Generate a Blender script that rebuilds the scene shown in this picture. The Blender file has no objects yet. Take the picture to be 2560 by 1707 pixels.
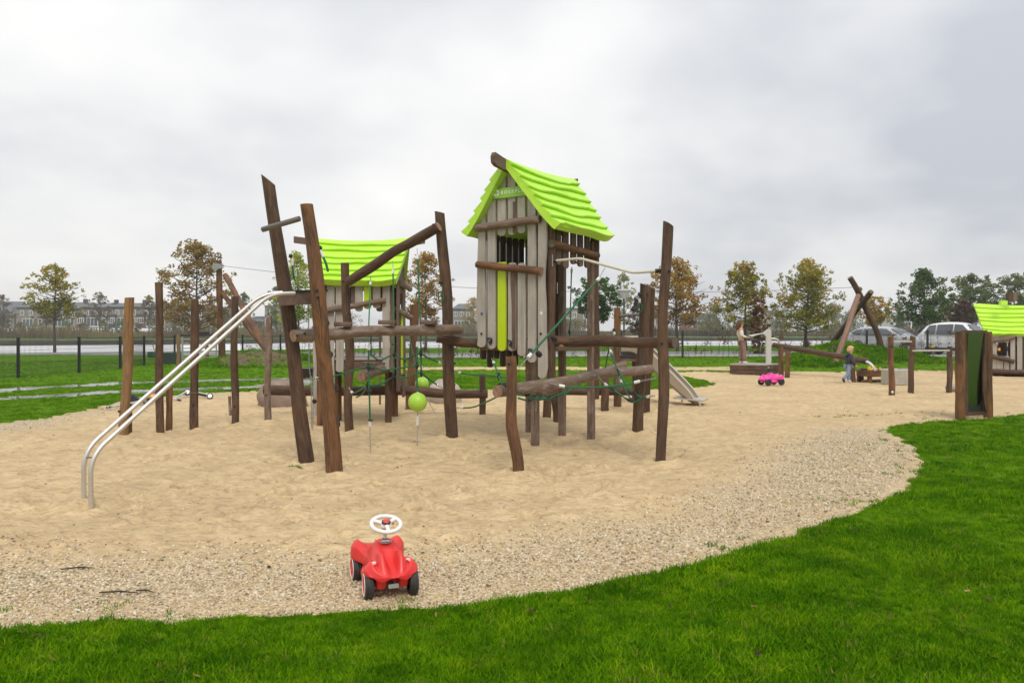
import bpy, math, random
import numpy as np
from mathutils import Vector, Matrix

random.seed(7); np.random.seed(7)
sc = bpy.context.scene
COL = sc.collection
R = math.radians

# ------------------------------------------------------------------ camera, sky, sun, exposure
F, CX, HZ, CAMH = 2000.0, 1280.0, 826.0, 1.5      # focal length in photo pixels, centre column, horizon row, eye height
cam = bpy.data.cameras.new('camera'); cam_o = bpy.data.objects.new('camera', cam); COL.objects.link(cam_o)
cam.sensor_width = 36.0; cam.lens = F / 2560 * 36.0
cam.shift_y = -(1707 / 2 - HZ) / 2560
cam.clip_start = 0.05; cam.clip_end = 4000
cam_o.location = (0, 0, CAMH); cam_o.rotation_euler = (R(90), 0, 0)
sc.camera = cam_o
sc.render.engine = 'CYCLES'

SUN_EL, SUN_AZ = R(52), R(165)                    # azimuth clockwise from +Y: behind the camera, a little to the right
world = bpy.data.worlds.new('World'); sc.world = world; world.use_nodes = True
wn, wl = world.node_tree.nodes, world.node_tree.links
wn.clear()
def wnode(t, **k):
    n = wn.new(t)
    for a, b in k.items(): setattr(n, a, b)
    return n
w_out = wnode('ShaderNodeOutputWorld'); w_bg = wnode('ShaderNodeBackground')
w_bg.inputs['Strength'].default_value = 0.1
w_sky = wnode('ShaderNodeTexSky', sky_type='NISHITA'); w_sky.sun_disc = False
w_sky.sun_elevation = SUN_EL; w_sky.sun_rotation = SUN_AZ; w_sky.dust_density = 3.0
w_tc = wnode('ShaderNodeTexCoord'); w_sep = wnode('ShaderNodeSeparateXYZ')
wl.new(w_tc.outputs['Generated'], w_sep.inputs[0])
def wmath(op, a, b=None, clamp=False):
    n = wnode('ShaderNodeMath', operation=op, use_clamp=clamp)
    for i, v in enumerate((a, b)):
        if v is None: continue
        if isinstance(v, (int, float)): n.inputs[i].default_value = v
        else: wl.new(v, n.inputs[i])
    return n.outputs[0]
zc = wmath('MAXIMUM', w_sep.outputs['Z'], 0.0)
zd = wmath('ADD', zc, 0.34)
w_cmb = wnode('ShaderNodeCombineXYZ')
wl.new(wmath('DIVIDE', w_sep.outputs['X'], zd), w_cmb.inputs[0]); wl.new(wmath('DIVIDE', w_sep.outputs['Y'], zd), w_cmb.inputs[1])
w_n1 = wnode('ShaderNodeTexNoise'); w_n1.inputs['Scale'].default_value = 0.95; w_n1.inputs['Detail'].default_value = 5
w_n1.inputs['Roughness'].default_value = 0.45; w_n1.inputs['Distortion'].default_value = 0.25
w_n2 = wnode('ShaderNodeTexNoise'); w_n2.inputs['Scale'].default_value = 2.6; w_n2.inputs['Detail'].default_value = 3; w_n2.inputs['Roughness'].default_value = 0.45
wl.new(w_cmb.outputs[0], w_n1.inputs['Vector']); wl.new(w_cmb.outputs[0], w_n2.inputs['Vector'])
cl = wmath('ADD', wmath('MULTIPLY', w_n1.outputs['Fac'], 0.75), wmath('MULTIPLY', w_n2.outputs['Fac'], 0.25))
# the cloud deck is thinner (lighter) to the left of the view and thicker to the right
cl = wmath('SUBTRACT', cl, wmath('ADD', wmath('MULTIPLY', w_sep.outputs['X'], 0.11), wmath('MULTIPLY', wmath('MINIMUM', wmath('MAXIMUM', wmath('SUBTRACT', zc, 0.17), 0.0), 0.22), 0.42)))
w_rmp = wnode('ShaderNodeValToRGB'); wl.new(cl, w_rmp.inputs[0])
e = w_rmp.color_ramp.elements
e[0].position = 0.34; e[0].color = (0.54, 0.565, 0.61, 1)
e[1].position = 0.62; e[1].color = (0.975, 0.96, 0.93, 1)
m_ = e.new(0.49); m_.color = (0.83, 0.83, 0.825, 1)
w_hsv = wnode('ShaderNodeVectorMath', operation='SCALE'); wl.new(w_rmp.outputs[0], w_hsv.inputs[0])
wl.new(wmath('MULTIPLY', wmath('ADD', wmath('MULTIPLY', zc, 0.50), 0.97), 8.3), w_hsv.inputs['Scale'])   # overcast: brighter towards the zenith
w_mix = wnode('ShaderNodeMix', data_type='RGBA'); w_mix.inputs['Factor'].default_value = 0.94
wl.new(w_sky.outputs[0], w_mix.inputs['A']); wl.new(w_hsv.outputs[0], w_mix.inputs['B'])
wl.new(w_mix.outputs['Result'], w_bg.inputs['Color']); wl.new(w_bg.outputs[0], w_out.inputs[0])

sun = bpy.data.lights.new('sun', 'SUN'); sun_o = bpy.data.objects.new('sun', sun); COL.objects.link(sun_o)
sun.energy = 1.5; sun.angle = R(22); sun.color = (1.0, 0.96, 0.9)
sd = Vector((math.sin(SUN_AZ) * math.cos(SUN_EL), math.cos(SUN_AZ) * math.cos(SUN_EL), math.sin(SUN_EL)))
sun_o.rotation_euler = sd.to_track_quat('Z', 'Y').to_euler()
sun_o.location = sd * 60
sc.view_settings.view_transform = 'Standard'; sc.view_settings.look = 'None'
sc.view_settings.exposure = 0.36; sc.view_settings.gamma = 1.0
sc.view_settings.use_curve_mapping = False
sc.cycles.max_bounces = 6; sc.cycles.transparent_max_bounces = 12

# ------------------------------------------------------------------ small maths
def ss(x, a, b):
    t = np.clip((np.asarray(x, float) - a) / (b - a), 0, 1)
    return t * t * (3 - 2 * t)
def _hash(ix, iy, seed):
    n = (ix.astype(np.int64) * 374761393 + iy.astype(np.int64) * 668265263 + seed * 974634777) & 0xffffffff
    n = ((n ^ (n >> 13)) * 1274126177) & 0xffffffff
    n = n ^ (n >> 16)
    return (n & 0xffff) / 65535.0
def vnoise(x, y, seed=0):
    x = np.asarray(x, float); y = np.asarray(y, float)
    ix = np.floor(x); iy = np.floor(y); fx = x - ix; fy = y - iy
    ix = ix.astype(np.int64); iy = iy.astype(np.int64)
    fx = fx * fx * (3 - 2 * fx); fy = fy * fy * (3 - 2 * fy)
    a = _hash(ix, iy, seed); b = _hash(ix + 1, iy, seed); c = _hash(ix, iy + 1, seed); d = _hash(ix + 1, iy + 1, seed)
    return (a + (b - a) * fx) * (1 - fy) + (c + (d - c) * fx) * fy
def fbm(x, y, oct=4, seed=0):
    v = 0; a = 0.5; t = 0
    for o in range(oct):
        v = v + a * vnoise(x, y, seed + o * 17); t += a; a *= 0.5; x = np.asarray(x) * 2.03 + 5.2; y = np.asarray(y) * 2.03 + 1.7
    return v / t
def inpoly(px, py, poly):
    inside = np.zeros(px.shape, bool); n = len(poly)
    for i in range(n):
        x1, y1 = poly[i]; x2, y2 = poly[(i + 1) % n]
        if y1 == y2: continue
        c = ((y1 > py) != (y2 > py)) & (px < (x2 - x1) * (py - y1) / (y2 - y1) + x1)
        inside ^= c
    return inside

# ------------------------------------------------------------------ terrain
CREST = np.array([(-200, 20), (-100, 40), (-34.9, 54.5), (-24.8, 58.8), (-10, 70), (18, 69), (60, 70), (250, 80)], float)
FAR = np.array([(-260, 60), (-150, 85), (-70, 110), (-51, 120), (-21, 150), (42, 161), (100, 166), (300, 175)], float)
WATER_Z = -0.6
def crest(X): return np.interp(X, CREST[:, 0], CREST[:, 1])
def farbank(X): return np.interp(X, FAR[:, 0], FAR[:, 1])
MOUNDS = [(-10.6, 33.5, 2.7, 2.6, 0.66), (-8.2, 35.0, 1.6, 1.8, 0.30), (13.7, 33.2, 2.5, 2.1, 0.80), (16.2, 33.4, 1.7, 1.8, 0.42), (11.2, 31.2, 1.7, 1.3, 0.3)]
def terrain(X, Y, rough=True):
    X = np.asarray(X, float); Y = np.asarray(Y, float)
    z = 0.22 * ss(X, -8, 6) * ss(Y, 24, 36)
    for (a, b, rx, ry, hh) in MOUNDS:
        r = np.sqrt(((X - a) / rx) ** 2 + ((Y - b) / ry) ** 2)
        z = z + hh * (1 - ss(r, 0.0, 1.25))
    c = crest(X); f = farbank(X)
    down = ss(Y, c - 1, c + 14)
    z = z * (1 - down) - 1.3 * down
    up = ss(Y, f + 0.02, f + 0.5)
    z = z * (1 - up) + up * (0.02 + 0.5 * ss(Y, f + 6, f + 60))
    return z
def ground_z(x, y): return float(terrain(np.array([x]), np.array([y]))[0])
def G(px, py):
    """ground point seen at photo pixel (px, py), walking down the ray to the terrain"""
    z = 0.0
    for _ in range(12):
        d = F * (CAMH - z) / (py - HZ)
        z = 0.5 * z + 0.5 * ground_z((px - CX) / F * d, d)
    d = F * (CAMH - z) / (py - HZ)
    return Vector(((px - CX) / F * d, d, z))
def V(px, py, d):
    return Vector(((px - CX) / F * d, d, CAMH - (py - HZ) / F * d))

# ------------------------------------------------------------------ scene bookkeeping
WL = {}
def tag(o, label=None, cat=None, group=None, kind=None):
    if label: o['label'] = label
    if cat: o['category'] = cat
    if group: o['group'] = group
    if kind: o['kind'] = kind
    return o
def thing(name, loc, label, cat, group=None):
    o = bpy.data.objects.new(name, None); COL.objects.link(o)
    o.empty_display_size = 0.1
    o.location = loc; WL[o.name] = Vector(loc)
    return tag(o, label, cat, group)
def copy_thing(root, delta, label=None, group=None, rz=None, scale=None):
    def cp(o, par):
        c = o.copy(); COL.objects.link(c)
        if par is not None: c.parent = par
        for k in ('label', 'category', 'group'):
            if par is not None and k in ('category', 'group') and k in c.keys(): del c[k]
        for ch in list(o.children): cp(ch, c)
        return c
    r = cp(root, None); r.location = Vector(root.location) + Vector(delta); WL[r.name] = Vector(r.location)
    if rz is not None: r.rotation_euler = (0, 0, rz)
    if scale: r.scale = (scale, scale, scale)
    if label: r['label'] = label
    if group: r['group'] = group
    return r

class MB:
    """collects faces in world coordinates and links them as one mesh object"""
    def __init__(s): s.v = []; s.f = []; s.m = []; s.sm = []; s.w = []; s.lc = {}
    def add(s, verts, faces, mat=0, smooth=False, wc=None):
        b = len(s.v)
        s.v += [tuple(p) for p in verts]
        s.w += [tuple(p) for p in (wc if wc is not None else verts)]
        for i, f in enumerate(faces):
            s.f.append(tuple(b + k for k in f)); s.m.append(mat); s.sm.append(smooth)
        return b
    def box(s, c, size, rot=None, mat=0, axis=2, bev=0.0):
        c = Vector(c); hx, hy, hz = size[0] / 2, size[1] / 2, size[2] / 2
        if bev > 0:
            b = min(bev, hx * .9, hy * .9, hz * .9); loc = []; F_ = []
            import itertools
            idx = {}
            for sx, sy, sz in itertools.product((-1, 1), repeat=3):
                for k in range(3):
                    p = [sx * hx, sy * hy, sz * hz]
                    q = [sx * (hx - b), sy * (hy - b), sz * (hz - b)]
                    q[k] = p[k]; idx[(sx, sy, sz, k)] = len(loc); loc.append(Vector(q))
            g = lambda x, y, z, k: idx[(x, y, z, k)]
            for k in range(3):
                for sg in (-1, 1):
                    o = [(a, b2) for a, b2 in ((-1, -1), (1, -1), (1, 1), (-1, 1))]
                    q = []
                    for a, b2 in o:
                        t = [0, 0, 0]; t[k] = sg; t[(k + 1) % 3] = a; t[(k + 2) % 3] = b2
                        q.append(g(*t, k))
                    F_.append(q if sg > 0 else q[::-1])
            for k in range(3):
                k1, k2 = (k + 1) % 3, (k + 2) % 3
                for a in (-1, 1):
                    for b2 in (-1, 1):
                        t0 = [0, 0, 0]; t1 = [0, 0, 0]
                        t0[k] = -1; t1[k] = 1; t0[k1] = t1[k1] = a; t0[k2] = t1[k2] = b2
                        q = [g(*t0, k1), g(*t1, k1), g(*t1, k2), g(*t0, k2)]
                        F_.append(q)
            for sx, sy, sz in itertools.product((-1, 1), repeat=3):
                F_.append([g(sx, sy, sz, 0), g(sx, sy, sz, 1), g(sx, sy, sz, 2)])
        else:
            loc = [Vector((x, y, z)) for z in (-hz, hz) for y in (-hy, hy) for x in (-hx, hx)]
            F_ = [(0, 2, 3, 1), (4, 5, 7, 6), (0, 1, 5, 4), (2, 6, 7, 3), (0, 4, 6, 2), (1, 3, 7, 5)]
        wc = [(p[(axis + 1) % 3], p[(axis + 2) % 3], p[axis]) for p in loc]
        if rot is not None: loc = [rot @ p for p in loc]
        s.add([c + p for p in loc], F_, mat, False, wc)
        return s
    def bar(s, p0, p1, w, t, mat=0, up=(0, 0, 1), bev=0.0):
        p0, p1 = Vector(p0), Vector(p1); d = (p1 - p0); L = d.length; d.normalize()
        up = Vector(up)
        if abs(d.dot(up)) > 0.98: up = Vector((0, 1, 0))
        x = d.cross(up).normalized(); y = x.cross(d).normalized()
        rot = Matrix((x, y, d)).transposed()
        s.box((p0 + p1) / 2, (w, t, L), rot, mat, 2, bev)
        return s
    def tube(s, pts, rad, n=8, mat=0, cap=True, capmat=None, seed=0, lump=0.0, tilt0=None, tilt1=None, smooth=True, closed=False):
        pts = [Vector(p) for p in pts]; N = len(pts)
        if isinstance(rad, (int, float)): rad = [rad] * N
        T = []
        for i in range(N):
            if closed: t = pts[(i + 1) % N] - pts[i - 1]
            else: t = pts[min(i + 1, N - 1)] - pts[max(i - 1, 0)]
            T.append(t.normalized())
        ref = Vector((0, 1, 0)) if abs(T[0].y) < 0.9 else Vector((1, 0, 0))
        x = (ref - T[0] * ref.dot(T[0])).normalized()
        rings = []; wcs = []; acc = 0.0
        rs = random.Random(seed); ph = [rs.uniform(0, 6.28) for _ in range(4)]; off = rs.uniform(0, 40)
        for i in range(N):
            x = (x - T[i] * x.dot(T[i])).normalized(); y = T[i].cross(x)
            if i: acc += (pts[i] - pts[i - 1]).length
            ring = []; wc = []
            for k in range(n):
                a = 2 * math.pi * k / n
                r = rad[i]
                if lump: r *= 1 + lump * (math.sin(a * 2 + ph[0] + acc * 1.3) * .5 + math.sin(a * 3 + ph[1] - acc * 2.1) * .35 + math.sin(a + ph[2] + acc * 3.7) * .4)
                p = pts[i] + x * (math.cos(a) * r) + y * (math.sin(a) * r)
                if i == 0 and tilt0 is not None: p = p - T[i] * (p - pts[i]).dot(Vector(tilt0))
                if i == N - 1 and tilt1 is not None: p = p + T[i] * (p - pts[i]).dot(Vector(tilt1))
                ring.append(p); wc.append((math.cos(a) * rad[i], math.sin(a) * rad[i], acc + off))
            rings.append(ring); wcs.append(wc)
        vs = [p for r in rings for p in r]; ws = [p for r in wcs for p in r]; fs = []
        M = N if closed else N - 1
        for i in range(M):
            j = (i + 1) % N
            for k in range(n):
                k2 = (k + 1) % n
                fs.append((i * n + k, i * n + k2, j * n + k2, j * n + k))
        s.add(vs, fs, mat, smooth, ws)
        if cap and not closed:
            cm = mat if capmat is None else capmat
            for e_, rg, wc in ((0, rings[0], wcs[0]), (1, rings[-1], wcs[-1])):
                c = sum(rg, Vector()) / n
                wc2 = wc + [(0, 0, wc[0][2])]
                if e_: fc = [(k, (k + 1) % n, n) for k in range(n)]
                else: fc = [((k + 1) % n, k, n) for k in range(n)]
                s.add(rg + [c], fc, cm, False, wc2)
        return s
    def log(s, p0, p1, r0, r1=None, n=14, seg=9, seed=0, bend=None, wob=0.012, lump=0.05, mat=0, capmat=1, tilt0=None, tilt1=None, via=None):
        """a debarked pole: bent, lumpy, with sawn ends"""
        p0, p1 = Vector(p0), Vector(p1); r1 = r0 if r1 is None else r1
        rs = random.Random(seed * 31 + 5); d = p1 - p0
        pts = []; rad = []
        a1, a2, b1, b2 = [rs.uniform(0, 6.28) for _ in range(4)]
        for i in range(seg + 1):
            t = i / seg
            p = p0 + d * t
            if via:
                for (tv, off) in via:
                    p = p + Vector(off) * math.exp(-((t - tv) / 0.16) ** 2)
            if bend is not None: p = p + Vector(bend) * (4 * t * (1 - t))
            w = wob * min(1, 4 * t, 4 * (1 - t))
            p = p + Vector((math.sin(t * 7 + a1), math.sin(t * 6 + a2), math.sin(t * 8 + b1) * .6)) * w
            pts.append(p)
            rad.append((r0 + (r1 - r0) * t) * (1 + 0.05 * math.sin(t * 11 + b2)))
        s.tube(pts, rad, n, mat, True, capmat, seed, lump, tilt0, tilt1)
        return s
    def sphere(s, c, r, nu=16, nv=10, mat=0, sc=(1, 1, 1), rot=None):
        vs = []; fs = []
        for i in range(nv + 1):
            th = math.pi * i / nv
            for k in range(nu):
                a = 2 * math.pi * k / nu
                p = Vector((r * sc[0] * math.sin(th) * math.cos(a), r * sc[1] * math.sin(th) * math.sin(a), r * sc[2] * math.cos(th)))
                if rot is not None: p = rot @ p
                vs.append(Vector(c) + p)
        for i in range(nv):
            for k in range(nu):
                k2 = (k + 1) % nu
                if i == 0: fs.append((k, (i + 1) * nu + k, (i + 1) * nu + k2))
                elif i == nv - 1: fs.append((i * nu + k, (i + 1) * nu + k, i * nu + k2))
                else: fs.append((i * nu + k, (i + 1) * nu + k, (i + 1) * nu + k2, i * nu + k2))
        s.add(vs, fs, mat, True)
        return s
    def poly(s, outline, n, t, mat=0, wc=None, holes=None):
        """closed outline (world points, in a plane of normal n) given thickness t along n"""
        n = Vector(n).normalized(); N = len(outline); o = [Vector(p) for p in outline]
        wcs = wc if wc is not None else [tuple(p) for p in o]
        a = [p - n * t / 2 for p in o]; b = [p + n * t / 2 for p in o]
        wa = [(w[0], w[1] - t / 2, w[2]) for w in wcs]; wb = [(w[0], w[1] + t / 2, w[2]) for w in wcs]
        s.add(b, [tuple(range(N))], mat, False, wb); s.add(a, [tuple(reversed(range(N)))], mat, False, wa)
        s.add(a + b, [(i, (i + 1) % N, N + (i + 1) % N, N + i) for i in range(N)], mat, False, wa + wb)
        return s
    def chain(s, p0, p1, link=0.032, w=0.006, sag=0.0, mat=0):
        p0, p1 = Vector(p0), Vector(p1); L = (p1 - p0).length; n = max(2, int(L / (link * .8)))
        P = lambda t: p0 + (p1 - p0) * t - Vector((0, 0, sag * 4 * t * (1 - t)))
        for i in range(n):
            a, b = P(i / n), P((i + 1) / n); d = (b - a).normalized(); a = a - d * link * .1; b = b + d * link * .1
            up = Vector((0, 1, 0)) if abs(d.y) < .8 else Vector((1, 0, 0))
            x = d.cross(up).normalized(); y = x.cross(d)
            sd_ = (x, y)[i % 2]
            for sg in (-1, 1): s.bar(a + sd_ * (w * .9 * sg), b + sd_ * (w * .9 * sg), w * .75, w * .75, mat, up=(y if i % 2 == 0 else x))
        return s
    def build(s, name, mats, parent=None, label=None, attr=None, kind=None, origin=None):
        if not isinstance(mats, (list, tuple)): mats = [mats]
        me = bpy.data.meshes.new(name)
        v = np.array(s.v, dtype=np.float32).reshape(-1, 3)
        c = Vector(v.min(0) + v.max(0)) / 2 if origin is None else Vector(origin)
        v = v - np.array(c, dtype=np.float32)
        me.from_pydata(v.tolist(), [], s.f)
        me.polygons.foreach_set('material_index', np.array(s.m, np.int32)); me.polygons.foreach_set('use_smooth', np.array(s.sm, bool))
        for m in mats: me.materials.append(m)
        at = me.attributes.new('wc', 'FLOAT_VECTOR', 'POINT'); at.data.foreach_set('vector', np.array(s.w, np.float32).ravel())
        if attr is not None:
            a2 = me.attributes.new('lc', 'FLOAT', 'FACE'); a2.data.foreach_set('value', np.array(attr, np.float32))
        me.update()
        o = bpy.data.objects.new(name, me); COL.objects.link(o)
        if parent is not None:
            o.parent = parent; o.location = c - WL[parent.name]
        else: o.location = c
        WL[o.name] = c
        if label: o['label'] = label
        if kind: o['kind'] = kind
        return o
def catmull(pts, n=6):
    pts = [Vector(p) for p in pts]; out = []
    P = [pts[0] * 2 - pts[1]] + pts + [pts[-1] * 2 - pts[-2]]
    for i in range(1, len(P) - 2):
        for k in range(n):
            t = k / n
            out.append(0.5 * ((2 * P[i]) + (P[i + 1] - P[i - 1]) * t + (2 * P[i - 1] - 5 * P[i] + 4 * P[i + 1] - P[i + 2]) * t * t + (3 * P[i] - P[i - 1] - 3 * P[i + 1] + P[i + 2]) * t ** 3))
    out.append(pts[-1])
    return out

# ------------------------------------------------------------------ materials
class NT:
    def __init__(s, name):
        s.mat = bpy.data.materials.new(name); s.mat.use_nodes = True
        s.t = s.mat.node_tree; s.n = s.t.nodes; s.l = s.t.links
        s.b = s.n['Principled BSDF']; s.out = s.n['Material Output']
    def node(s, t, **k):
        n = s.n.new(t)
        for a, b in k.items(): setattr(n, a, b)
        return n
    def put(s, sock, v):
        if isinstance(v, bpy.types.NodeSocket): s.l.new(v, sock)
        elif isinstance(v, (tuple, list)) and len(v) == 3 and sock.type == 'RGBA': sock.default_value = (*v, 1)
        else: sock.default_value = v
    def noise(s, vec, scale=5, detail=3, rough=.5, dist=0):
        n = s.node('ShaderNodeTexNoise'); n.inputs['Scale'].default_value = scale; n.inputs['Detail'].default_value = detail
        n.inputs['Roughness'].default_value = rough; n.inputs['Distortion'].default_value = dist
        if vec is not None: s.l.new(vec, n.inputs['Vector'])
        return n.outputs['Fac']
    def vor(s, vec, scale=5, feat='F1', out='Distance'):
        n = s.node('ShaderNodeTexVoronoi', feature=feat); n.inputs['Scale'].default_value = scale
        s.l.new(vec, n.inputs['Vector']); return n.outputs[out]
    def ramp(s, f, stops):
        r = s.node('ShaderNodeValToRGB'); s.l.new(f, r.inputs[0]); e = r.color_ramp.elements
        while len(e) < len(stops): e.new(0.5)
        for k, (p, c) in enumerate(stops):
            e[k].position = p; e[k].color = (*c, 1) if len(c) == 3 else c
        return r.outputs[0]
    def rampf(s, f, a, b, lo=0.0, hi=1.0):
        n = s.node('ShaderNodeMapRange'); s.l.new(f, n.inputs[0]); n.inputs[1].default_value = a; n.inputs[2].default_value = b
        n.inputs[3].default_value = lo; n.inputs[4].default_value = hi; return n.outputs[0]
    def mix(s, f, a, b, mode='MIX'):
        n = s.node('ShaderNodeMix', data_type='RGBA', blend_type=mode)
        s.put(n.inputs['Factor'], f); s.put(n.inputs['A'], a); s.put(n.inputs['B'], b); return n.outputs['Result']
    def math(s, op, a, b=None, clamp=False):
        n = s.node('ShaderNodeMath', operation=op, use_clamp=clamp); s.put(n.inputs[0], a)
        if b is not None: s.put(n.inputs[1], b)
        return n.outputs[0]
    def scale(s, vec, k):
        n = s.node('ShaderNodeVectorMath', operation='MULTIPLY'); s.l.new(vec, n.inputs[0]); n.inputs[1].default_value = k; return n.outputs[0]
    def addv(s, vec, v):
        n = s.node('ShaderNodeVectorMath', operation='ADD'); s.l.new(vec, n.inputs[0]); s.l.new(v, n.inputs[1]); return n.outputs[0]
    def pos(s): return s.node('ShaderNodeNewGeometry').outputs['Position']
    def attr(s, name, out='Vector'): return s.node('ShaderNodeAttribute', attribute_name=name).outputs[out]
    def rnd(s): return s.node('ShaderNodeObjectInfo').outputs['Random']
    def obj(s): return s.node('ShaderNodeTexCoord').outputs['Object']
    def bump(s, h, strength=.3, dist=.01, nrm=None):
        n = s.node('ShaderNodeBump'); n.inputs['Strength'].default_value = strength; n.inputs['Distance'].default_value = dist
        s.l.new(h, n.inputs['Height'])
        if nrm is not None: s.l.new(nrm, n.inputs['Normal'])
        s.l.new(n.outputs[0], s.b.inputs['Normal']); return n.outputs[0]
    def set(s, color=None, rough=None, metal=None, spec=None, **k):
        if color is not None: s.put(s.b.inputs['Base Color'], color)
        if rough is not None: s.put(s.b.inputs['Roughness'], rough)
        if metal is not None: s.b.inputs['Metallic'].default_value = metal
        if spec is not None: s.b.inputs['Specular IOR Level'].default_value = spec
        for a, v in k.items(): s.put(s.b.inputs[a.replace('_', ' ')], v)
        return s.mat
def sh_wc(t):
    w = t.attr('wc'); r = t.node('ShaderNodeCombineXYZ'); q = t.math('MULTIPLY', t.rnd(), 37.0); t.l.new(q, r.inputs[0]); t.l.new(q, r.inputs[2])
    return t.addv(w, r.outputs[0])
def wood(name, dark, mid, warm, warm_amt=.5, grey=(.22, .19, .165), grey_amt=.3, rough=.62):
    t = NT(name); v = sh_wc(t)
    streak = t.noise(t.scale(v, (46, 46, 3.6)), 1.6, 6, .68, .5)
    fine = t.noise(t.scale(v, (160, 160, 7)), 1.0, 3, .6)
    big = t.noise(t.scale(v, (5, 5, 1.7)), 1.0, 4, .6, .5)
    med = t.noise(t.scale(v, (14, 14, 4.5)), 1.0, 4, .65, .6)
    c = t.ramp(streak, [(.28, dark), (.5, mid), (.78, warm)])
    c = t.mix(t.rampf(big, .44, .62, 0, warm_amt), c, warm)
    g = t.math('MULTIPLY', t.rampf(med, .50, .68, 0, 1), grey_amt)
    c = t.mix(g, c, grey)
    c = t.mix(t.rampf(fine, .55, .72, 0, .45), c, (.03, .02, .014))
    cracks = t.noise(t.scale(v, (52, 52, .8)), 1.0, 2, .5, .8)
    ck = t.rampf(cracks, .30, .335, 1, 0)
    c = t.mix(t.math('MULTIPLY', ck, .75), c, (.012, .008, .006))
    h = t.math('SUBTRACT', t.math('ADD', streak, t.math('MULTIPLY', fine, .6)), t.math('MULTIPLY', ck, .8))
    t.bump(h, .55, .006)
    t.set(c, t.rampf(med, .3, .7, rough - .12, rough + .12), spec=.35)
    return t.mat
W_DARK = wood('wood_dark_brown', (.022, .012, .0075), (.068, .037, .022), (.175, .086, .040), .4, (.20, .155, .12), .22)
W_WARM = wood('wood_warm_brown', (.026, .013, .0075), (.085, .041, .020), (.27, .115, .036), .6, (.19, .14, .105), .2)
W_GREY = wood('wood_weathered', (0.0810, 0.0513, 0.0365), (0.1688, 0.1134, 0.0824), (0.2295, 0.1418, 0.0945), .4, (0.4050, 0.3443, 0.2903), .55)
W_TAN = wood('wood_tan', (.10, .05, .022), (.21, .115, .048), (.31, .165, .06), .6, (.27, .2, .14), .3)
W_ROSE = wood('wood_rosy', (.11, .062, .04), (.20, .115, .078), (.28, .155, .10), .5, (.3, .22, .17), .35)
def endgrain(name, a, b):
    t = NT(name); v = sh_wc(t)
    w = t.attr('wc')
    s_ = t.node('ShaderNodeSeparateXYZ'); t.l.new(w, s_.inputs[0])
    rr = t.math('SQRT', t.math('ADD', t.math('MULTIPLY', s_.outputs[0], s_.outputs[0]), t.math('MULTIPLY', s_.outputs[1], s_.outputs[1])))
    nz = t.noise(v, 22, 4)
    ring = t.math('SINE', t.math('ADD', t.math('MULTIPLY', rr, 900.0), t.math('MULTIPLY', nz, 9.0)))
    an = t.math('ARCTAN2', s_.outputs[0], s_.outputs[1])
    crk = t.noise(t.scale(v, (20, 20, 0)), 3.2, 2, .5, 1.5)
    c = t.mix(t.rampf(ring, -1, 1, .1, .6), a, b)
    c = t.mix(t.rampf(crk, .40, .47, .85, 0), c, (.03, .018, .012))
    t.bump(nz, .4, .004)
    return t.set(c, .75)
END_DARK = endgrain('end_grain_dark', (.17, .125, .095), (.10, .066, .047))
END_PALE = endgrain('end_grain_pale', (.36, .22, .14), (.22, .12, .07))
def composite(name, a, b, speck):
    t = NT(name); v = sh_wc(t)
    n1 = t.noise(t.scale(v, (60, 60, 40)), 1.6, 4, .7); n2 = t.noise(t.scale(v, (6, 6, 2)), 1, 4, .6); n3 = t.noise(t.scale(v, (220, 220, 160)), 1, 2, .6)
    c = t.mix(t.rampf(n2, .35, .68), a, b)
    c = t.mix(t.rampf(n1, .55, .7, 0, .5), c, speck)
    c = t.mix(t.rampf(n3, .6, .75, 0, .35), c, (.5, .46, .4))
    drip = t.noise(t.scale(v, (22, 22, .7)), 1, 3, .6)
    c = t.mix(t.rampf(drip, .58, .78, 0, .45), c, (.14, .115, .09))
    t.bump(n1, .5, .004)
    return t.set(c, .7, spec=.3)
PLANK = composite('plank_grey_composite', (.335, .295, .255), (.45, .405, .355), (.22, .185, .155))
PLANK_BR = composite('plank_brown_composite', (0.1080, 0.0648, 0.0473), (0.1823, 0.1188, 0.0891), (0.0675, 0.0405, 0.0297))
PLANK_DK = composite('plank_shadow_brown', (.045, .029, .021), (.07, .046, .034), (.03, .02, .015))  # browns darkened to put the interior shade into the back boards' colour
def plain(name, col, rough=.5, metal=0, spec=.5, nz=None, nscale=20, bump=0, nstr=.25, dirt=None):
    t = NT(name); c = col
    if nz is not None:
        n = t.noise(t.obj(), nscale, 4, .6)
        c = t.mix(t.rampf(n, .4, .7, 0, nstr), col, nz)
        if bump: t.bump(n, bump, .005)
        t.set(None, t.rampf(n, .3, .7, rough - .08, rough + .1))
        t.set(c, None, metal, spec); return t.mat
    return t.set(c, rough, metal, spec)
def roofmat(name, a, b):
    t = NT(name); v = t.obj()
    n1 = t.noise(v, 2.2, 4, .6); n2 = t.noise(v, 60, 3, .7); n3 = t.noise(t.scale(v, (4, 4, 40)), 1.5, 3)
    c = t.mix(t.rampf(n1, .35, .7), a, b)
    c = t.mix(t.rampf(n2, .58, .76, 0, .35), c, (.20, .30, .03))
    n4 = t.noise(t.scale(v, (9, 9, 3)), 1.4, 5, .7, .6)
    c = t.mix(t.rampf(n4, .54, .72, 0, .28), c, (.24, .40, .04))
    t.bump(t.math('ADD', n3, n2), .25, .004)
    return t.set(c, t.rampf(n1, .3, .7, .32, .5), spec=.45)
ROOF = roofmat('roof_lime_plastic', (.44, .76, .045), (.52, .83, .06))
LIME = plain('lime_plastic', (.46, .60, .003), .35, nz=(.40, .52, .004), nscale=8)
SIGNG = plain('sign_green', (.26, .50, .035), .4, nz=(.22, .44, .03), nscale=6)
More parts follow.
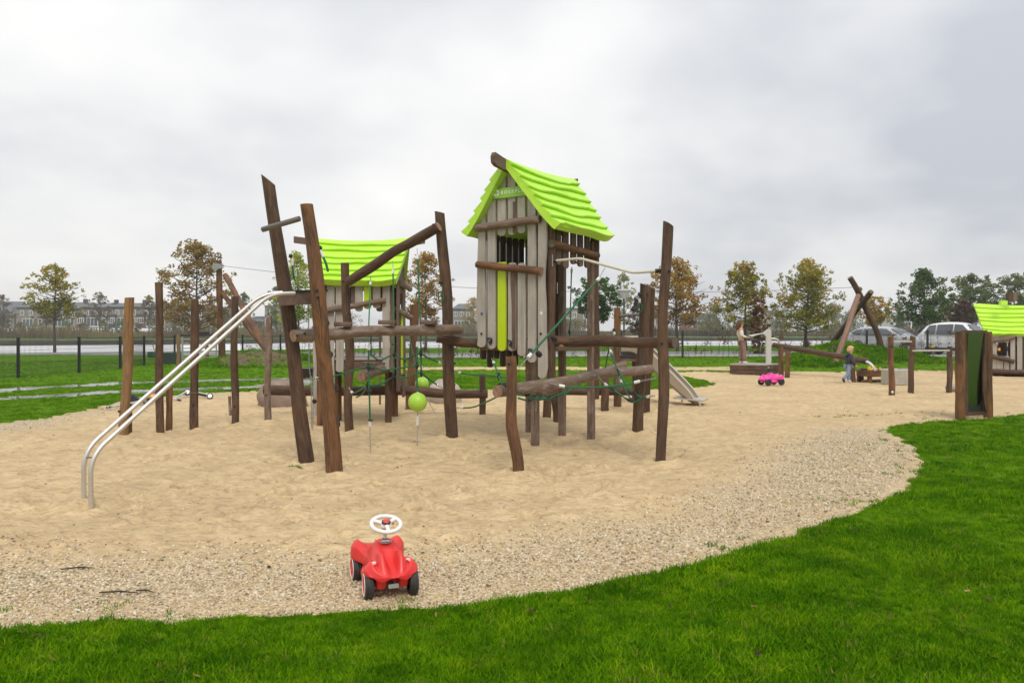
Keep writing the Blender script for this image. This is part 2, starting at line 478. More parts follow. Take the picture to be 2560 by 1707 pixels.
BALL = plain('lime_ball_plastic', (.36, .60, .055), .42, nz=(.30, .50, .05), nscale=14, bump=.1)
STEEL = plain('steel_brushed', (.66, .63, .59), .38, .85, nz=(.52, .47, .41), nscale=9, nstr=.7)
STEELD = plain('steel_dull', (.17, .15, .14), .5, .55, nz=(.25, .23, .21), nscale=20)
CREAM = plain('cream_coated_tube', (.58, .53, .43), .4, 0, nz=(.45, .40, .32), nscale=14)
GALV = plain('galvanised', (.30, .30, .29), .5, .3, nz=(.42, .42, .42), nscale=30)
BLACK = plain('black_rubber', (.014, .014, .015), .6, nz=(.03, .028, .026), nscale=30)
BOLT = plain('bolt_cap_black', (.012, .012, .014), .45)
def ropemat():
    t = NT('rope_green'); v = t.attr('wc')
    s_ = t.node('ShaderNodeSeparateXYZ'); t.l.new(v, s_.inputs[0])
    an = t.math('ARCTAN2', s_.outputs[0], s_.outputs[1])
    tw = t.math('SINE', t.math('ADD', t.math('MULTIPLY', s_.outputs[2], 260.0), t.math('MULTIPLY', an, 3.0)))
    c = t.mix(t.rampf(tw, -1, 1), (.004, .07, .025), (.010, .17, .065))
    t.bump(tw, .5, .003)
    return t.set(c, .6)
ROPE = ropemat()
FERR = plain('ferrule_aluminium', (.72, .71, .68), .4, .3)
WHITEP = plain('white_plastic', (.80, .76, .73), .35, nz=(.68, .60, .56), nscale=16)
def scuffed(name, a, b, scuff):
    t = NT(name); v = t.obj()
    n1 = t.noise(v, 7, 4, .6); n2 = t.noise(v, 45, 5, .75); n3 = t.noise(t.scale(v, (3, 60, 60)), 1.3, 4, .7)
    c = t.mix(t.rampf(n1, .35, .65), a, b)
    c = t.mix(t.rampf(n2, .60, .78, 0, .5), c, scuff)
    c = t.mix(t.rampf(n3, .62, .72, 0, .35), c, scuff)
    t.bump(n2, .12, .003)
    return t.set(c, t.rampf(n1, .3, .7, .30, .48), spec=.45)
RED = scuffed('red_plastic', (.64, .022, .022), (.72, .040, .034), (.76, .15, .12))
PINK = scuffed('pink_plastic', (.72, .045, .30), (.78, .06, .36), (.8, .2, .45))
REDB = plain('red_button', (.62, .05, .03), .35)
TYRE = plain('tyre_rubber', (.022, .022, .022), .62, nz=(.07, .06, .05), nscale=40, nstr=.5)
STICK = plain('sticker_remains', (.72, .52, .50), .6, nz=(.66, .12, .10), nscale=60, nstr=.9)
YEL = plain('yellow_plastic', (.75, .46, .04), .4)
ORANGE = plain('orange_plastic', (.75, .30, .02), .4)
BLUE = plain('blue_badge', (.03, .08, .26), .4, nz=(.12, .2, .4), nscale=70)
WHITEB = plain('white_badge', (.72, .70, .67), .4, nz=(.5, .48, .45), nscale=70)
SIGNW = plain('sign_lettering_white', (.86, .88, .84), .5)
BOULD = plain('boulder_stone', (.20, .135, .10), .75, nz=(.31, .235, .185), nscale=5, bump=.6, nstr=.8)
BOULD2 = plain('boulder_pale', (.40, .34, .28), .75, nz=(.28, .24, .2), nscale=6, bump=.6, nstr=.8)
CONCR = plain('concrete_block', (.34, .31, .26), .75, nz=(.46, .43, .37), nscale=6, bump=.2, nstr=.6)
SLIDEM = plain('slide_beige', (.33, .27, .195), .5, nz=(.28, .23, .17), nscale=5)
SLIDEM2 = plain('slide_pale_panel', (.46, .42, .36), .45)
FENCE_M = plain('fence_coated_black', (.012, .014, .014), .45)
WOODF = plain('fence_wood_post', (.20, .12, .055), .7, nz=(.1, .06, .03), nscale=12)
# ------------------------------------------------------------------ ground: zones traced on the ground plane
S_ = 2560 / 2352
def gp(pts, s=1.0): return [tuple(G(x * s, y * s).xy) for x, y in pts]
SAND_FRONT = [(-700, 1490), (-300, 1462), (0, 1445), (100, 1432), (250, 1425), (400, 1428), (550, 1415), (700, 1410), (850, 1408), (1000, 1400), (1150, 1382), (1300, 1358),
              (1450, 1325), (1600, 1300), (1750, 1255), (1900, 1205), (2000, 1165), (2080, 1125), (2115, 1090), (2118, 1060), (2100, 1025), (2075, 1008),
              (2035, 984), (2090, 971), (2200, 964), (2352, 951), (2600, 940), (2900, 930)]
SAND_BACK = [(3160, 921), (2600, 922), (2420, 925), (2260, 927), (2100, 930), (1990, 929), (1840, 932), (1760, 928), (1680, 932), (1700, 938), (1765, 950),
             (1792, 962), (1750, 969), (1690, 972), (1600, 975), (1420, 974), (1220, 974), (1000, 976), (800, 977), (650, 976), (468, 986), (326, 998), (250, 1017),
             (109, 1046), (0, 1058), (-300, 1085), (-800, 1130)]
SAND = gp(SAND_FRONT, S_) + gp(SAND_BACK)
STRIP = gp([(960, 918), (1100, 917.5), (1300, 917), (1500, 917), (1700, 917), (1850, 917), (1850, 925), (1700, 925), (1500, 925), (1300, 924), (1100, 924.5), (960, 925)])
GRAVEL = gp([(-700, 1300), (0, 1283), (200, 1297), (500, 1290), (800, 1280), (1000, 1272), (1150, 1262), (1300, 1240), (1500, 1195), (1640, 1150), (1730, 1100), (1770, 1050),
             (1830, 1005), (1950, 978), (2080, 962), (2230, 950), (2400, 938), (2600, 930), (2900, 925)], S_) + gp(SAND_FRONT, S_)[::-1]
GRAV2 = gp([(-500, 1075), (0, 1052), (109, 1040), (250, 1012), (326, 994), (468, 984), (640, 976), (640, 984), (500, 996), (340, 1012), (240, 1042), (100, 1078), (-100, 1105), (-600, 1140)])
PATH_A = gp([(-500, 1005), (0, 973), (120, 964.5), (298, 955.5), (480, 950.5), (600, 947.5), (690, 944), (740, 945), (780, 950), (782, 960), (740, 966),
             (690, 966.5), (600, 970), (298, 984), (0, 1000), (-500, 1042), (-500, 1030), (0, 992), (298, 975), (600, 965), (690, 960), (706, 955), (690, 951.5), (600, 952.5),
             (480, 955), (298, 961), (120, 971), (0, 981), (-500, 1016)])
ROAD = [(-11, 46), (-6, 43.8), (0, 40.6), (10, 39.4), (26, 39), (70, 39), (70, 50), (26, 50), (10, 49), (0, 49.5), (-6, 52), (-11, 54), (-16, 56), (-60, 62), (-60, 54), (-16, 48)]
KERB_NEAR = [(-16, 48), (-11, 46), (-6, 43.8), (0, 40.6), (10, 39.4), (26, 39), (70, 39)]

ang = np.concatenate([np.arange(-40, 40.01, 0.125), np.arange(44, 319.9, 4.0)])
rad_ = [0.05, .3, .7, 1.2, 1.8, 2.4]
r = 3.0
while r < 900:
    rad_.append(r); r *= (1.0062 if r < 16 else 1.010 if r < 60 else 1.022 if r < 220 else 1.12)
rad_ = np.array(rad_)
A, RR = np.meshgrid(np.radians(ang), rad_)
GX, GY = np.sin(A) * RR, np.cos(A) * RR
GZ = terrain(GX, GY)
# loose relief: trampled sand, soft lawn
near = 1 - ss(RR, 30, 60)
def sdmask(poly, X, Y, rr=0.25, n=9):
    m = np.zeros(X.shape)
    for k in range(n):
        a = k * 2.4; q = rr * math.sqrt((k + .5) / n)
        m += inpoly(X + q * math.cos(a), Y + q * math.sin(a), poly)
    return m / n
front = (np.abs(A) < R(41)) & (RR < 60)
sandm = np.zeros(GX.shape); sandm[front] = sdmask(SAND, GX[front], GY[front], .15)
gravm = np.zeros(GX.shape)
ff = front & (sandm > 0)
jx = (fbm(GX * 1.6, GY * 1.6, 3, 5) - .5) * .9; jy = (fbm(GX * 1.6, GY * 1.6, 3, 9) - .5) * .9
gravm[ff] = np.maximum(sdmask(GRAVEL, (GX + jx * .6)[ff], (GY + jy * .6)[ff], .85, 21), .75 * sdmask(GRAV2, (GX + jx)[ff], (GY + jy * .6)[ff], .8, 9))
rel = (fbm(GX * .8, GY * .8, 3, 21) - .5) * .05 + (fbm(GX * 2.2, GY * 4.5, 3, 31) - .5) * .045 + (fbm(GX * 7, GY * 13, 3, 41) - .5) * .042
# scuffs and footprints
foot = np.zeros(GX.shape)
rf = random.Random(3)
for i in range(700):
    a = R(rf.uniform(-38, 38)); q = rf.uniform(5.2, 24) if rf.random() < .7 else rf.uniform(5.2, 12)
    cx_, cy_ = math.sin(a) * q, math.cos(a) * q
    i0 = np.searchsorted(rad_, q - .35); i1 = np.searchsorted(rad_, q + .35)
    j0 = max(0, int((math.degrees(a) + 40 - math.degrees(.35 / q)) / .125)); j1 = int((math.degrees(a) + 40 + math.degrees(.35 / q)) / .125) + 2
    sl = (slice(i0, i1), slice(j0, j1)); th = rf.uniform(0, 6.28)
    dx = GX[sl] - cx_; dy = GY[sl] - cy_
    u = dx * math.cos(th) + dy * math.sin(th); v = -dx * math.sin(th) + dy * math.cos(th)
    la, lb = rf.uniform(.07, .14), rf.uniform(.03, .055)
    e2 = (u / la) ** 2 + (v / lb) ** 2
    dep = rf.uniform(.018, .046)
    foot[sl] += -dep * np.exp(-e2 * 1.3) + dep * .55 * np.exp(-(np.sqrt(e2) - 1.55) ** 2 * 5)
for bx_, by_ in ((776, 1157), (839, 1180), (877, 1083), (1133, 1096), (1298, 1184), (1592, 1081), (1612, 1032), (1650, 1156), (308, 1087), (401, 1081), (487, 1073), (587, 1061), (670, 1051), (1338, 1098), (1478, 1104), (211, 1252), (229, 1264), (2229, 990), (2275, 985)):
    bp_ = G(bx_, by_); q_ = np.hypot(GX - bp_.x, GY - bp_.y); an_ = np.arctan2(GY - bp_.y, GX - bp_.x)
    foot += (.026 + .014 * np.sin(an_ * 2 + bx_)) * np.exp(-((q_ - .15) / .075) ** 2) - .02 * np.exp(-((q_ - .42) / .14) ** 2)
GZ += np.where(RR < 45, sandm * (1 - .75 * gravm) * (rel + foot) * near, 0)
GZ += (1 - sandm) * (fbm(GX * 1.3, GY * 1.3, 3, 51) - .5) * .04 * near * (RR > 2)
def sampled_z(x, y):
    """height of the built ground mesh at world points (inside the front sector)"""
    x = np.asarray(x, float); y = np.asarray(y, float)
    q = np.hypot(x, y); a = np.degrees(np.arctan2(x, y))
    i = np.clip(np.searchsorted(rad_, q) - 1, 0, len(rad_) - 2); fi = np.clip((q - rad_[i]) / (rad_[i + 1] - rad_[i]), 0, 1)
    aj = np.clip((a + 40) / .125, 0, 639.99); j = aj.astype(int); fj = aj - j
    return (GZ[i, j] * (1 - fi) + GZ[i + 1, j] * fi) * (1 - fj) + (GZ[i, j + 1] * (1 - fi) + GZ[i + 1, j + 1] * fi) * fj
def sz(x, y): return float(sampled_z(np.array([x]), np.array([y]))[0])
def G0(px, py):
    """ground contact with the built relief"""
    p = G(px, py); return Vector((p.x, p.y, sz(p.x, p.y)))

nr, na = GX.shape
ii, jj = np.meshgrid(np.arange(nr - 1), np.arange(na), indexing='ij')
j2 = (jj + 1) % na
quads = np.stack([ii * na + jj, ii * na + j2, (ii + 1) * na + j2, (ii + 1) * na + jj], -1).reshape(-1, 4)[:, ::-1]
fx = (GX[ii, jj] + GX[ii, j2] + GX[ii + 1, jj] + GX[ii + 1, j2]).ravel() / 4
fy = (GY[ii, jj] + GY[ii, j2] + GY[ii + 1, jj] + GY[ii + 1, j2]).ravel() / 4
amp = np.clip(np.hypot(fx, fy) / 60, .06, .3)
ex = fx + (fbm(fx * 4, fy * 4, 3, 61) - .5) * amp * 1.2; ey = fy + (fbm(fx * 4, fy * 4, 3, 71) - .5) * amp * 1.2
zone = np.zeros(len(fx), int)
zf = np.hypot(fx, fy) < 62
def setz(poly, k, X=None, Y=None):
    X = ex if X is None else X; Y = ey if Y is None else Y
    m = np.zeros(len(fx), bool); m[zf] = inpoly(X[zf], Y[zf], poly); zone[m] = k
setz(PATH_A, 3, fx + (ex - fx) * .3, fy + (ey - fy) * .3); setz(STRIP, 1); setz(SAND, 1)
m = inpoly(fx, fy, ROAD); zone[m] = 4
gm = (gravm[ii, jj] + gravm[ii + 1, jj]).ravel() / 2
zone[(zone == 1) & (gm > .5)] = 2
zone[fy > farbank(fx) + .3] = 5
vx, vy, vz = GX.ravel(), GY.ravel(), GZ.ravel()

def ground_part(name, k, mat, attrs=()):
    q = quads[zone == k]
    used, inv = np.unique(q, return_inverse=True); inv = inv.reshape(-1, 4)
    me = bpy.data.meshes.new(name)
    me.vertices.add(len(used)); me.vertices.foreach_set('co', np.stack([vx[used], vy[used], vz[used]], 1).astype(np.float32).ravel())
    me.loops.add(inv.size); me.loops.foreach_set('vertex_index', inv.astype(np.int32).ravel())
    me.polygons.add(len(inv)); me.polygons.foreach_set('loop_start', np.arange(0, inv.size, 4, dtype=np.int32)); me.polygons.foreach_set('loop_total', np.full(len(inv), 4, np.int32))
    me.polygons.foreach_set('use_smooth', np.ones(len(inv), bool))
    for nm, arr in attrs:
        a = me.attributes.new(nm, 'FLOAT', 'POINT'); a.data.foreach_set('value', arr.ravel()[used].astype(np.float32))
    me.materials.append(mat); me.update(); me.validate()
    o = bpy.data.objects.new(name, me); COL.objects.link(o); o['kind'] = 'structure'
    return o

def m_sand():
    t = NT('sand_and_gravel'); p = t.pos(); g = t.attr('gm', 'Fac'); fo = t.attr('dent', 'Fac')
    n1 = t.noise(p, .55, 4, .6); n2 = t.noise(p, 5.0, 5, .65, .4); n3 = t.noise(p, 240, 2, .7); n4 = t.noise(t.scale(p, (1, 1.6, 1)), 26, 4, .7)
    s = t.ramp(n2, [(.25, (.46, .33, .175)), (.5, (.62, .46, .255)), (.75, (.72, .55, .33))])
    s = t.mix(t.rampf(n1, .42, .66, 0, .45), s, (.44, .315, .185))
    s = t.mix(t.rampf(n4, .54, .72, 0, .55), s, (.25, .175, .092))
    n6 = t.noise(t.scale(p, (.8, 2.6, 1)), 2.6, 6, .72, .5)
    s = t.mix(t.rampf(n6, .57, .68, 0, .55), s, (.29, .205, .11))
    n7 = t.noise(t.scale(p, (1, 2.2, 1)), 11, 5, .75, .8)
    s = t.mix(t.rampf(n7, .60, .70, 0, .55), s, (.25, .175, .095))
    s = t.mix(t.rampf(n3, .56, .74, 0, .35), s, (.30, .21, .125))
    vc = t.node('ShaderNodeTexVoronoi'); vc.inputs['Scale'].default_value = 62; t.l.new(p, vc.inputs['Vector'])
    sp = t.node('ShaderNodeSeparateColor'); t.l.new(vc.outputs['Color'], sp.inputs[0])
    peb = t.ramp(sp.outputs[0], [(0.0, (.24, .185, .12)), (.22, (.40, .31, .19)), (.45, (.54, .42, .26)), (.7, (.64, .52, .345)), (1, (.72, .63, .48))])
    peb = t.mix(t.rampf(vc.outputs['Distance'], .35, .75, 0, .75), peb, (.29, .215, .135))
    k = t.rampf(t.math('ADD', g, t.math('MULTIPLY', t.math('SUBTRACT', t.noise(p, 9, 5, .75), .5), 1.0)), .30, .72)
    c = t.mix(k, s, peb)
    hs = t.math('SUBTRACT', t.math('ADD', t.math('MULTIPLY', n4, .8), t.math('MULTIPLY', n3, .35)), t.math('MULTIPLY', t.rampf(n7, .52, .72), 1.2))
    hg = t.math('SUBTRACT', 1.0, vc.outputs['Distance'])
    h = t.node('ShaderNodeMix'); t.put(h.inputs[0], k); t.l.new(hs, h.inputs[2]); t.l.new(hg, h.inputs[3])
    t.bump(h.outputs[0], .65, .016)
    return t.set(c, .9, spec=.2)
M_SAND = m_sand()
def m_lawn(far=False):
    t = NT('meadow_grass' if far else 'lawn_grass'); p = t.pos(); so = t.attr('soil', 'Fac')
    if far:
        n1 = t.noise(t.scale(p, (.05, .12, 1)), 1, 4, .6); n2 = t.noise(t.scale(p, (.6, .25, 1)), 1, 4, .7)
        c = t.ramp(n1, [(.3, (.075, .15, .028)), (.5, (.10, .19, .036)), (.7, (.15, .20, .06))])
        c = t.mix(t.rampf(n2, .5, .75, 0, .4), c, (.06, .115, .03))
        return t.set(c, .9, spec=.15)
    n1 = t.noise(p, .35, 4, .6); n2 = t.noise(p, 3.0, 5, .7); n3 = t.noise(t.scale(p, (1, 1, 3)), 70, 3, .75); n5 = t.noise(p, .9, 4, .65, .5)
    c = t.ramp(n2, [(.25, (.042, .105, .001)), (.5, (.10, .215, .002)), (.78, (.20, .315, .006))])
    c = t.mix(t.rampf(n1, .45, .7, 0, .4), c, (.075, .19, .004))
    c = t.mix(t.rampf(n3, .48, .75, 0, .6), c, (.012, .045, .001))
    soil = t.ramp(t.noise(p, 6, 5, .7), [(.3, (.10, .068, .045)), (.6, (.19, .135, .095)), (.8, (.28, .21, .15))])
    k = t.rampf(t.math('ADD', so, t.math('MULTIPLY', t.math('SUBTRACT', n5, .5), 1.3)), .42, .62)
    c = t.mix(k, c, soil)
    t.bump(n3, .8, .03)
    return t.set(c, .9, spec=.04)
M_LAWN = m_lawn(); M_MEADOW = m_lawn(True)
def m_path():
    t = NT('wet_path_concrete'); p = t.pos(); n1 = t.noise(t.scale(p, (.4, 1.2, 1)), 1, 4, .55); n2 = t.noise(p, 30, 4, .7)
    wet = t.rampf(n1, .30, .40)
    c = t.mix(wet, t.mix(n2, (.38, .36, .33), (.48, .455, .42)), (.30, .29, .27))
    t.put(t.b.inputs['Roughness'], t.rampf(wet, 0, 1, .45, .08)); t.bump(n2, .02, .003)
    return t.set(c, None, spec=.6)
def m_road():
    t = NT('road_asphalt'); p = t.pos(); n1 = t.noise(t.scale(p, (.2, .8, 1)), 1, 4, .6); n2 = t.noise(p, 40, 3, .7)
    c = t.mix(n1, (.15, .145, .14), (.25, .24, .235)); c = t.mix(t.rampf(n2, .5, .8, 0, .3), c, (.09, .09, .09))
    return t.set(c, t.rampf(n1, .35, .65, .3, .6), spec=.5)
soil = np.zeros(GX.shape)
for (a, b, rx, ry, hh) in MOUNDS[:2]:
    q = np.sqrt(((GX - a - .2) / (rx * 1.05)) ** 2 + ((GY - b + 1.0) / (ry * 1.0)) ** 2); soil = np.maximum(soil, .66 * (1 - ss(q, .35, 1.2)))
for (a, b) in ((12.3, 30.6), (14.6, 31.2), (13.2, 32.6)):
    q = np.hypot((GX - a) / 1.1, (GY - b) / .6); soil = np.maximum(soil, .62 * (1 - ss(q, .1, 1.0)))
# a strip of dead grass and mud below the fence and the canal banks
cb = crest(GX); soil = np.maximum(soil, ss(GY, cb + 4, cb + 13) * .8)
o_lawn = ground_part('lawn', 0, M_LAWN, [('soil', soil)])
o_sand = ground_part('sand_pit', 1, M_SAND, [('gm', gravm), ('dent', foot)])
o_grav = ground_part('gravel_strip', 2, M_SAND, [('gm', gravm), ('dent', foot)])
o_path = ground_part('path', 3, m_path())
o_road = ground_part('road', 4, m_road())
o_mead = ground_part('meadow', 5, M_MEADOW)

# kerb between the road and the grass by the fence
KERB = plain('kerb_concrete', (.62, .61, .58), .7, nz=(.45, .44, .42), nscale=3)
mb = MB()
for i in range(len(KERB_NEAR) - 1):
    a, b = Vector((*KERB_NEAR[i], 0)), Vector((*KERB_NEAR[i + 1], 0))
    n = max(1, int((b - a).length / 3))
    for k in range(n):
        p, q = a + (b - a) * (k / n), a + (b - a) * ((k + .995) / n)
        p.z = ground_z(p.x, p.y) + .02; q.z = ground_z(q.x, q.y) + .02
        mb.bar(p, q, .14, .14, 0)
mb.build('kerb', KERB, kind='structure')

# canal water and its sheet-piled far edge
def m_water():
    t = NT('canal_water'); p = t.pos(); n = t.noise(t.scale(p, (.5, 1.4, 1)), 2.2, 4, .6)
    t.bump(n, .03, .05)
    return t.set((.68, .68, .67), .38, spec=1.0)  # near-white base colour stands in for the sky's reflection on the water
X_ = np.concatenate([np.arange(-220, 300, 4.0)])
mb = MB()
vs = []; 
for x in X_: vs += [(x, float(crest(x)) + 3, WATER_Z), (x, float(farbank(x)) + .3, WATER_Z)]
mb.add(vs, [(2 * i, 2 * i + 2, 2 * i + 3, 2 * i + 1) for i in range(len(X_) - 1)], 0)
mb.build('canal_water', m_water(), kind='structure')
PILE = plain('bank_piling', (.050, .044, .034), .85, nz=(.10, .09, .05), nscale=.6, nstr=.7)
mb = MB()
for i in range(len(X_) - 1):
    a = Vector((X_[i], float(farbank(X_[i])) - .15, -.35)); b = Vector((X_[i + 1], float(farbank(X_[i + 1])) - .15, -.35))
    mb.bar(a, b, .9 + .1 * math.sin(i * 1.7), .3, 0, up=(0, 1, 0))
mb.build('canal_bank', PILE, kind='structure')

# ------------------------------------------------------------------ instanced ground cover
def gn_scatter(name, points, rots, scls, sources, label_kind='stuff'):
    me = bpy.data.meshes.new(name)
    me.vertices.add(len(points)); me.vertices.foreach_set('co', np.asarray(points, np.float32).ravel())
    a = me.attributes.new('rot', 'FLOAT_VECTOR', 'POINT'); a.data.foreach_set('vector', np.asarray(rots, np.float32).ravel())
    a = me.attributes.new('scl', 'FLOAT', 'POINT'); a.data.foreach_set('value', np.asarray(scls, np.float32))
    o = bpy.data.objects.new(name, me); COL.objects.link(o); o['kind'] = label_kind
    ng = bpy.data.node_groups.new(name + '_nodes', 'GeometryNodeTree')
    ng.interface.new_socket('Geometry', in_out='INPUT', socket_type='NodeSocketGeometry'); ng.interface.new_socket('Geometry', in_out='OUTPUT', socket_type='NodeSocketGeometry')
    N = ng.nodes; L = ng.links
    gi = N.new('NodeGroupInput'); go = N.new('NodeGroupOutput'); ip = N.new('GeometryNodeInstanceOnPoints')
    gj = N.new('GeometryNodeJoinGeometry')
    for so in sources:
        oi = N.new('GeometryNodeObjectInfo'); oi.inputs['Object'].default_value = so; oi.inputs['As Instance'].default_value = True
        L.new(oi.outputs['Geometry'], gj.inputs[0])
    L.new(gi.outputs[0], ip.inputs['Points']); L.new(gj.outputs[0], ip.inputs['Instance']); ip.inputs['Pick Instance'].default_value = True
    n1 = N.new('GeometryNodeInputNamedAttribute'); n1.data_type = 'FLOAT_VECTOR'; n1.inputs['Name'].default_value = 'rot'
    n2 = N.new('GeometryNodeInputNamedAttribute'); n2.data_type = 'FLOAT'; n2.inputs['Name'].default_value = 'scl'
    L.new(n1.outputs[0], ip.inputs['Rotation']); L.new(n2.outputs[0], ip.inputs['Scale'])
    L.new(ip.outputs[0], go.inputs[0])
    md = o.modifiers.new('scatter', 'NODES'); md.node_group = ng
    return o
def source_object(name, verts, faces, mat, smooth=False):
    me = bpy.data.meshes.new(name); me.from_pydata(verts, [], faces); me.materials.append(mat)
    me.polygons.foreach_set('use_smooth', [smooth] * len(faces))
    return bpy.data.objects.new(name, me)       # geometry for the scatter only, not linked to the scene
def m_blade():
    t = NT('grass_blade'); p = t.pos(); rn = t.rnd()
    n1 = t.noise(p, .5, 4, .6); n2 = t.noise(p, 2.6, 5, .75)
    f = t.math('ADD', t.rampf(n2, .26, .74, 0, .62), t.math('MULTIPLY', rn, .38))
    c = t.ramp(f, [(.10, (.020, .068, .001)), (.32, (.064, .178, .0016)), (.58, (.142, .305, .002)), (.86, (.30, .41, .008))])
    c = t.mix(t.rampf(n1, .5, .72, 0, .4), c, (.18, .35, .003))
    c = t.mix(t.rampf(t.noise(p, 1.25, 4, .65, .6), .46, .62, 0, .55), c, (.022, .10, .001))
    c = t.mix(t.rampf(rn, .972, .98), c, (.26, .24, .05))
    t.set(c, .7, spec=.03)
    tr = t.node('ShaderNodeBsdfTranslucent'); t.l.new(t.mix(.5, c, (.07, .24, .002)), tr.inputs['Color'])
    mx = t.node('ShaderNodeMixShader'); mx.inputs[0].default_value = .3
    t.l.new(t.b.outputs[0], mx.inputs[1]); t.l.new(tr.outputs[0], mx.inputs[2]); t.l.new(mx.outputs[0], t.out.inputs[0])
    return t.mat
M_BLADE = m_blade()
def tuft(seed, n=13, h=.046, spread=.037, w=.0034):
    rs = random.Random(seed); vs = []; fs = []
    for i in range(n):
        a = rs.uniform(0, 6.28); q = spread * math.sqrt(rs.random()); bx, by = math.cos(a) * q, math.sin(a) * q
        hh = h * rs.uniform(.55, 1.2); la = rs.uniform(0, 6.28); ln = hh * rs.uniform(.2, 1.0); tw = rs.uniform(0, 6.28)
        wx, wy = math.cos(tw) * w, math.sin(tw) * w; b = len(vs)
        for k, (tt, ww) in enumerate(((0, 1), (.5, .85), (1, .0))):
            lx = math.cos(la) * ln * tt ** 1.8; ly = math.sin(la) * ln * tt ** 1.8; z = hh * tt - .01 - .25 * ln * tt * tt
            if k < 2: vs += [(bx + lx - wx * ww, by + ly - wy * ww, z), (bx + lx + wx * ww, by + ly + wy * ww, z)]
            else: vs.append((bx + lx, by + ly, z))
        fs += [(b, b + 1, b + 3, b + 2), (b + 2, b + 3, b + 4)]
    return vs, fs
tufts = [source_object('grass_tuft_source', *tuft(100 + k), M_BLADE) for k in range(5)]
def zone_at(x, y):
    """zone of ground under world points, from the mesh the faces were cut from"""
    q = np.hypot(x, y); a = np.degrees(np.arctan2(x, y))
    i = np.clip(np.searchsorted(rad_, q) - 1, 0, nr - 2); j = np.clip(((a + 40) / .125).astype(int), 0, 639)
    return zone.reshape(nr - 1, na)[i, j], soil[i, j], gravm[i, j]
rng = np.random.default_rng(5)
P_, Ro, Sc = [], [], []
for (r0, r1, den, s0, s1) in ((3.0, 4.6, 2300, .75, 1.05), (4.6, 6.5, 1600, .8, 1.1), (6.5, 9.5, 700, .9, 1.3), (9.5, 15, 280, .85, 1.2), (15, 26, 170, .7, 1.1), (26, 46, 26, .9, 1.5)):
    area = R(78) * (r1 ** 2 - r0 ** 2) / 2; n = int(area * den)
    q = np.sqrt(rng.uniform(r0 ** 2, r1 ** 2, n)); a = R(1) * rng.uniform(-39, 39, n)
    x, y = np.sin(a) * q, np.cos(a) * q
    zn, so, gv = zone_at(x, y)
    clump = fbm(x * 2.2, y * 2.2, 3, 91)
    keep = (zn == 0) & (so < .35 + .3 * rng.random(n)) & (clump + .35 * rng.random(n) > .38)
    # a few blades creep out into the gravel
    edge = ((zn == 1) | (zn == 2)) & (rng.random(n) < .045 * (fbm(x * 1.1, y * 1.1, 3, 95) > .56)) & (sdmask(SAND, x, y, .45, 9) < .98)
    keep |= edge
    x, y = x[keep], y[keep]; z = sampled_z(x, y)
    P_.append(np.stack([x, y, z], 1)); k = len(x)
    Ro.append(np.stack([rng.normal(0, .12, k), rng.normal(0, .12, k), rng.uniform(0, 6.28, k)], 1))
    Sc.append(rng.uniform(s0, s1, k) * (.35 + 1.25 * fbm(x * 1.4, y * 1.4, 3, 97)))
P_, Ro, Sc = np.concatenate(P_), np.concatenate(Ro), np.concatenate(Sc)
# taller weedy growth on the two mounds, and stray tufts in the sand
ex_p, ex_s = [], []
for (a, b, rx, ry, hh) in MOUNDS:
    for k in range(1500):
        th = rng.uniform(0, 6.28); q = math.sqrt(rng.random()) * 1.05; x, y = a + rx * q * math.cos(th), b + ry * q * math.sin(th)
        zn, so, gv = zone_at(np.array([x]), np.array([y]))
        if zn[0] == 0 and so[0] < .45 + .25 * rng.random() and fbm(np.array([x * .9]), np.array([y * .9]), 3, 99)[0] > .42:
            ex_p.append((x, y, sz(x, y))); ex_s.append(rng.uniform(2.2, 4.6))
for px, py, n, sp in ((738, 1166, 8, .04), (2210, 1252, 34, .13), (2070, 1043, 12, .14), (2105, 1041, 10, .2), (2150, 1037, 8, .2), (400, 1402, 4, .04), (90, 1402, 2, .03), (2260, 1035, 14, .5), (1700, 1445, 10, .12), (2120, 1255, 10, .25), (2300, 1120, 20, .5), (2420, 1050, 26, .4), (2500, 1043, 22, .5)):
    c = G(px, py)
    for k in range(n):
        x, y = c.x + rng.normal(0, sp), c.y + rng.normal(0, sp * .6); ex_p.append((x, y, sz(x, y))); ex_s.append(rng.uniform(.45, .95))
k = len(ex_p); P_ = np.concatenate([P_, np.array(ex_p)]); Sc = np.concatenate([Sc, np.array(ex_s)])
Ro = np.concatenate([Ro, np.stack([rng.normal(0, .15, k), rng.normal(0, .15, k), rng.uniform(0, 6.28, k)], 1)])
gn_scatter('grass_blades', P_, Ro, Sc, tufts)

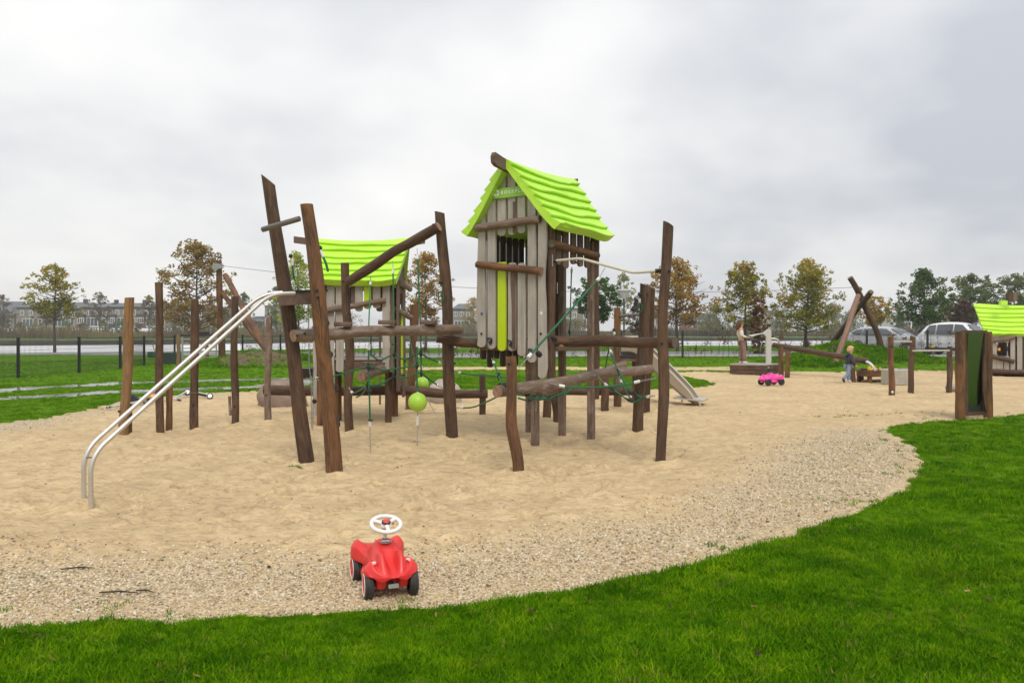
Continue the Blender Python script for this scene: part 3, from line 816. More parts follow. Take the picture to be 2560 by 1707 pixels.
def m_pebble():
    t = NT('pebble_stone'); rn = t.rnd(); n = t.noise(t.obj(), 60, 3)
    c = t.ramp(rn, [(0, (.16, .13, .09)), (.12, (.30, .23, .14)), (.26, (.50, .345, .16)), (.44, (.52, .415, .25)), (.72, (.64, .525, .335)), (.88, (.66, .58, .42)), (1, (.76, .70, .59))])
    return t.set(t.mix(t.rampf(n, .5, .8, 0, .3), c, (.2, .15, .1)), .6, spec=.35)
M_PEB = m_pebble()
def pebble(seed):
    rs = random.Random(seed); mb = MB(); mb.sphere((0, 0, 0), 1, 7, 5)
    vs = [tuple(c * rs.uniform(.8, 1.2) * k for c, k in zip(v, (1, .8, .58))) for v in mb.v]
    return vs, mb.f
pebs = [source_object('pebble_source', *pebble(k), M_PEB, True) for k in range(5)]
P_, Ro, Sc = [], [], []
for (r0, r1, den, s0, s1) in ((3.6, 5.2, 5200, .004, .0095), (5.2, 7.5, 2600, .0055, .0115), (7.5, 12, 700, .007, .014), (12, 20, 60, .01, .016)):
    area = R(78) * (r1 ** 2 - r0 ** 2) / 2; n = int(area * den)
    q = np.sqrt(rng.uniform(r0 ** 2, r1 ** 2, n)); a = R(1) * rng.uniform(-39, 39, n); x, y = np.sin(a) * q, np.cos(a) * q
    zn, so, gv = zone_at(x, y)
    keep = ((zn == 2) | (zn == 1)) & (rng.random(n) < np.clip(1.1 * gv ** 1.6 - .03, .004, 1))
    x, y = x[keep], y[keep]; k = len(x)
    s = rng.uniform(s0, s1, k)
    P_.append(np.stack([x, y, sampled_z(x, y) + s * .25], 1)); Ro.append(np.stack([rng.normal(0, .4, k), rng.normal(0, .4, k), rng.uniform(0, 6.28, k)], 1)); Sc.append(s)
gn_scatter('gravel_pebbles', np.concatenate(P_), np.concatenate(Ro), np.concatenate(Sc), pebs)

# fallen leaves blown over the lawn and the sand
def m_leaf():
    t = NT('fallen_leaf'); rn = t.rnd(); return t.set(t.ramp(rn, [(0, (.03, .022, .012)), (.4, (.10, .055, .02)), (.8, (.22, .13, .04)), (1, (.30, .24, .06))]), .7, spec=.2)
M_FL = m_leaf()
lf_src = [source_object('leaf_source', [(-.028, 0, 0), (-.008, -.014 - .003 * k, .006), (.02, -.011, .003), (.034, 0, .010), (.018, .013, .004), (-.01, .016, .008)], [(0, 1, 2, 3), (0, 3, 4, 5)], M_FL) for k in range(3)]
P_, Ro, Sc = [], [], []
for k in range(420):
    a = R(rng.uniform(-38, 38)); q = math.sqrt(rng.uniform(3.2 ** 2, 24 ** 2)) if k > 90 else math.sqrt(rng.uniform(3.2 ** 2, 8 ** 2)); x, y = math.sin(a) * q, math.cos(a) * q
    zn, so, gv = zone_at(np.array([x]), np.array([y]))
    if zn[0] == 1 and rng.random() < .72: continue
    P_.append((x, y, sz(x, y) + (.030 if zn[0] == 0 else .004))); Ro.append((rng.normal(0, .35), rng.normal(0, .35), rng.uniform(0, 6.28))); Sc.append(rng.uniform(.3, .75))
gn_scatter('fallen_leaves', P_, Ro, Sc, lf_src)
# ------------------------------------------------------------------ helpers for the play equipment
_bolt_me = None
def bolt(parent, p, r=.019, nrm=(0, -1, 0), mat=None, name='bolt'):
    global _bolt_me
    n = Vector(nrm).normalized(); rot = n.to_track_quat('Z', 'Y').to_matrix()
    if _bolt_me is None:
        mb = MB(); mb.sphere((0, 0, 0), 1, 10, 6, sc=(1, 1, .6)); o = mb.build(name, BOLT, origin=(0, 0, 0)); _bolt_me = o.data
        bpy.data.objects.remove(o)
    o = bpy.data.objects.new(name, _bolt_me); COL.objects.link(o)
    o.parent = parent; o.location = Vector(p) - WL[parent.name]; o.rotation_euler = rot.to_euler(); o.scale = (r, r, r); WL[o.name] = Vector(p)
    return o
def cam_dir(p): return (Vector((0, 0, CAMH)) - Vector(p)).normalized()
def path_cut(pts, a, b):
    """part of a polyline between arc lengths a and b (b counted from the end)"""
    L = [0.0]
    for i in range(1, len(pts)): L.append(L[-1] + (pts[i] - pts[i - 1]).length)
    tot = L[-1]; b = tot - b
    def at(s):
        for i in range(1, len(pts)):
            if L[i] >= s - 1e-9:
                t = (s - L[i - 1]) / max(1e-9, L[i] - L[i - 1]); return pts[i - 1].lerp(pts[i], min(1, max(0, t)))
        return pts[-1]
    return [at(a)] + [pts[i] for i in range(len(pts)) if a + 1e-4 < L[i] < b - 1e-4] + [at(b)], at, tot
def rope(parent, pts, c0=0.0, c1=0.0, r=.0105, smooth=True):
    """a rope with sleeved ends; c0 / c1 = length of chain between the sleeve and the fixing at either end"""
    P = catmull(pts, 7) if smooth and len(pts) > 2 else [Vector(p) for p in pts]
    mid, at, tot = path_cut(P, c0, c1)
    mb = MB(); mb.tube(mid, r, 7, 0, seed=random.randrange(999)); o = mb.build('rope', ROPE, parent)
    for c, s0, sg in ((c0, 0.0, 1), (c1, tot, -1)):
        if c <= 0: continue
        a, b = at(s0), at(s0 + sg * c)
        mc = MB(); mc.chain(a, b, .030, .0062, 0.0); mc.build('chain', GALV, parent)
        e = at(s0 + sg * (c + .075)); mf = MB(); mf.tube([b, b.lerp(e, .1), b.lerp(e, .9), e], [r * .8, r * 1.75, r * 1.75, r * .8], 9, 0, smooth=False); mf.build('ferrule', FERR, parent)
    return o
def clamp(parent, p, r=.022, axis=(0, 0, 1)):
    p = Vector(p); a = Vector(axis).normalized(); mb = MB()
    mb.tube([p - a * .020, p - a * .016, p + a * .016, p + a * .020], [r * .6, r, r, r * .6], 10, 0)
    mb.tube([p - a * .045, p + a * .045], r * .62, 8, 0)
    return mb.build('clamp', BLACK, parent)
def pole(name, a, b, r0, r1, seed, mats=None, parent=None, **k):
    mb = MB(); mb.log(a, b, r0, r1, seed=seed, **k)
    return mb.build(name, mats or [W_DARK, END_DARK], parent)
def sunk(p, dz=.25): return Vector(p) - Vector((0, 0, dz))

# ------------------------------------------------------------------ climbing frame (the big leaning posts with beams, platform and slide poles)
cf_loc = G0(839, 1179)
frame = thing('climbing_frame', (cf_loc.x + .9, cf_loc.y + 1.2, 0), 'climbing frame of tall leaning log posts with a balance log and twin steel slide poles', 'climbing frame')
p1 = G0(776, 1157); p2 = G0(839, 1180); p3 = G0(877, 1083); p4 = G0(1133, 1096)
pole('post', sunk(p1), V(671, 450, 8.95), .083, .072, 11, [W_DARK, END_DARK], frame, seg=12, via=[(.45, (.012, 0, 0))], tilt1=(-1.05, 0, 0), wob=.01)
pole('post', sunk(p2), V(766, 511, 8.40), .085, .070, 12, [W_WARM, END_DARK], frame, seg=12, bend=(.035, 0, 0), lump=.05, tilt1=(-.1, 0, 0))
pole('post', sunk(p3), V(862, 657, 11.55), .066, .060, 13, [W_DARK, END_DARK], frame, seg=12, via=[(.28, (-.025, 0, 0)), (.55, (.03, 0, 0))])
pole('post', sunk(p4), V(1099, 531, 11.05), .088, .068, 14, [W_DARK, END_DARK], frame, seg=12, via=[(.62, (.03, 0, 0)), (.3, (.01, 0, 0))], tilt1=(-.3, 0, 0))
ba, bb = V(733, 838, 8.85), V(1151, 823, 10.93)
bal = pole('balance_beam', ba, bb, .070, .066, 15, [W_GREY, END_PALE], frame, seg=14, via=[(.42, (0, 0, .03)), (.2, (0, 0, -.015))], lump=.06)
for (px, w, s) in ((857, 46, 1), (967, 44, 2), (1070, 42, 3)):
    # discs standing on the beam
    t = 0
    for k in range(200):
        t = k / 199; q = ba.lerp(bb, t)
        if CX + F * q.x / q.y >= px: break
    q = ba.lerp(bb, t); wr = w / 2 / F * q.y
    mb = MB(); zz = .070 + (.012 if s == 1 else .022 if s == 2 else .006)
    mb.tube([q + Vector((0, 0, zz)), q + Vector((0, 0, zz + .012)), q + Vector((0, 0, zz + .045)), q + Vector((0, 0, zz + .052))], [wr * .94, wr, wr, wr * .95], 22, 0, capmat=1, seed=s)
    mb.build('step_disc', [PLANK_BR, PLANK], frame)
dg = pole('beam', V(872, 704, 11.45), V(1097, 566, 10.86), .070, .066, 16, [W_DARK, END_PALE], frame, seg=12, via=[(.5, (0, 0, .045))], lump=.07)
pole('beam', V(1092, 844, 10.95), V(1215, 861, 11.12), .072, .066, 17, [W_DARK, END_DARK], frame, seg=8, bend=(0, 0, -.01))
mb = MB(); tb = [V(657, 574, 8.72), V(700, 561, 8.62), V(748, 547, 8.50)]
mb.tube([tb[0] - (tb[1] - tb[0]).normalized() * .008, tb[0], tb[1], tb[2], tb[2] + (tb[2] - tb[1]).normalized() * .004], [.018, .030, .030, .030, .026], 14, 0); mb.build('cross_bar', STEELD, frame)
# platform
C, Lf, Rt = V(740, 731, 8.58), V(697, 735, 8.86), V(816, 729, 8.92)
base = [C, Rt, Rt + Lf - C, Lf]
mb = MB(); wc = [(p.x, p.y, p.z) for p in base]; mb.poly([p - Vector((0, 0, .065)) for p in base], (0, 0, 1), .13, 0, wc); mb.build('platform', [PLANK_BR], frame)
ctr = sum(base, Vector()) / 4
mb = MB(); mb.poly([ctr + (p - ctr) * 1.06 + Vector((0, 0, .012)) for p in base], (0, 0, 1), .022, 0); mb.build('platform_deck', [BLACK], frame)
# twin steel slide poles
def bend_pipe(pts, rc=.12, n=6):
    out = [Vector(pts[0])]
    for i in range(1, len(pts) - 1):
        a, b, c = Vector(pts[i - 1]), Vector(pts[i]), Vector(pts[i + 1])
        u = (a - b).normalized(); v = (c - b).normalized()
        for k in range(n + 1):
            t = k / n; out.append((b + u * rc) * (1 - t) ** 2 + b * 2 * t * (1 - t) + (b + v * rc) * t * t)
    out.append(Vector(pts[-1])); return out
for pts in ([V(211, 1340, 7.04), V(209, 1128, 7.04), V(654, 736, 8.62), V(706, 731, 8.70)], [V(229, 1350, 6.86), V(226, 1140, 6.86), V(677, 734, 8.45), V(738, 733, 8.58)]):
    mb = MB(); mb.tube(bend_pipe(pts, .17, 8), .0205, 14, 0); mb.build('slide_pole', STEEL, frame)
mb = MB(); mb.tube([V(217, 1143, 7.02), V(229, 1143, 6.88)], .008, 8, 0); mb.build('spacer', STEELD, frame)
for px, py, d in ((792, 725, 8.32), (794, 742, 8.32), (762, 834, 8.78), (1142, 824, 10.86), (1098, 847, 10.87), (1083, 562, 10.78), (857, 703, 11.49), (870, 783, 11.47), (878, 992, 11.6), (1137, 908, 11.04), (1136, 962, 11.06), (743, 839, 8.78)):
    bolt(frame, V(px, py, d), .017)
for px, py in ((817, 808), (826, 886), (836, 968), (844, 1048), (844, 1060)):
    t = (1180 - py) / (1180 - 511); d = 8.5 + .0
    q = V(px, py, d + .02); mb = MB(); mb.sphere(q, .030, 10, 7, 0, (1.0, .9, 1.25)); mb.sphere(q + Vector((.004, -.012, -.024)), .019, 9, 6, 0); mb.build('climbing_hold', BLACK, frame)

# ropes and chains hung on the climbing frame
net = thing('rope_net', V(985, 920, 10.4), 'sagging green rope climbing net hung below the balance log with chained ends', 'rope net')
def T(px, py, d): return V(px, py, d)
rope(net, [T(925, 833, 9.72), T(922, 880, 9.72), T(921, 930, 9.72), T(924, 1000, 9.72), T(926, 1134, 9.75)], .13, .33, .0115)
rope(net, [T(927, 690, 11.3), T(924, 760, 10.9), T(921, 840, 10.5)], .12, 0, .009)
rope(net, [T(982, 652, 11.15), T(984, 760, 11.0), T(985, 880, 10.7), T(984, 944, 10.6)], .12, 0, .010)
rope(net, [T(1043, 622, 10.95), T(1048, 740, 10.8), T(1052, 860, 10.7), T(1053, 935, 10.6)], .08, 0, .011)
rope(net, [T(1045, 834, 10.33), T(1042, 900, 10.33), T(1043, 978, 10.36)], .10, 0, .0115)
rope(net, [T(926, 885, 9.9), T(950, 900, 10.1), T(985, 886, 10.6), T(1012, 899, 10.5), T(1046, 884, 10.5), T(1075, 897, 10.7), T(1114, 913, 11.05)], 0, .12)
rope(net, [T(764, 946, 9.0), T(800, 946, 8.9), T(835, 940, 9.2), T(920, 917, 9.75), T(955, 925, 9.9), T(985, 922, 10.1), T(1043, 915, 10.36)], .16, 0)
rope(net, [T(872, 968, 11.4), T(884, 982, 11.2), T(920, 965, 9.9), T(952, 960, 10.2), T(984, 943, 10.6), T(1015, 944, 10.5), T(1050, 932, 10.55), T(1078, 952, 10.8), T(1112, 974, 11.05)], .10, .12)
rope(net, [T(891, 993, 11.3), T(906, 985, 10.6), T(917, 968, 9.9)], 0, 0)
rope(net, [T(1021, 830, 11.6), T(1036, 900, 11.0), T(1042, 930, 10.6)], 0, 0, .008)
for px, py, d in ((921, 918, 9.72), (924, 976, 9.72), (986, 886, 10.58), (984, 943, 10.58), (1043, 914, 10.33), (1052, 884, 10.5), (1053, 934, 10.55), (919, 962, 9.8)): clamp(net, T(px, py, d))
for px, py, d in ((924, 978, 9.72), (926, 1050, 9.73), (985, 861, 10.62)):
    mb = MB(); q = T(px, py, d); mb.tube([q - Vector((0, 0, .008)), q, q + Vector((0, 0, .008))], [.026, .034, .026], 12, 0); mb.build('stop_disc', BLACK, net)

def ball_on_rope(px, py, d, r, label, top=None, chain_to=None):
    c = V(px, py, d); o = thing('rope_ball', c, label, 'ball', 'lime green balls threaded on ropes')
    mb = MB(); mb.sphere(c, r, 28, 18, 0); mb.build('ball', BALL, o)
    mb = MB(); mb.tube([c + Vector((0, 0, r * .96)), c + Vector((0, 0, r * 1.02)), c + Vector((0, 0, r * 1.06))], [r * .16, r * .16, r * .06], 12, 0); mb.build('collar', FERR, o)
    if top is not None: rope(o, [c + Vector((0, 0, r)), top], 0, .1)
    if chain_to is not None:
        m = c.lerp(chain_to, .5); rope(o, [c - Vector((0, 0, r)), chain_to], .05, (c - chain_to).length * .48, .0105, False)
    return o
ball_on_rope(1044, 1005, 10.38, .124, 'large lime green ball hanging nearest on a rope that is chained to the sand', None, V(1043, 1118, 10.38))
ball_on_rope(1055, 959, 14.4, .122, 'smaller looking lime green ball hanging farther back above the low log', V(1053, 900, 14.4), V(1090, 1036, 14.2))

net2 = thing('rope_net', V(1200, 970, 10), 'pair of green ropes stretched from the tall bent post to the stump post beside it', 'rope net')
rope(net2, [T(1138, 929, 11.06), T(1175, 936, 10.5), T(1247, 941, 9.6), T(1292, 955, 8.6)], .16, 0)
rope(net2, [T(1138, 1019, 11.06), T(1180, 1018, 10.6), T(1215, 1005, 10), T(1250, 988, 8.9)], .18, 0)
rope(net2, [T(1229, 896, 10.6), T(1236, 910, 10.4), T(1247, 941, 9.6), T(1256, 960, 9.2)], .10, 0)
clamp(net2, T(1247, 941, 9.6))

# hanging rope loops
def hang_loop(px, py, d, label, L=.26):
    p = V(px, py, d); o = thing('rope_loop', p, label, 'rope loop', 'short rope loops bolted to the posts')
    mb = MB(); mb.sphere(p, .030, 10, 7, 0, (1, .8, 1)); mb.build('knob', BLACK, o)
    mb = MB(); mb.tube([p - Vector((0, 0, .02)), p - Vector((0, 0, .06))], .010, 8, 0); mb.tube([p - Vector((0, 0, .06)), p - Vector((0, 0, .12))], .017, 9, 1, smooth=False); mb.build('sleeve', [ROPE, FERR], o)
    pts = [p - Vector((0, 0, .12))]
    for k in range(1, 8):
        a = k / 8 * 2 * math.pi; pts.append(p + Vector((math.sin(a) * .034, 0, -.12 - (1 - math.cos(a)) * .5 * (L - .12))))
    pts.append(p - Vector((0, 0, .12))); mb = MB(); mb.tube(catmull(pts, 4), .0085, 7, 0); mb.build('loop', ROPE, o)
hang_loop(1102, 706, 10.93, 'green rope loop hanging on the left of the tall bent post')
hang_loop(1599, 736, 11.68, 'green rope loop hanging on the double post at the right')
grab = thing('grab_rope', V(795, 618, 8.5), 'short green grab rope curving off the right side of the orange brown post', 'rope')
mb = MB(); mb.sphere(V(797, 620, 8.45), .032, 10, 7, 0, (1.2, .8, .9)); mb.build('knob', BLACK, grab)
mb = MB(); mb.tube([V(800, 626, 8.42), V(808, 643, 8.42)], .017, 9, 0, smooth=False); mb.build('sleeve', FERR, grab)
mb = MB(); mb.tube(catmull([V(808, 643, 8.42), V(814, 656, 8.4), V(818, 670, 8.4), V(820, 679, 8.4)], 5), .013, 8, 0); mb.build('rope', ROPE, grab)
grab2 = thing('grab_rope', V(729, 640, 8.95), 'short green grab rope hanging straight down beside the tallest leaning post', 'rope')
mb = MB(); mb.sphere(V(727, 640, 8.95), .022, 10, 7, 0); mb.build('knob', BLACK, grab2)
mb = MB(); mb.tube([V(730, 650, 8.95), V(731, 664, 8.95)], .015, 9, 0, smooth=False); mb.build('sleeve', FERR, grab2)
mb = MB(); mb.tube([V(731, 664, 8.95), V(733, 682, 8.95), V(737, 702, 8.95)], .011, 8, 0); mb.build('rope', ROPE, grab2)

# bucket hoist on chains behind the frame
hoist = thing('bucket_hoist', V(775, 900, 9.1), 'black rubber bucket on a long steel hoist chain below the small platform', 'bucket')
bk = V(770, 946, 11.4); mb = MB()
pr = [(0, .0), (.062, .0), (.072, .02), (.084, .15), (.088, .155), (.082, .16), (.074, .15), (.062, .03), (0, .028)]
vs = []; fs = []
for (rr_, zz) in pr:
    for k in range(16): vs.append(bk + Vector((rr_ * math.cos(k * math.pi / 8), rr_ * math.sin(k * math.pi / 8), zz)))
for i in range(len(pr) - 1):
    for k in range(16): fs.append((i * 16 + k, i * 16 + (k + 1) % 16, (i + 1) * 16 + (k + 1) % 16, (i + 1) * 16 + k))
mb.add(vs, fs, 0, True); mb.build('bucket', BLACK, hoist)
mb = MB(); mb.tube([bk + Vector((math.cos(a) * .086, math.sin(a) * .086, .15 + .0)) for a in [k * math.pi / 8 for k in range(16)]], .005, 6, 0, closed=True); mb.build('rim_wire', GALV, hoist)
mb = MB(); mb.chain(V(771, 755, 8.98), V(773, 918, 10.2), .034, .006); mb.chain(V(773, 918, 10.2), V(785, 1000, 10.2), .034, .006); mb.build('chain', GALV, hoist)
mb = MB(); mb.chain(V(784, 920, 10.0), V(782, 1075, 10.0), .034, .006); mb.chain(V(778, 940, 10.0), V(779, 1070, 10.0), .034, .006); mb.build('chain', GALV, hoist)
mb = MB(); mb.sphere(V(786, 1003, 10.0), .030, 10, 7, 0); mb.build('weight', BLACK, hoist)

# ------------------------------------------------------------------ free-standing row of log posts at the left
def log_post(px, py, tx, ty, r0, r1, seed, mats, label, tilt=None, extra=None, sinkz=.25, **k):
    b = G0(px, py); d = b.y
    o = thing('log_post', b, label, 'log post', 'free standing wooden log posts')
    pole('log', sunk(b, sinkz), V(tx, ty, d), r0, r1, seed, mats, o, tilt1=tilt, **k)
    if extra:
        for (ex_, ey_) in extra: bolt(o, V(ex_, ey_, d - r0 - .002), .018)
    return o
log_post(308, 1087, 324, 744, .070, .066, 21, [W_TAN, END_DARK], 'pale tan log post standing farthest left behind the steel slide poles', (.1, 0, 0), [(297, 1028)])
log_post(326, 1085, 323, 1009, .036, .036, 22, [W_DARK, END_PALE], 'short dark stump tucked against the pale tan log post', wob=.003)
log_post(401, 1081, 397, 706, .062, .053, 23, [W_DARK, END_DARK], 'tallest dark log post of the left row with a flat top')
log_post(421, 1078, 424, 965, .046, .046, 24, [W_WARM, END_DARK], 'short log stump pressed against the tallest dark post of the left row', (.3, 0, 0), wob=.003)
l3 = log_post(487, 1073, 487, 749, .064, .058, 25, [W_DARK, END_PALE], 'log post with a pale peeled ring low on its trunk, in the left row', None, [(483, 1011)], via=[(.2, (-.02, 0, 0))])
mb = MB(); q = V(484.5, 981, l3.location.y); mb.tube([q - Vector((0, 0, .006)), q + Vector((0, 0, .006))], .0665, 16, 0, cap=False); mb.build('peeled_ring', [W_ROSE], l3)
log_post(587, 1061, 587, 741, .059, .055, 26, [W_DARK, END_PALE], 'straight slim log post fourth in the left row, left of the boulder', None, [(586, 1015)])
log_post(578, 1040, 574, 990, .026, .026, 27, [W_GREY, END_PALE], 'thin grey stake almost hidden behind the fourth post of the left row', wob=.002)
log_post(670, 1051, 673, 793, .058, .049, 28, [W_GREY, END_PALE], 'grey weathered log post with a slanted top in front of the boulder', (.55, 0, 0), [(665, 988)], via=[(.3, (-.015, 0, 0))])

# ------------------------------------------------------------------ balance log frame at the right
bl = thing('balance_log_frame', G0(1298, 1183), 'balance log rising from the front stump post to the double post by the slide', 'balance beam')
q5 = G0(1298, 1184); pole('post', sunk(q5), V(1277, 891, 8.40), .066, .056, 31, [W_WARM, END_DARK], bl, seg=12, via=[(.5, (-.03, 0, 0))], lump=.04)
q7 = G0(1592, 1081); pole('post', sunk(q7), V(1614, 714, 11.75), .085, .078, 32, [W_DARK, END_DARK], bl, seg=10, tilt1=(-.4, 0, 0))
q8 = G0(1612, 1032); pole('post', sunk(q8), V(1627, 716, 13.7), .086, .080, 33, [W_DARK, END_DARK], bl, seg=10, tilt1=(-.5, 0, 0))
pole('balance_beam', V(1243, 976, 8.56), V(1626, 922, 11.58), .068, .066, 34, [W_GREY, END_PALE], bl, seg=16, via=[(.12, (0, 0, -.02)), (.62, (0, 0, .03)), (.75, (0, 0, -.01))], lump=.07)
mb = MB(); q = V(1251, 974.5, 8.62); q2 = V(1263, 972, 8.70); mb.tube([q, q2], .0712, 16, 0, cap=False); mb.build('end_band', BLACK, bl)
pole('balance_beam', V(1352, 986, 12.7), V(1564, 911, 13.2), .070, .068, 35, [W_GREY, END_DARK], bl, seg=10, lump=.06, bend=(0, 0, .02))
for px, py, tx, ty, r_, s in ((1397, 1053, 1386, 975, .075, 36), (1368, 1043, 1366, 960, .070, 37), (1515, 1027, 1511, 938, .072, 38)):
    q = G0(px, py); pole('stub_post', sunk(q), V(tx, ty, q.y), r_, r_, s, [W_DARK, END_DARK], bl, seg=6)
for px, py, d in ((1272, 909, 8.34), (1408, 946, 9.6), (1444, 943, 9.9), (1505, 933, 10.4), (1518, 931, 10.5), (1612, 922, 11.48), (1619, 735, 11.66)): bolt(bl, V(px, py, d), .016)

ln = thing('rope_net', V(1480, 975, 9.6), 'tangle of green ropes with black clamps strung under the rising balance log', 'rope net')
rope(ln, [T(1365, 954, 9.25), T(1390, 962, 9.2), T(1430, 968, 9.2), T(1490, 968, 9.2), T(1560, 962, 9.15), T(1606, 951, 9.1), T(1640, 945, 9.08)], .16, .18)
rope(ln, [T(1493, 938, 10.2), T(1516, 963, 10.0), T(1532, 973, 9.8), T(1560, 993, 9.6), T(1578, 1004, 9.5)], .20, 0)
rope(ln, [T(1546, 938, 10.6), T(1556, 962, 10.3), T(1566, 980, 10.0), T(1580, 1003, 9.5)], .17, 0)
rope(ln, [T(1522, 856, 11.2), T(1528, 884, 11.0), T(1546, 928, 10.5), T(1566, 962, 10.0), T(1586, 984, 9.6), T(1608, 992, 9.4), T(1637, 989, 9.1)], .16, .14)
rope(ln, [T(1522, 872, 11.5), T(1516, 905, 11.8), T(1512, 930, 12.0)], 0, 0, .009)
rope(ln, [T(1578, 1004, 9.5), T(1590, 1004, 9.45), T(1602, 996, 9.4), T(1604, 992, 9.4)], 0, 0)
rope(ln, [T(1547, 935, 10.5), T(1541, 950, 10.4), T(1540, 972, 10.0)], 0, 0)
rope(ln, [T(1296, 987, 8.6), T(1316, 989, 9.2), T(1345, 997, 9.8), T(1375, 996, 10.2), T(1410, 985, 10.8), T(1455, 955, 11.6)], 0, 0, .012)
rope(ln, [T(1296, 995, 8.6), T(1318, 1000, 9.0), T(1345, 997, 9.5), T(1370, 995, 9.9), T(1398, 986, 10.2), T(1420, 972, 10.5)], 0, 0, .011)
rope(ln, [T(1322, 982, 10.5), T(1334, 990, 10.3), T(1350, 995, 9.9), T(1368, 994, 9.9)], 0, 0)
rope(ln, [T(1338, 978, 10.9), T(1351, 989, 10.5), T(1366, 994, 10.2)], 0, 0)
for px, py, d, ax in ((1315, 987, 9.1, (1, 0, 0)), (1332, 990, 9.6, (1, 1, 0)), (1351, 993, 9.8, (0, 1, 1)), (1369, 992, 9.9, (1, 0, .4)), (1322, 1000, 9.0, (1, 0, 0)), (1390, 990, 10.2, (1, 0, .4)), (1405, 982, 10.6, (1, 0, .6)), (1531, 972, 9.78, (1, 0, -.7)), (1572, 1000, 9.5, (1, 0, -.6)), (1547, 930, 10.5, (.5, 0, -1)), (1588, 985, 9.55, (.7, 0, -.8)), (1578, 1000, 9.48, (0, 1, .5))): clamp(ln, T(px, py, d), .019, ax)

# long low log behind, with its stub posts
ll = thing('low_log', G0(1205, 1037), 'long low brown log rail running behind the frame from the boulder to a stub post', 'log rail')
pole('log', V(661, 975, 14.4), V(1219, 983, 14.2), .088, .082, 41, [W_DARK, END_DARK], ll, seg=18, via=[(.62, (0, 0, .035)), (.8, (0, 0, -.03))], lump=.05)
q = G0(1206, 1037); pole('stub_post', sunk(q), V(1206, 934, q.y), .058, .056, 42, [W_DARK, END_DARK], ll, seg=5, wob=.004)
bolt(ll, V(1203, 976, 14.1), .02)
ll2 = thing('low_log', G0(1470, 1020), 'short low brown log seen behind the square tower post on the right', 'log rail')
pole('log', V(1405, 978, 15.3), V(1592, 979, 15.0), .075, .072, 44, [W_DARK, END_DARK], ll2, seg=8)
q = G0(1543, 1019); pole('post', sunk(q), V(1543, 769, q.y), .080, .060, 45, [W_WARM, END_PALE], ll2, seg=10)
mb = MB(); mb.tube([V(1550, 790, 15.5), V(1600, 785, 15.3), V(1640, 779, 15.1)], .030, 10, 0); mb.build('cross_bar', STEELD, ll2)
rope(ll2, [V(1536, 838, 15.4), V(1540, 836, 15.3), V(1570, 822, 14.6), V(1596, 803, 13.8)], 0, .0)
mb = MB(); mb.sphere(V(1535, 825, 15.4), .035, 10, 7, 0); mb.tube([V(1535, 829, 15.4), V(1537, 838, 15.4)], .022, 8, 1); mb.build('rope_knob', [BLACK, FERR], ll2)
lean = log_post(1025, 1022, 1037, 762, .095, .085, 46, [W_WARM, END_DARK], 'leaning brown post behind the rope net with the low log passing in front', None, None)
# ------------------------------------------------------------------ houses on stilts: tower (centre), play house (left rear), small hut (right)
class Frame:
    def __init__(s, ox, oy, a):
        s.o = Vector((ox, oy, 0)); s.u = Vector((math.cos(a), -math.sin(a), 0)); s.v = Vector((math.sin(a), math.cos(a), 0)); s.n = -s.v
    def P(s, u, v, z): return s.o + s.u * u + s.v * v + Vector((0, 0, z))
    def su(s, px, v):
        """u of the point on the line v = const that shows in photo column px"""
        k = (px - CX) / F; a = s.o + s.v * v
        return (k * a.y - a.x) / (s.u.x - k * s.u.y)
    def sv(s, px, u):
        k = (px - CX) / F; a = s.o + s.u * u
        return (k * a.y - a.x) / (s.v.x - k * s.v.y)
    def z(s, py, u, v): return CAMH - (py - HZ) / F * s.P(u, v, 0).y
def plank(parent, A, ax, nrm, w0, w1, z0, z1, t, mat, rb=True, rt=False, wl=0.0, wr=0.0, seed=0, slope=0.0, name='plank', label=None):
    """upright board: along ax from w0 to w1, between heights z0 and z1, thickness t along nrm; ends rounded (rb, rt) or sloping"""
    rs = random.Random(seed); ph = rs.uniform(0, 6); ph2 = rs.uniform(0, 6)
    o = []; w = w1 - w0; rad = min(w * .32, .05)
    def edge(z, side):
        if side < 0: return w0 + wl * math.sin(z * 4.2 + ph) + .5 * wl * math.sin(z * 9 + ph2)
        return w1 + wr * math.sin(z * 3.7 + ph2) + .5 * wr * math.sin(z * 8 + ph)
    n = max(2, int((z1 - z0) / .12)) if (wl or wr) else 1
    if rb:
        for k in range(7):
            a = math.pi + k * math.pi / 6 ; o.append(((w0 + w1) / 2 + math.cos(a) * w / 2, z0 + rad + math.sin(a) * rad))
    else: o += [(w0, z0), (w1, z0)]
    for k in range(1, n): o.append((edge(z0 + (z1 - z0) * k / n, 1), z0 + (z1 - z0) * k / n))
    if rt:
        for k in range(7):
            a = k * math.pi / 6; o.append(((w0 + w1) / 2 + math.cos(a) * w / 2, z1 - rad + math.sin(a) * rad))
    else: o += [(w1, z1 + slope * w / 2), (w0, z1 - slope * w / 2)]
    for k in range(n - 1, 0, -1): o.append((edge(z0 + (z1 - z0) * k / n, -1), z0 + (z1 - z0) * k / n))
    A = Vector(A); ax = Vector(ax)
    pts = [A + ax * a + Vector((0, 0, z)) for a, z in o]
    off = rs.uniform(0, 20); wc = [(a - (w0 + w1) / 2, 0, z + off) for a, z in o]
    mb = MB(); mb.poly(pts, nrm, t, 0, wc)
    ob = mb.build(name, mat if isinstance(mat, list) else [mat], parent)
    if label: ob['label'] = label
    ob['_'] = 0; del ob['_']
    return ob
def half_log(parent, A, B, r, mat, seed, name='corner_log'):
    mb = MB(); mb.log(A, B, r, r, n=12, seg=8, seed=seed, wob=.004, lump=.03)
    return mb.build(name, [mat, END_DARK], parent)
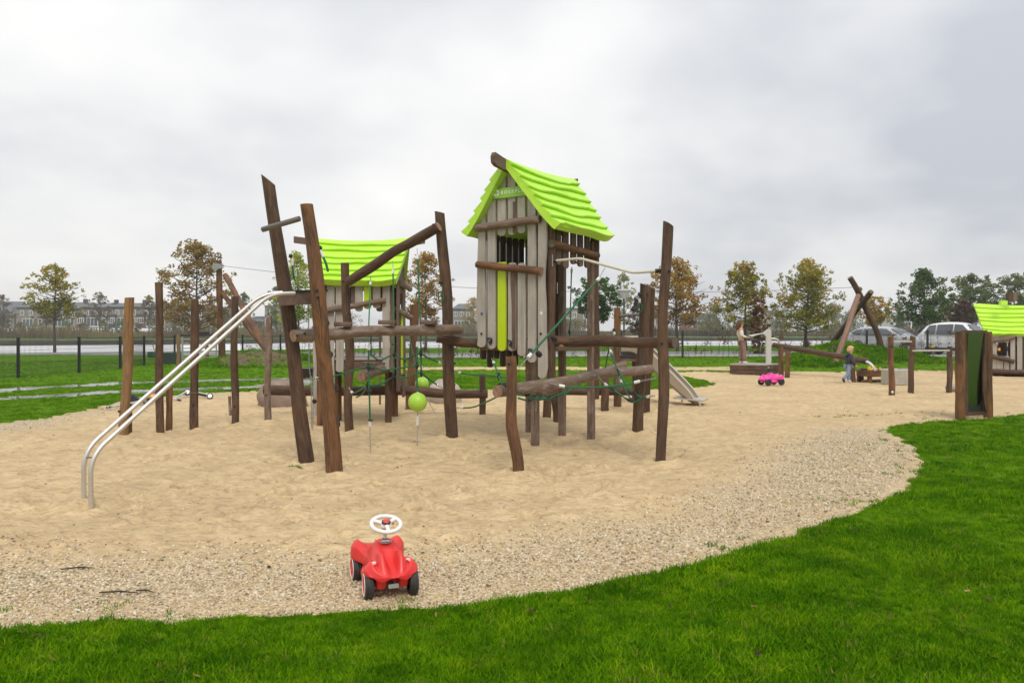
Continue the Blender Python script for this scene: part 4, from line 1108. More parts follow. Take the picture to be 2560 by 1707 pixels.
def shingle_roof(parent, fr, side, ridge, eave, v0r, v1r, v0e, v1e, n=7, sag=.035, lip=.045, thick=.075, seed=0, nl=22):
    """one roof slope of moulded overlapping courses; side = +1 / -1 along u; ridge = (u, z), eave = (u, z)"""
    rs = random.Random(seed)
    u0, z0 = ridge; u1, z1 = eave; L = math.hypot(u1 - u0, z1 - z0)
    du, dz = (u1 - u0) / L, (z1 - z0) / L; nu, nz = -dz * 1.0, du * 1.0
    if nz < 0: nu, nz = -nu, -nz
    def pt(s, t, off):
        # s along the slope 0..1, t along the ridge 0..1; the lower end kicks out a little
        fl = .030 * max(0, s - .72) ** 2 / .0784
        u = u0 + (u1 - u0) * s + nu * off + side * fl * .55; z = z0 + (z1 - z0) * s + nz * off + fl * .75
        va = v0r + (v0e - v0r) * s; vb = v1r + (v1e - v1r) * s
        z -= sag * 4 * t * (1 - t) * (1 - .55 * s)
        return fr.P(u, va + (vb - va) * t, z)
    panel = MB(); ts = [k / nl for k in range(nl + 1)]
    vs = []; ns = 8
    for off in (0.0, -thick):
        for i in range(ns + 1):
            for t in ts: vs.append(pt(.0 + .985 * i / ns, t, off))
    W = nl + 1; B = (ns + 1) * W; fs = []
    for i in range(ns):
        for k in range(nl):
            a = i * W + k; fs.append((a, a + 1, a + W + 1, a + W)); fs.append((B + a + W, B + a + W + 1, B + a + 1, B + a))
    for i in range(ns):
        for k in (0, nl): a = i * W + k; fs.append((a, a + W, B + a + W, B + a))
    for k in range(nl): fs.append((k, k + 1, B + k + 1, B + k)); a = ns * W + k; fs.append((a, a + 1, B + a + 1, B + a))
    panel.add(vs, fs, 0, False); pan = panel.build('roof_panel', [ROOF], parent)
    for c in range(n):
        s0, s1 = c / n - .012, (c + 1) / n
        if c == 0: s0 = 0
        a1, a2, a3 = [rs.uniform(0, 6.28) for _ in range(3)]
        nicks = [(rs.uniform(.1, .9), rs.choice((-1, 1)) * rs.uniform(.3, .8)) for _ in range(2)]
        def wav(t):
            return (math.sin(t * 7 + a1) * .10 + math.sin(t * 13 + a2) * .06 + math.sin(t * 4 + a3) * .08 + sum(k * .12 * math.exp(-((t - q) / .02) ** 2) for q, k in nicks)) / n
        last = c == n - 1
        rows = []
        for t in ts:
            e = s1 + wav(t) * (1.0 if not last else 1.6)
            rows.append([pt(s0, t, .003), pt(s0 + (e - s0) * .5, t, .003 + lip * .52), pt(e - .006, t, .003 + lip), pt(e + .001, t, lip * .86), pt(e - .003, t, -.004 if not last else -thick), pt(s0 + .02, t, -.006)])
        m = len(rows[0]); mb = MB(); vs = [p for r_ in rows for p in r_]; fs = []
        for k in range(nl):
            for j in range(m):
                j2_ = (j + 1) % m; q = (k * m + j, k * m + j2_, (k + 1) * m + j2_, (k + 1) * m + j)
                fs.append(q if side > 0 else q[::-1])
        fs.append(tuple(range(m))[::-1] if side > 0 else tuple(range(m))); fs.append(tuple(nl * m + j for j in range(m)) if side > 0 else tuple(nl * m + j for j in range(m))[::-1])
        mb.add(vs, fs, 0, False); mb.build('shingle_course', [ROOF], pan)
    return pan

# ---- the tower
tf = Frame(.354, 11.16, R(35)); hu, hv = .59, .64
tower = thing('play_tower', (tf.o.x, tf.o.y, 0), 'tall play tower with grey planks, lime green roof and lettered sign above its window', 'play tower')
zr, ze = 3.76, 2.80
fv = -hv - .02
def ft(px): return tf.su(px, fv)
def fz(py, px): return tf.z(py, ft(px), fv)
def gable(u): return zr - .10 - (zr - ze) / .76 * abs(u)          # underside of the roof over the front wall
spec = [(1194, 1215, 868, None, PLANK, .012, 0), (1220, 1240.5, 872, None, PLANK, 0, 0), (1245, 1266, 877, 655.5, LIME, 0, 0), (1271, 1290.5, 877, 656, PLANK, 0, .0),
        (1295, 1315, 890, 657, PLANK, 0, 0), (1320, 1341, 906, None, PLANK, 0, 0), (1346, 1366.5, 945, None, PLANK, 0, .014)]
for i, (a, b, yb, yt, m_, wl_, wr_) in enumerate(spec):
    ua, ub = ft(a + .6), ft(b - .6); zb = fz(yb, (a + b) / 2)
    zt = gable((ua + ub) / 2) if yt is None else fz(yt, (a + b) / 2)
    sl = 0 if yt else (zr - ze) / .76 * (-1 if (ua + ub) > 0 else 1)
    plank(tower, tf.P(0, fv, 0), tf.u, tf.n, ua, ub, zb, zt, .032, m_, True, yt is not None and m_ is not LIME, wl_, wr_, 50 + i, sl, label='lime green plank' if m_ is LIME else None)
    if yt is not None and True:
        # the board above the window opening
        y2 = (590, 587.5, 583.5)[i - 2]; z2 = fz(y2, (a + b) / 2)
        plank(tower, tf.P(0, fv, 0), tf.u, tf.n, ua, ub, z2, gable((ua + ub) / 2) - .02, .032, PLANK, True, False, 0, 0, 60 + i, (zr - ze) / .76 * (-1 if (ua + ub) > 0 else 1) * .9)
# dark split board shown on the fourth plank
ua, ub = ft(1281), ft(1290.5); plank(tower, tf.P(0, fv - .019, 0), tf.u, tf.n, ua, ub, fz(874, 1286), fz(662, 1286), .008, PLANK_BR, True, False, .012, 0, 71, name='split_facing')
ua, ub = ft(1284), ft(1290.5); plank(tower, tf.P(0, fv - .019, 0), tf.u, tf.n, ua, ub, fz(584, 1286), fz(505, 1286), .008, PLANK_BR, True, False, .014, 0, 72, name='split_facing')
# sign with lettering
ua, ub = -.335, .335
za = [fz(500.5, 1223), fz(491, 1313), fz(466, 1300), fz(474, 1237)]
sg = [(ft(1221), za[0]), (ft(1322), fz(489.5, 1322)), (ft(1312), fz(466, 1312)), (ft(1238), fz(474.5, 1238))]
mb = MB(); mb.poly([tf.P(u, fv - .034, z) for u, z in sg], tf.n, .022, 0); sign = mb.build('sign_board', [SIGNG], tower)
def lettering(text, P0, ax, up, n, h, parent, mat, name='lettering', track=1.0):
    cu = bpy.data.curves.new(name, 'FONT'); cu.body = text; cu.size = h / .69; cu.extrude = .0015; cu.space_character = track; cu.resolution_u = 3
    ob = bpy.data.objects.new(name + '_curve', cu); COL.objects.link(ob)
    dg_ = bpy.context.evaluated_depsgraph_get(); me = bpy.data.meshes.new_from_object(ob.evaluated_get(dg_)); bpy.data.objects.remove(ob)
    me.materials.clear(); me.materials.append(mat)
    o = bpy.data.objects.new(name, me); COL.objects.link(o); o.parent = parent
    m = Matrix((ax, up, n)).transposed().to_4x4(); m.translation = Vector(P0) - WL[parent.name]; o.matrix_local = m; WL[o.name] = Vector(P0)
    return o
sn = tf.n; pz = fv - .034 - .0125
su_ = (tf.P(ft(1322), pz, fz(489.5, 1322)) - tf.P(ft(1221), pz, za[0])).normalized(); sup = sn.cross(su_).normalized()
if sup.z < 0: sup = -sup
lettering('BOERPLAY', tf.P(ft(1257), pz, fz(487.5, 1257)), su_, sup, su_.cross(sup).normalized(), .048, sign, SIGNW, track=1.42)
lc = tf.P(ft(1246), pz - .0, fz(484.5, 1246)); lr = .047
mb = MB(); pts = [lc + su_ * (math.cos(k * math.pi / 14) * lr) + sup * (math.sin(k * math.pi / 14) * lr) for k in range(28)]; mb.poly(pts, sn, .003, 0); mb.build('emblem', [SIGNW], sign)
mb = MB()
for sx in (-1, 1):
    for (cx_, cy_, ra, rb_) in ((.45, .05, .36, .17),):
        c = lc + su_ * (sx * cx_ * lr) + sup * (cy_ * lr) + sn * .003
        mb.poly([c + su_ * (math.cos(a) * ra * lr) + sup * (math.sin(a) * rb_ * lr + sx * 0 + math.cos(a) * sx * -.14 * lr) for a in [k * math.pi / 6 for k in range(12)]], sn, .002, 0)
c = lc + sup * (-.52 * lr) + sn * .003; mb.poly([c + su_ * (x * lr) + sup * (y * lr) for x, y in ((-.1, -.3), (.1, -.3), (.12, .2), (.3, .55), (0, .3), (-.3, .55), (-.12, .2))], sn, .002, 0)
c = lc + sup * (.45 * lr) + sn * .003; mb.poly([c + su_ * (math.cos(a) * .18 * lr) + sup * (math.sin(a) * .14 * lr) for a in [k * math.pi / 5 for k in range(10)]], sn, .002, 0)
mb.build('emblem_mark', [SIGNG], sign)
# rails across the front
def frail(x0, y0, x1, y1, r, mats, seed, off=.055):
    pole('rail', tf.P(ft(x0), fv - off, fz(y0, x0)), tf.P(ft(x1), fv - off, fz(y1, x1)), r, r * .97, seed, mats, tower, seg=8, wob=.006)
frail(1196, 571, 1356, 549, .050, [W_GREY, END_DARK], 81); frail(1199, 662, 1360, 678.5, .050, [W_WARM, END_PALE], 82)
# corner logs and side wall
eN = zr - (zr - ze) * (hu / .80) - .07
q = tf.P(hu + .01, -hv + .055, 0); half_log(tower, Vector((q.x, q.y, .87)), Vector((q.x, q.y, eN + .0)), .052, W_DARK, 83)
ub_ = tf.sv(1487, hu)
q = tf.P(hu, ub_, 0); half_log(tower, Vector((q.x, q.y, CAMH - (997 - HZ) / F * q.y)), Vector((q.x, q.y, eN + .0)), .064, W_DARK, 84)
for i, (a, b, yb) in enumerate(((1388, 1402, 662), (1405, 1421, 672), (1426, 1440, 661), (1443.5, 1457, 667), (1461, 1474, 670))):
    va, vb = tf.sv(a, hu), tf.sv(b, hu); zb = tf.z(yb, hu, (va + vb) / 2)
    plank(tower, tf.P(hu, 0, 0), tf.v, tf.u, va + .012, vb - .012, zb, eN, .030, PLANK_BR, True, False, 0, 0, 90 + i)
pole('rail', tf.P(hu + .055, tf.sv(1379, hu + .055), tf.z(610, hu, -.6)), tf.P(hu + .055, tf.sv(1494, hu + .055), tf.z(641, hu, tf.sv(1494, hu))), .052, .046, 96, [W_WARM, END_DARK], tower, seg=8, wob=.006)
# inner frame: square posts, deck, back and far side walls
def sq_post(par, px, py, d, z1, w=.09, mat=None, seed=0):
    q = V(px, py, d); g = sz(q.x, q.y); mb = MB(); mb.box((q.x, q.y, (g - .3 + z1) / 2), (w, w, z1 - g + .3), Matrix.Rotation(-R(35), 3, 'Z'), 0, 2, .008); return mb.build('post', [mat or W_GREY], par)
sq_post(tower, 1338, 1093, 10.72, 2.75); sq_post(tower, 1478, 1104, 11.25, 2.75)
q = tf.P(-.47, .50, 0); sq_post(tower, CX + F * q.x / q.y, 1080, q.y, 2.75); q = tf.P(.10, .50, 0); sq_post(tower, CX + F * q.x / q.y, 1060, q.y, 2.75)
zd_ = 1.40
mb = MB(); mb.poly([tf.P(u, v, zd_ - .012) for u, v in ((-.55, -.60), (.57, -.60), (.57, .60), (-.55, .60))], (0, 0, 1), .024, 0); mb.build('deck', [BLACK], tower)
for (ua, va, ub2, vb) in ((.56, -.58, .56, .58), (-.54, -.58, -.54, .58), (-.52, .58, .54, .58), (-.52, -.585, .54, -.585)):
    mb = MB(); mb.bar(tf.P(ua, va, zd_ - .10), tf.P(ub2, vb, zd_ - .10), .04, .14, 0, bev=.004); mb.build('deck_beam', [PLANK_BR], tower)
for i, u in enumerate((-.56, -.445, -.33, -.21)):
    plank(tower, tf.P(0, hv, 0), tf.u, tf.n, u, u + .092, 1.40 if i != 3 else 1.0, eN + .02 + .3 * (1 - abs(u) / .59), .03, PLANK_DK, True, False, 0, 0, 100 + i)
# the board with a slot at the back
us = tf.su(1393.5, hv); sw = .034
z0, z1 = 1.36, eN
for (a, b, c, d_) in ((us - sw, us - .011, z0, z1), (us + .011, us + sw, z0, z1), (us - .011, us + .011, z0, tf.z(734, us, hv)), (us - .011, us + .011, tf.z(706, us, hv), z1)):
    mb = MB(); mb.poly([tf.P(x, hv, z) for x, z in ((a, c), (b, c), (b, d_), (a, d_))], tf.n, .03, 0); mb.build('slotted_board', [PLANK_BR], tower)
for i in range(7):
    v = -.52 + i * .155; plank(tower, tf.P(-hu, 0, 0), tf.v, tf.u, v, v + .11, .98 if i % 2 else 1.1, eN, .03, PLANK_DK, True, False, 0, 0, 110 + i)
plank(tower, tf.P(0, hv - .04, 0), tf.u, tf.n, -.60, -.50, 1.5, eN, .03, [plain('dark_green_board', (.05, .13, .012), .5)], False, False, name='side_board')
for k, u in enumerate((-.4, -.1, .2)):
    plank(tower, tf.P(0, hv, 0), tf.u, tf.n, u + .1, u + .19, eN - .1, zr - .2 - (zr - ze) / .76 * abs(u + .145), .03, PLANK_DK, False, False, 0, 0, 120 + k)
# roof
shingle_roof(tower, tf, 1, (0.012, zr), (.80, ze), -.80, .98, -.78, .66, seed=5)
shingle_roof(tower, tf, -1, (-0.012, zr), (-.70, ze), -.80, .98, -.76, .80, seed=6)
mb = MB(); o_ = [(-1.06, zr - .02), (-1.05, zr - .10), (-.99, zr - .135), (-.80, zr - .16), (-.3, zr - .22), (.5, zr - .22), (.95, zr - .15), (1.07, zr - .12), (1.07, zr + .02), (.95, zr - .01), (.6, zr - .12), (-.3, zr - .13), (-.6, zr - .075), (-.82, zr - .01), (-1.03, zr + .035)]
mb.poly([tf.P(0, v, z) for v, z in o_], tf.u, .06, 0, [(z, 0, v) for v, z in o_]); mb.build('ridge_beam', [PLANK_BR], tower)
# holds, badges and bolts on the planks
for px, py, s in ((1229, 851, 1), (1279, 857, .9), (1330, 879, 1.05)):
    q = tf.P(ft(px), fv - .03, fz(py, px)); mb = MB(); mb.sphere(q, .034 * s, 12, 8, 0, (1.0, .8, 1.15)); mb.sphere(q + tf.u * (-.022) + Vector((0, -.006, .024)), .020 * s, 10, 7, 0); mb.sphere(q + tf.u * .006 - tf.v * -.0 + Vector((0, 0, -.035)), .022 * s, 10, 7, 0)
    h_ = mb.build('climbing_hold', [BLACK], tower)
    mb = MB(); mb.tube([q + tf.n * .024, q + tf.n * .030], .010, 10, 0); mb.build('screw', [GALV], h_)
for px, py, m_ in ((1206.5, 784.5, BLUE), (1355, 783, WHITEB)):
    q = tf.P(ft(px), fv - .016, fz(py, px)); mb = MB(); mb.tube([q, q + tf.n * .005], .021, 18, 0); mb.build('badge', [m_], tower)
for px, py in ((1206, 834, ), (1354, 834)): bolt(tower, tf.P(ft(px), fv - .022, fz(py, px)), .018, tf.n)
bolt(tower, tf.P(hu + .06, -hv + .06, zd_ - .02), .020, (.3, -1, 0))
q = tf.P(hu, ub_, 0); bolt(tower, Vector((q.x - .02, q.y - .068, 1.36)), .02); bolt(tower, Vector((q.x - .05, q.y - .06, 1.18)), .018); bolt(tower, tf.P(hu + .03, tf.sv(1436, hu), tf.z(657, hu, 0)), .016, tf.u)
# beam, side post and steel handrail running right
q6 = G0(1650, 1156); pole('post', sunk(q6), V(1671, 560, 9.12), .062, .056, 131, [W_DARK, END_DARK], tower, seg=12, via=[(.62, (-.04, 0, 0)), (.3, (.01, 0, 0))], tilt1=(-.55, 0, 0), lump=.05)
pole('beam', V(1386, 852, 10.38), V(1688, 857, 9.24), .072, .066, 132, [W_DARK, END_DARK], tower, seg=12, via=[(.2, (0, 0, -.015)), (.5, (0, 0, .012))], lump=.05)
for px, py, d in ((1498, 853, 9.83), (1654, 858, 9.05), (1674, 677, 9.05)): bolt(tower, V(px, py, d), .018)
mb = MB(); mb.sphere(V(1405, 865, 10.24), .030, 10, 6, 0, (1.3, .35, .7)); mb.build('knot', [W_TAN], tower)
mb = MB(); mb.tube(bend_pipe([V(1388, 652, 10.3), V(1450, 646, 10.05), V(1582, 682, 9.5), V(1650, 677, 9.2)], .07, 5), .0165, 12, 0); mb.build('handrail', [CREAM], tower)
for px, py, d in ((1388, 652, 10.3), (1645, 677.5, 9.2)):
    mb = MB(); q = V(px, py, d); mb.tube([q - Vector((.03, 0, 0)), q + Vector((.03, 0, 0))], .026, 12, 0); mb.build('handrail_socket', [BLACK], tower)
mb = MB(); mb.box(V(1381, 652, 10.28), (.012, .05, .15), None, 0, 2, .004); mb.build('bracket', [GALV], tower)
dr = thing('diagonal_rope', V(1400, 800, 9.2), 'thick green rope with two black discs slanting from the cream handrail to the stump post', 'rope')
rope(dr, [V(1513, 668, 9.72), V(1503, 690, 9.66), V(1296, 920, 8.42)], .18, .19, .0125, False)
for px, py, d in ((1385, 847, 8.92), (1347, 885, 8.72)):
    q = V(px, py, d); ax = (V(1503, 690, 9.66) - V(1296, 920, 8.42)).normalized(); mb = MB(); mb.tube([q - ax * .016, q - ax * .010, q + ax * .010, q + ax * .016], [.030, .040, .040, .030], 14, 0); mb.build('stop_disc', [BLACK], dr)
ir = thing('hanging_rope', V(1427, 760, 11.3), 'thin green rope hanging upright in the open side of the tower', 'rope')
rope(ir, [V(1429.5, 668, 11.35), V(1428, 700, 11.35), V(1426, 780, 11.35), V(1424, 842, 11.35)], .02, 0, .009)
mb = MB(); mb.sphere(V(1423.5, 829, 11.33), .026, 9, 6, 0, (.7, .7, 1.4)); mb.build('knot', [BLACK], ir)

# ---- the play house at the left rear
hf = Frame(-2.52, 13.40, R(-2))
house = thing('play_house', (hf.o.x, hf.o.y, 0), 'lower play house with a lime green shingle roof behind the leaning posts', 'play house')
HR, HE = 3.06, 2.25
hfv = -.66
def h_u(px): return hf.su(px, hfv)
def h_z(py, px): return hf.z(py, h_u(px), hfv)
for i, (a, b, yb, yt, m_) in enumerate(((783, 800, 1040, 716, PLANK), (817, 836, 1005, 714, PLANK), (840, 859, 930, 714, PLANK), (878, 890, 779, 714, PLANK), (888, 907, 779, 714, PLANK), (910, 928, 773, 714, LIME), (932, 952, 771, 714, PLANK), (956.5, 974, 926, 714, PLANK))):
    z0, z1 = h_z(yb, (a + b) / 2), HE + .11
    if i == 3: continue
    plank(house, hf.P(0, hfv, 0), hf.u, hf.n, h_u(a), h_u(b), z0, z1, .03, m_, True, False, .003, .003, 140 + i, label='lime green plank' if m_ is LIME else None)
plank(house, hf.P(0, hfv + .03, 0), hf.u, hf.n, h_u(975), h_u(983), h_z(930, 980), HE, .06, PLANK_BR, False, False, 0, 0, 150)
plank(house, hf.P(0, hfv + .05, 0), hf.u, hf.n, h_u(876), h_u(888), h_z(760, 880), HE, .03, PLANK_BR, False, False, 0, 0, 151)
for a, b, yb in ((862, 872, 779), (940, 956, 779)): plank(house, hf.P(0, hfv + .05, 0), hf.u, hf.n, h_u(a), h_u(b), h_z(yb, a), HE, .03, PLANK_BR, True, False, 0, 0, 152)
pole('rail', hf.P(h_u(806), hfv - .05, h_z(778, 806)), hf.P(h_u(965), hfv - .05, h_z(751, 965)), .046, .046, 153, [W_GREY, END_DARK], house, seg=8, wob=.004)
mb = MB(); mb.poly([hf.P(u, v, h_z(896, 900) - .012) for u, v in ((-.58, -.64), (.62, -.64), (.62, .62), (-.58, .62))], (0, 0, 1), .024, 0); mb.build('deck', [PLANK], house)
for a, b in (((-.56, -.6), (.60, -.6)), ((-.56, .6), (.60, .6)), ((.60, -.6), (.60, .6)), ((-.56, -.6), (-.56, .6))):
    mb = MB(); mb.bar(hf.P(*a, h_z(896, 900) - .11), hf.P(*b, h_z(896, 900) - .11), .04, .15, 0); mb.build('deck_beam', [PLANK_BR], house)
for px, py in ((801, 1064), (846, 1049)):
    q = G(px, py); sq_post(house, px, py, q.y, 2.2, .085, W_WARM)
q = G(866, 1050); mb = MB(); mb.bar(V(866, 1022, 13.2), V(866, 900, 13.2), .07, .06, 0); mb.build('post', [W_DARK], house)
q = hf.P(.50, .5, 0); sq_post(house, CX + F * q.x / q.y, 1000, q.y, 2.2, .085, W_WARM); q = hf.P(.5, -.45, 0); sq_post(house, CX + F * q.x / q.y, 1000, q.y, 1.0, .085, W_DARK)
# gable wall at the right end with a narrow window
hu2 = .66
for i in range(7):
    v = -.60 + i * .175; zt = HR - .12 - (HR - HE) / .80 * abs(v + .08)
    if i in (2, 3): 
        plank(house, hf.P(hu2, 0, 0), hf.v, hf.u, v, v + .15, .62 + .05 * (i % 2), 1.78, .03, PLANK_BR, True, False, 0, 0, 160 + i)
        plank(house, hf.P(hu2, 0, 0), hf.v, hf.u, v, v + .15, 2.12, zt, .03, PLANK_BR, False, False, 0, 0, 170 + i)
    else: plank(house, hf.P(hu2, 0, 0), hf.v, hf.u, v, v + .15, .50 if i < 5 else .35, zt, .03, PLANK_BR, True, False, 0, 0, 160 + i)
plank(house, hf.P(hu2 + .045, 0, 0), hf.v, hf.u, -.34, -.26, h_z(938, 995) + .0, h_z(771, 995), .03, LIME, True, False, name='plank', label='lime green plank')
pole('rail', hf.P(hu2 + .05, -.40, 2.27), hf.P(hu2 + .10, .50, 2.22), .052, .05, 181, [W_GREY, END_DARK], house, seg=6)
pole('rail', V(986, 772, 12.9), V(1028, 794, 13.3), .045, .045, 182, [W_GREY, END_DARK], house, seg=6)
for i in range(7):
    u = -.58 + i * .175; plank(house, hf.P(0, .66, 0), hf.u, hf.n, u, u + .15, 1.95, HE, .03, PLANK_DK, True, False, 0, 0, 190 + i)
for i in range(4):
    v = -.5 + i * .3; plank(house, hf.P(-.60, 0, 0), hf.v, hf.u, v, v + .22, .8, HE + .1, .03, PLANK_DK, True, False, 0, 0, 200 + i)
ro1 = shingle_roof(house, Frame(hf.o.x, hf.o.y, R(-2) - R(90)), -1, (-.0, HR), (-.80, HE), -.82, .90, -.66, .62, seed=8, sag=.06)
ro2 = shingle_roof(house, Frame(hf.o.x, hf.o.y, R(-2) - R(90)), 1, (.0, HR), (.80, HE), -.82, .90, -.66, .62, seed=9, sag=.06)
mb = MB(); o_ = [(-1.12, HR - .10), (-.9, HR - .13), (-.4, HR - .22), (.4, HR - .22), (.9, HR - .13), (1.06, HR - .10), (1.06, HR + .0), (.86, HR - .01), (.4, HR - .12), (-.4, HR - .13), (-.9, HR - .02), (-1.12, HR + .01)]
mb.poly([hf.P(u, 0, z) for u, z in o_], hf.v, .06, 0, [(z, 0, u) for u, z in o_]); mb.build('ridge_beam', [PLANK_BR], house)
pole('log_step', V(902, 941, 12.2), V(992, 912, 13.2), .080, .075, 211, [W_GREY, END_PALE], house, seg=6, lump=.04)
mb = MB(); q = V(923, 912, 12.4); mb.tube([q, q + Vector((0, 0, .01)), q + Vector((0, 0, .045))], [.10, .115, .115], 18, 0); mb.build('step_disc', [W_GREY], house)
mb = MB(); mb.bar(V(950, 1010, 14.5), V(950, 830, 14.0), .04, .05, 0); mb.build('play_panel', [CREAM], house)
for px, py, d in ((818, 952, 12.55), (843, 977, 12.6), (960, 909, 12.66), (1012, 903, 13), (1010, 938, 12.9), (1001, 980, 12.9)): bolt(house, V(px, py, d), .02)
rope(house, [V(1005, 775, 13.0), V(1018, 770, 13.2), V(1032, 800, 13.6)], 0, 0, .009)

# ---- the hut at the right edge
kf = Frame(17.0, 26.6, R(30))
hut = thing('play_hut', (kf.o.x, kf.o.y, 0), 'small play hut with a lime green shingle roof at the right edge behind the mirror', 'play hut')
KR, KE = 2.42, 1.36
q_ = kf.P(0, 0, 0)
kv = -.95
def k_u(px): return kf.su(px, kv)
def k_z(py, px): return kf.z(py, k_u(px), kv)
for i, (a, b, yb, yt) in enumerate(((2480, 2492, 929, 836), (2493, 2508, 929, 890), (2493, 2508, 856, 836), (2510, 2523, 929, 890), (2510, 2523, 856, 836), (2526, 2538, 929, 836), (2543, 2556, 929, 836), (2560, 2575, 929, 836), (2578, 2594, 929, 836), (2470, 2478, 929, 836))):
    plank(hut, kf.P(0, kv, 0), kf.u, kf.n, k_u(a), k_u(b), k_z(yb, a), k_z(yt, a), .04, PLANK, False, False, 0, 0, 220 + i)
for (x0, y0, x1, y1, s) in ((2478, 852, 2536, 843, 231), (2478, 890, 2536, 904, 232), (2478, 927, 2600, 932, 233)):
    pole('rail', kf.P(k_u(x0), kv - .07, k_z(y0, x0)), kf.P(k_u(x1), kv - .07, k_z(y1, x1)), .075, .07, s, [W_GREY if s == 231 else W_DARK, END_DARK], hut, seg=6)
for i in range(7):
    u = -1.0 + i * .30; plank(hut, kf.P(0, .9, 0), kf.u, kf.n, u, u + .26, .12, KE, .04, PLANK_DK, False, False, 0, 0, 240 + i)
mb = MB(); mb.box(kf.P(.3, 0, .12), (2.6, 1.9, .1), Matrix.Rotation(R(-30), 3, 'Z'), 0); mb.build('deck', [PLANK_BR], hut)
for u, v in ((-.95, -.85), (1.2, -.85), (-.95, .85), (1.2, .85), (.2, -.85)):
    q = kf.P(u, v, 0); mb = MB(); mb.box((q.x, q.y, .62), (.1, .1, 1.5), None, 0); mb.build('post', [W_GREY], hut)
kr = Frame(kf.o.x, kf.o.y, R(30) - R(90))
shingle_roof(hut, kr, -1, (0, KR), (-1.02, KE), -2.2, 1.44, -2.0, 1.11, seed=18, sag=.10, lip=.055); shingle_roof(hut, kr, 1, (0, KR), (1.02, KE), -2.2, 1.30, -2.0, 1.0, seed=19, sag=.10, lip=.055)
mb = MB(); mb.bar(V(2524, 755, 26.6), V(2524, 732, 26.6), .16, .16, 0); mb.bar(V(2532, 752, 26.9), V(2537, 733, 26.9), .13, .13, 1); mb.build('chimney_stub', [W_DARK, W_ROSE], hut)
mb = MB(); mb.box(V(2508, 757, 26.3), (.22, .12, .14), None, 0); mb.build('ridge_cap', [ROOF], hut)
mb = MB(); mb.box(V(2498, 873, 25.6), (.05, .05, .09), None, 0); mb.build('window_toy', [ORANGE], hut)
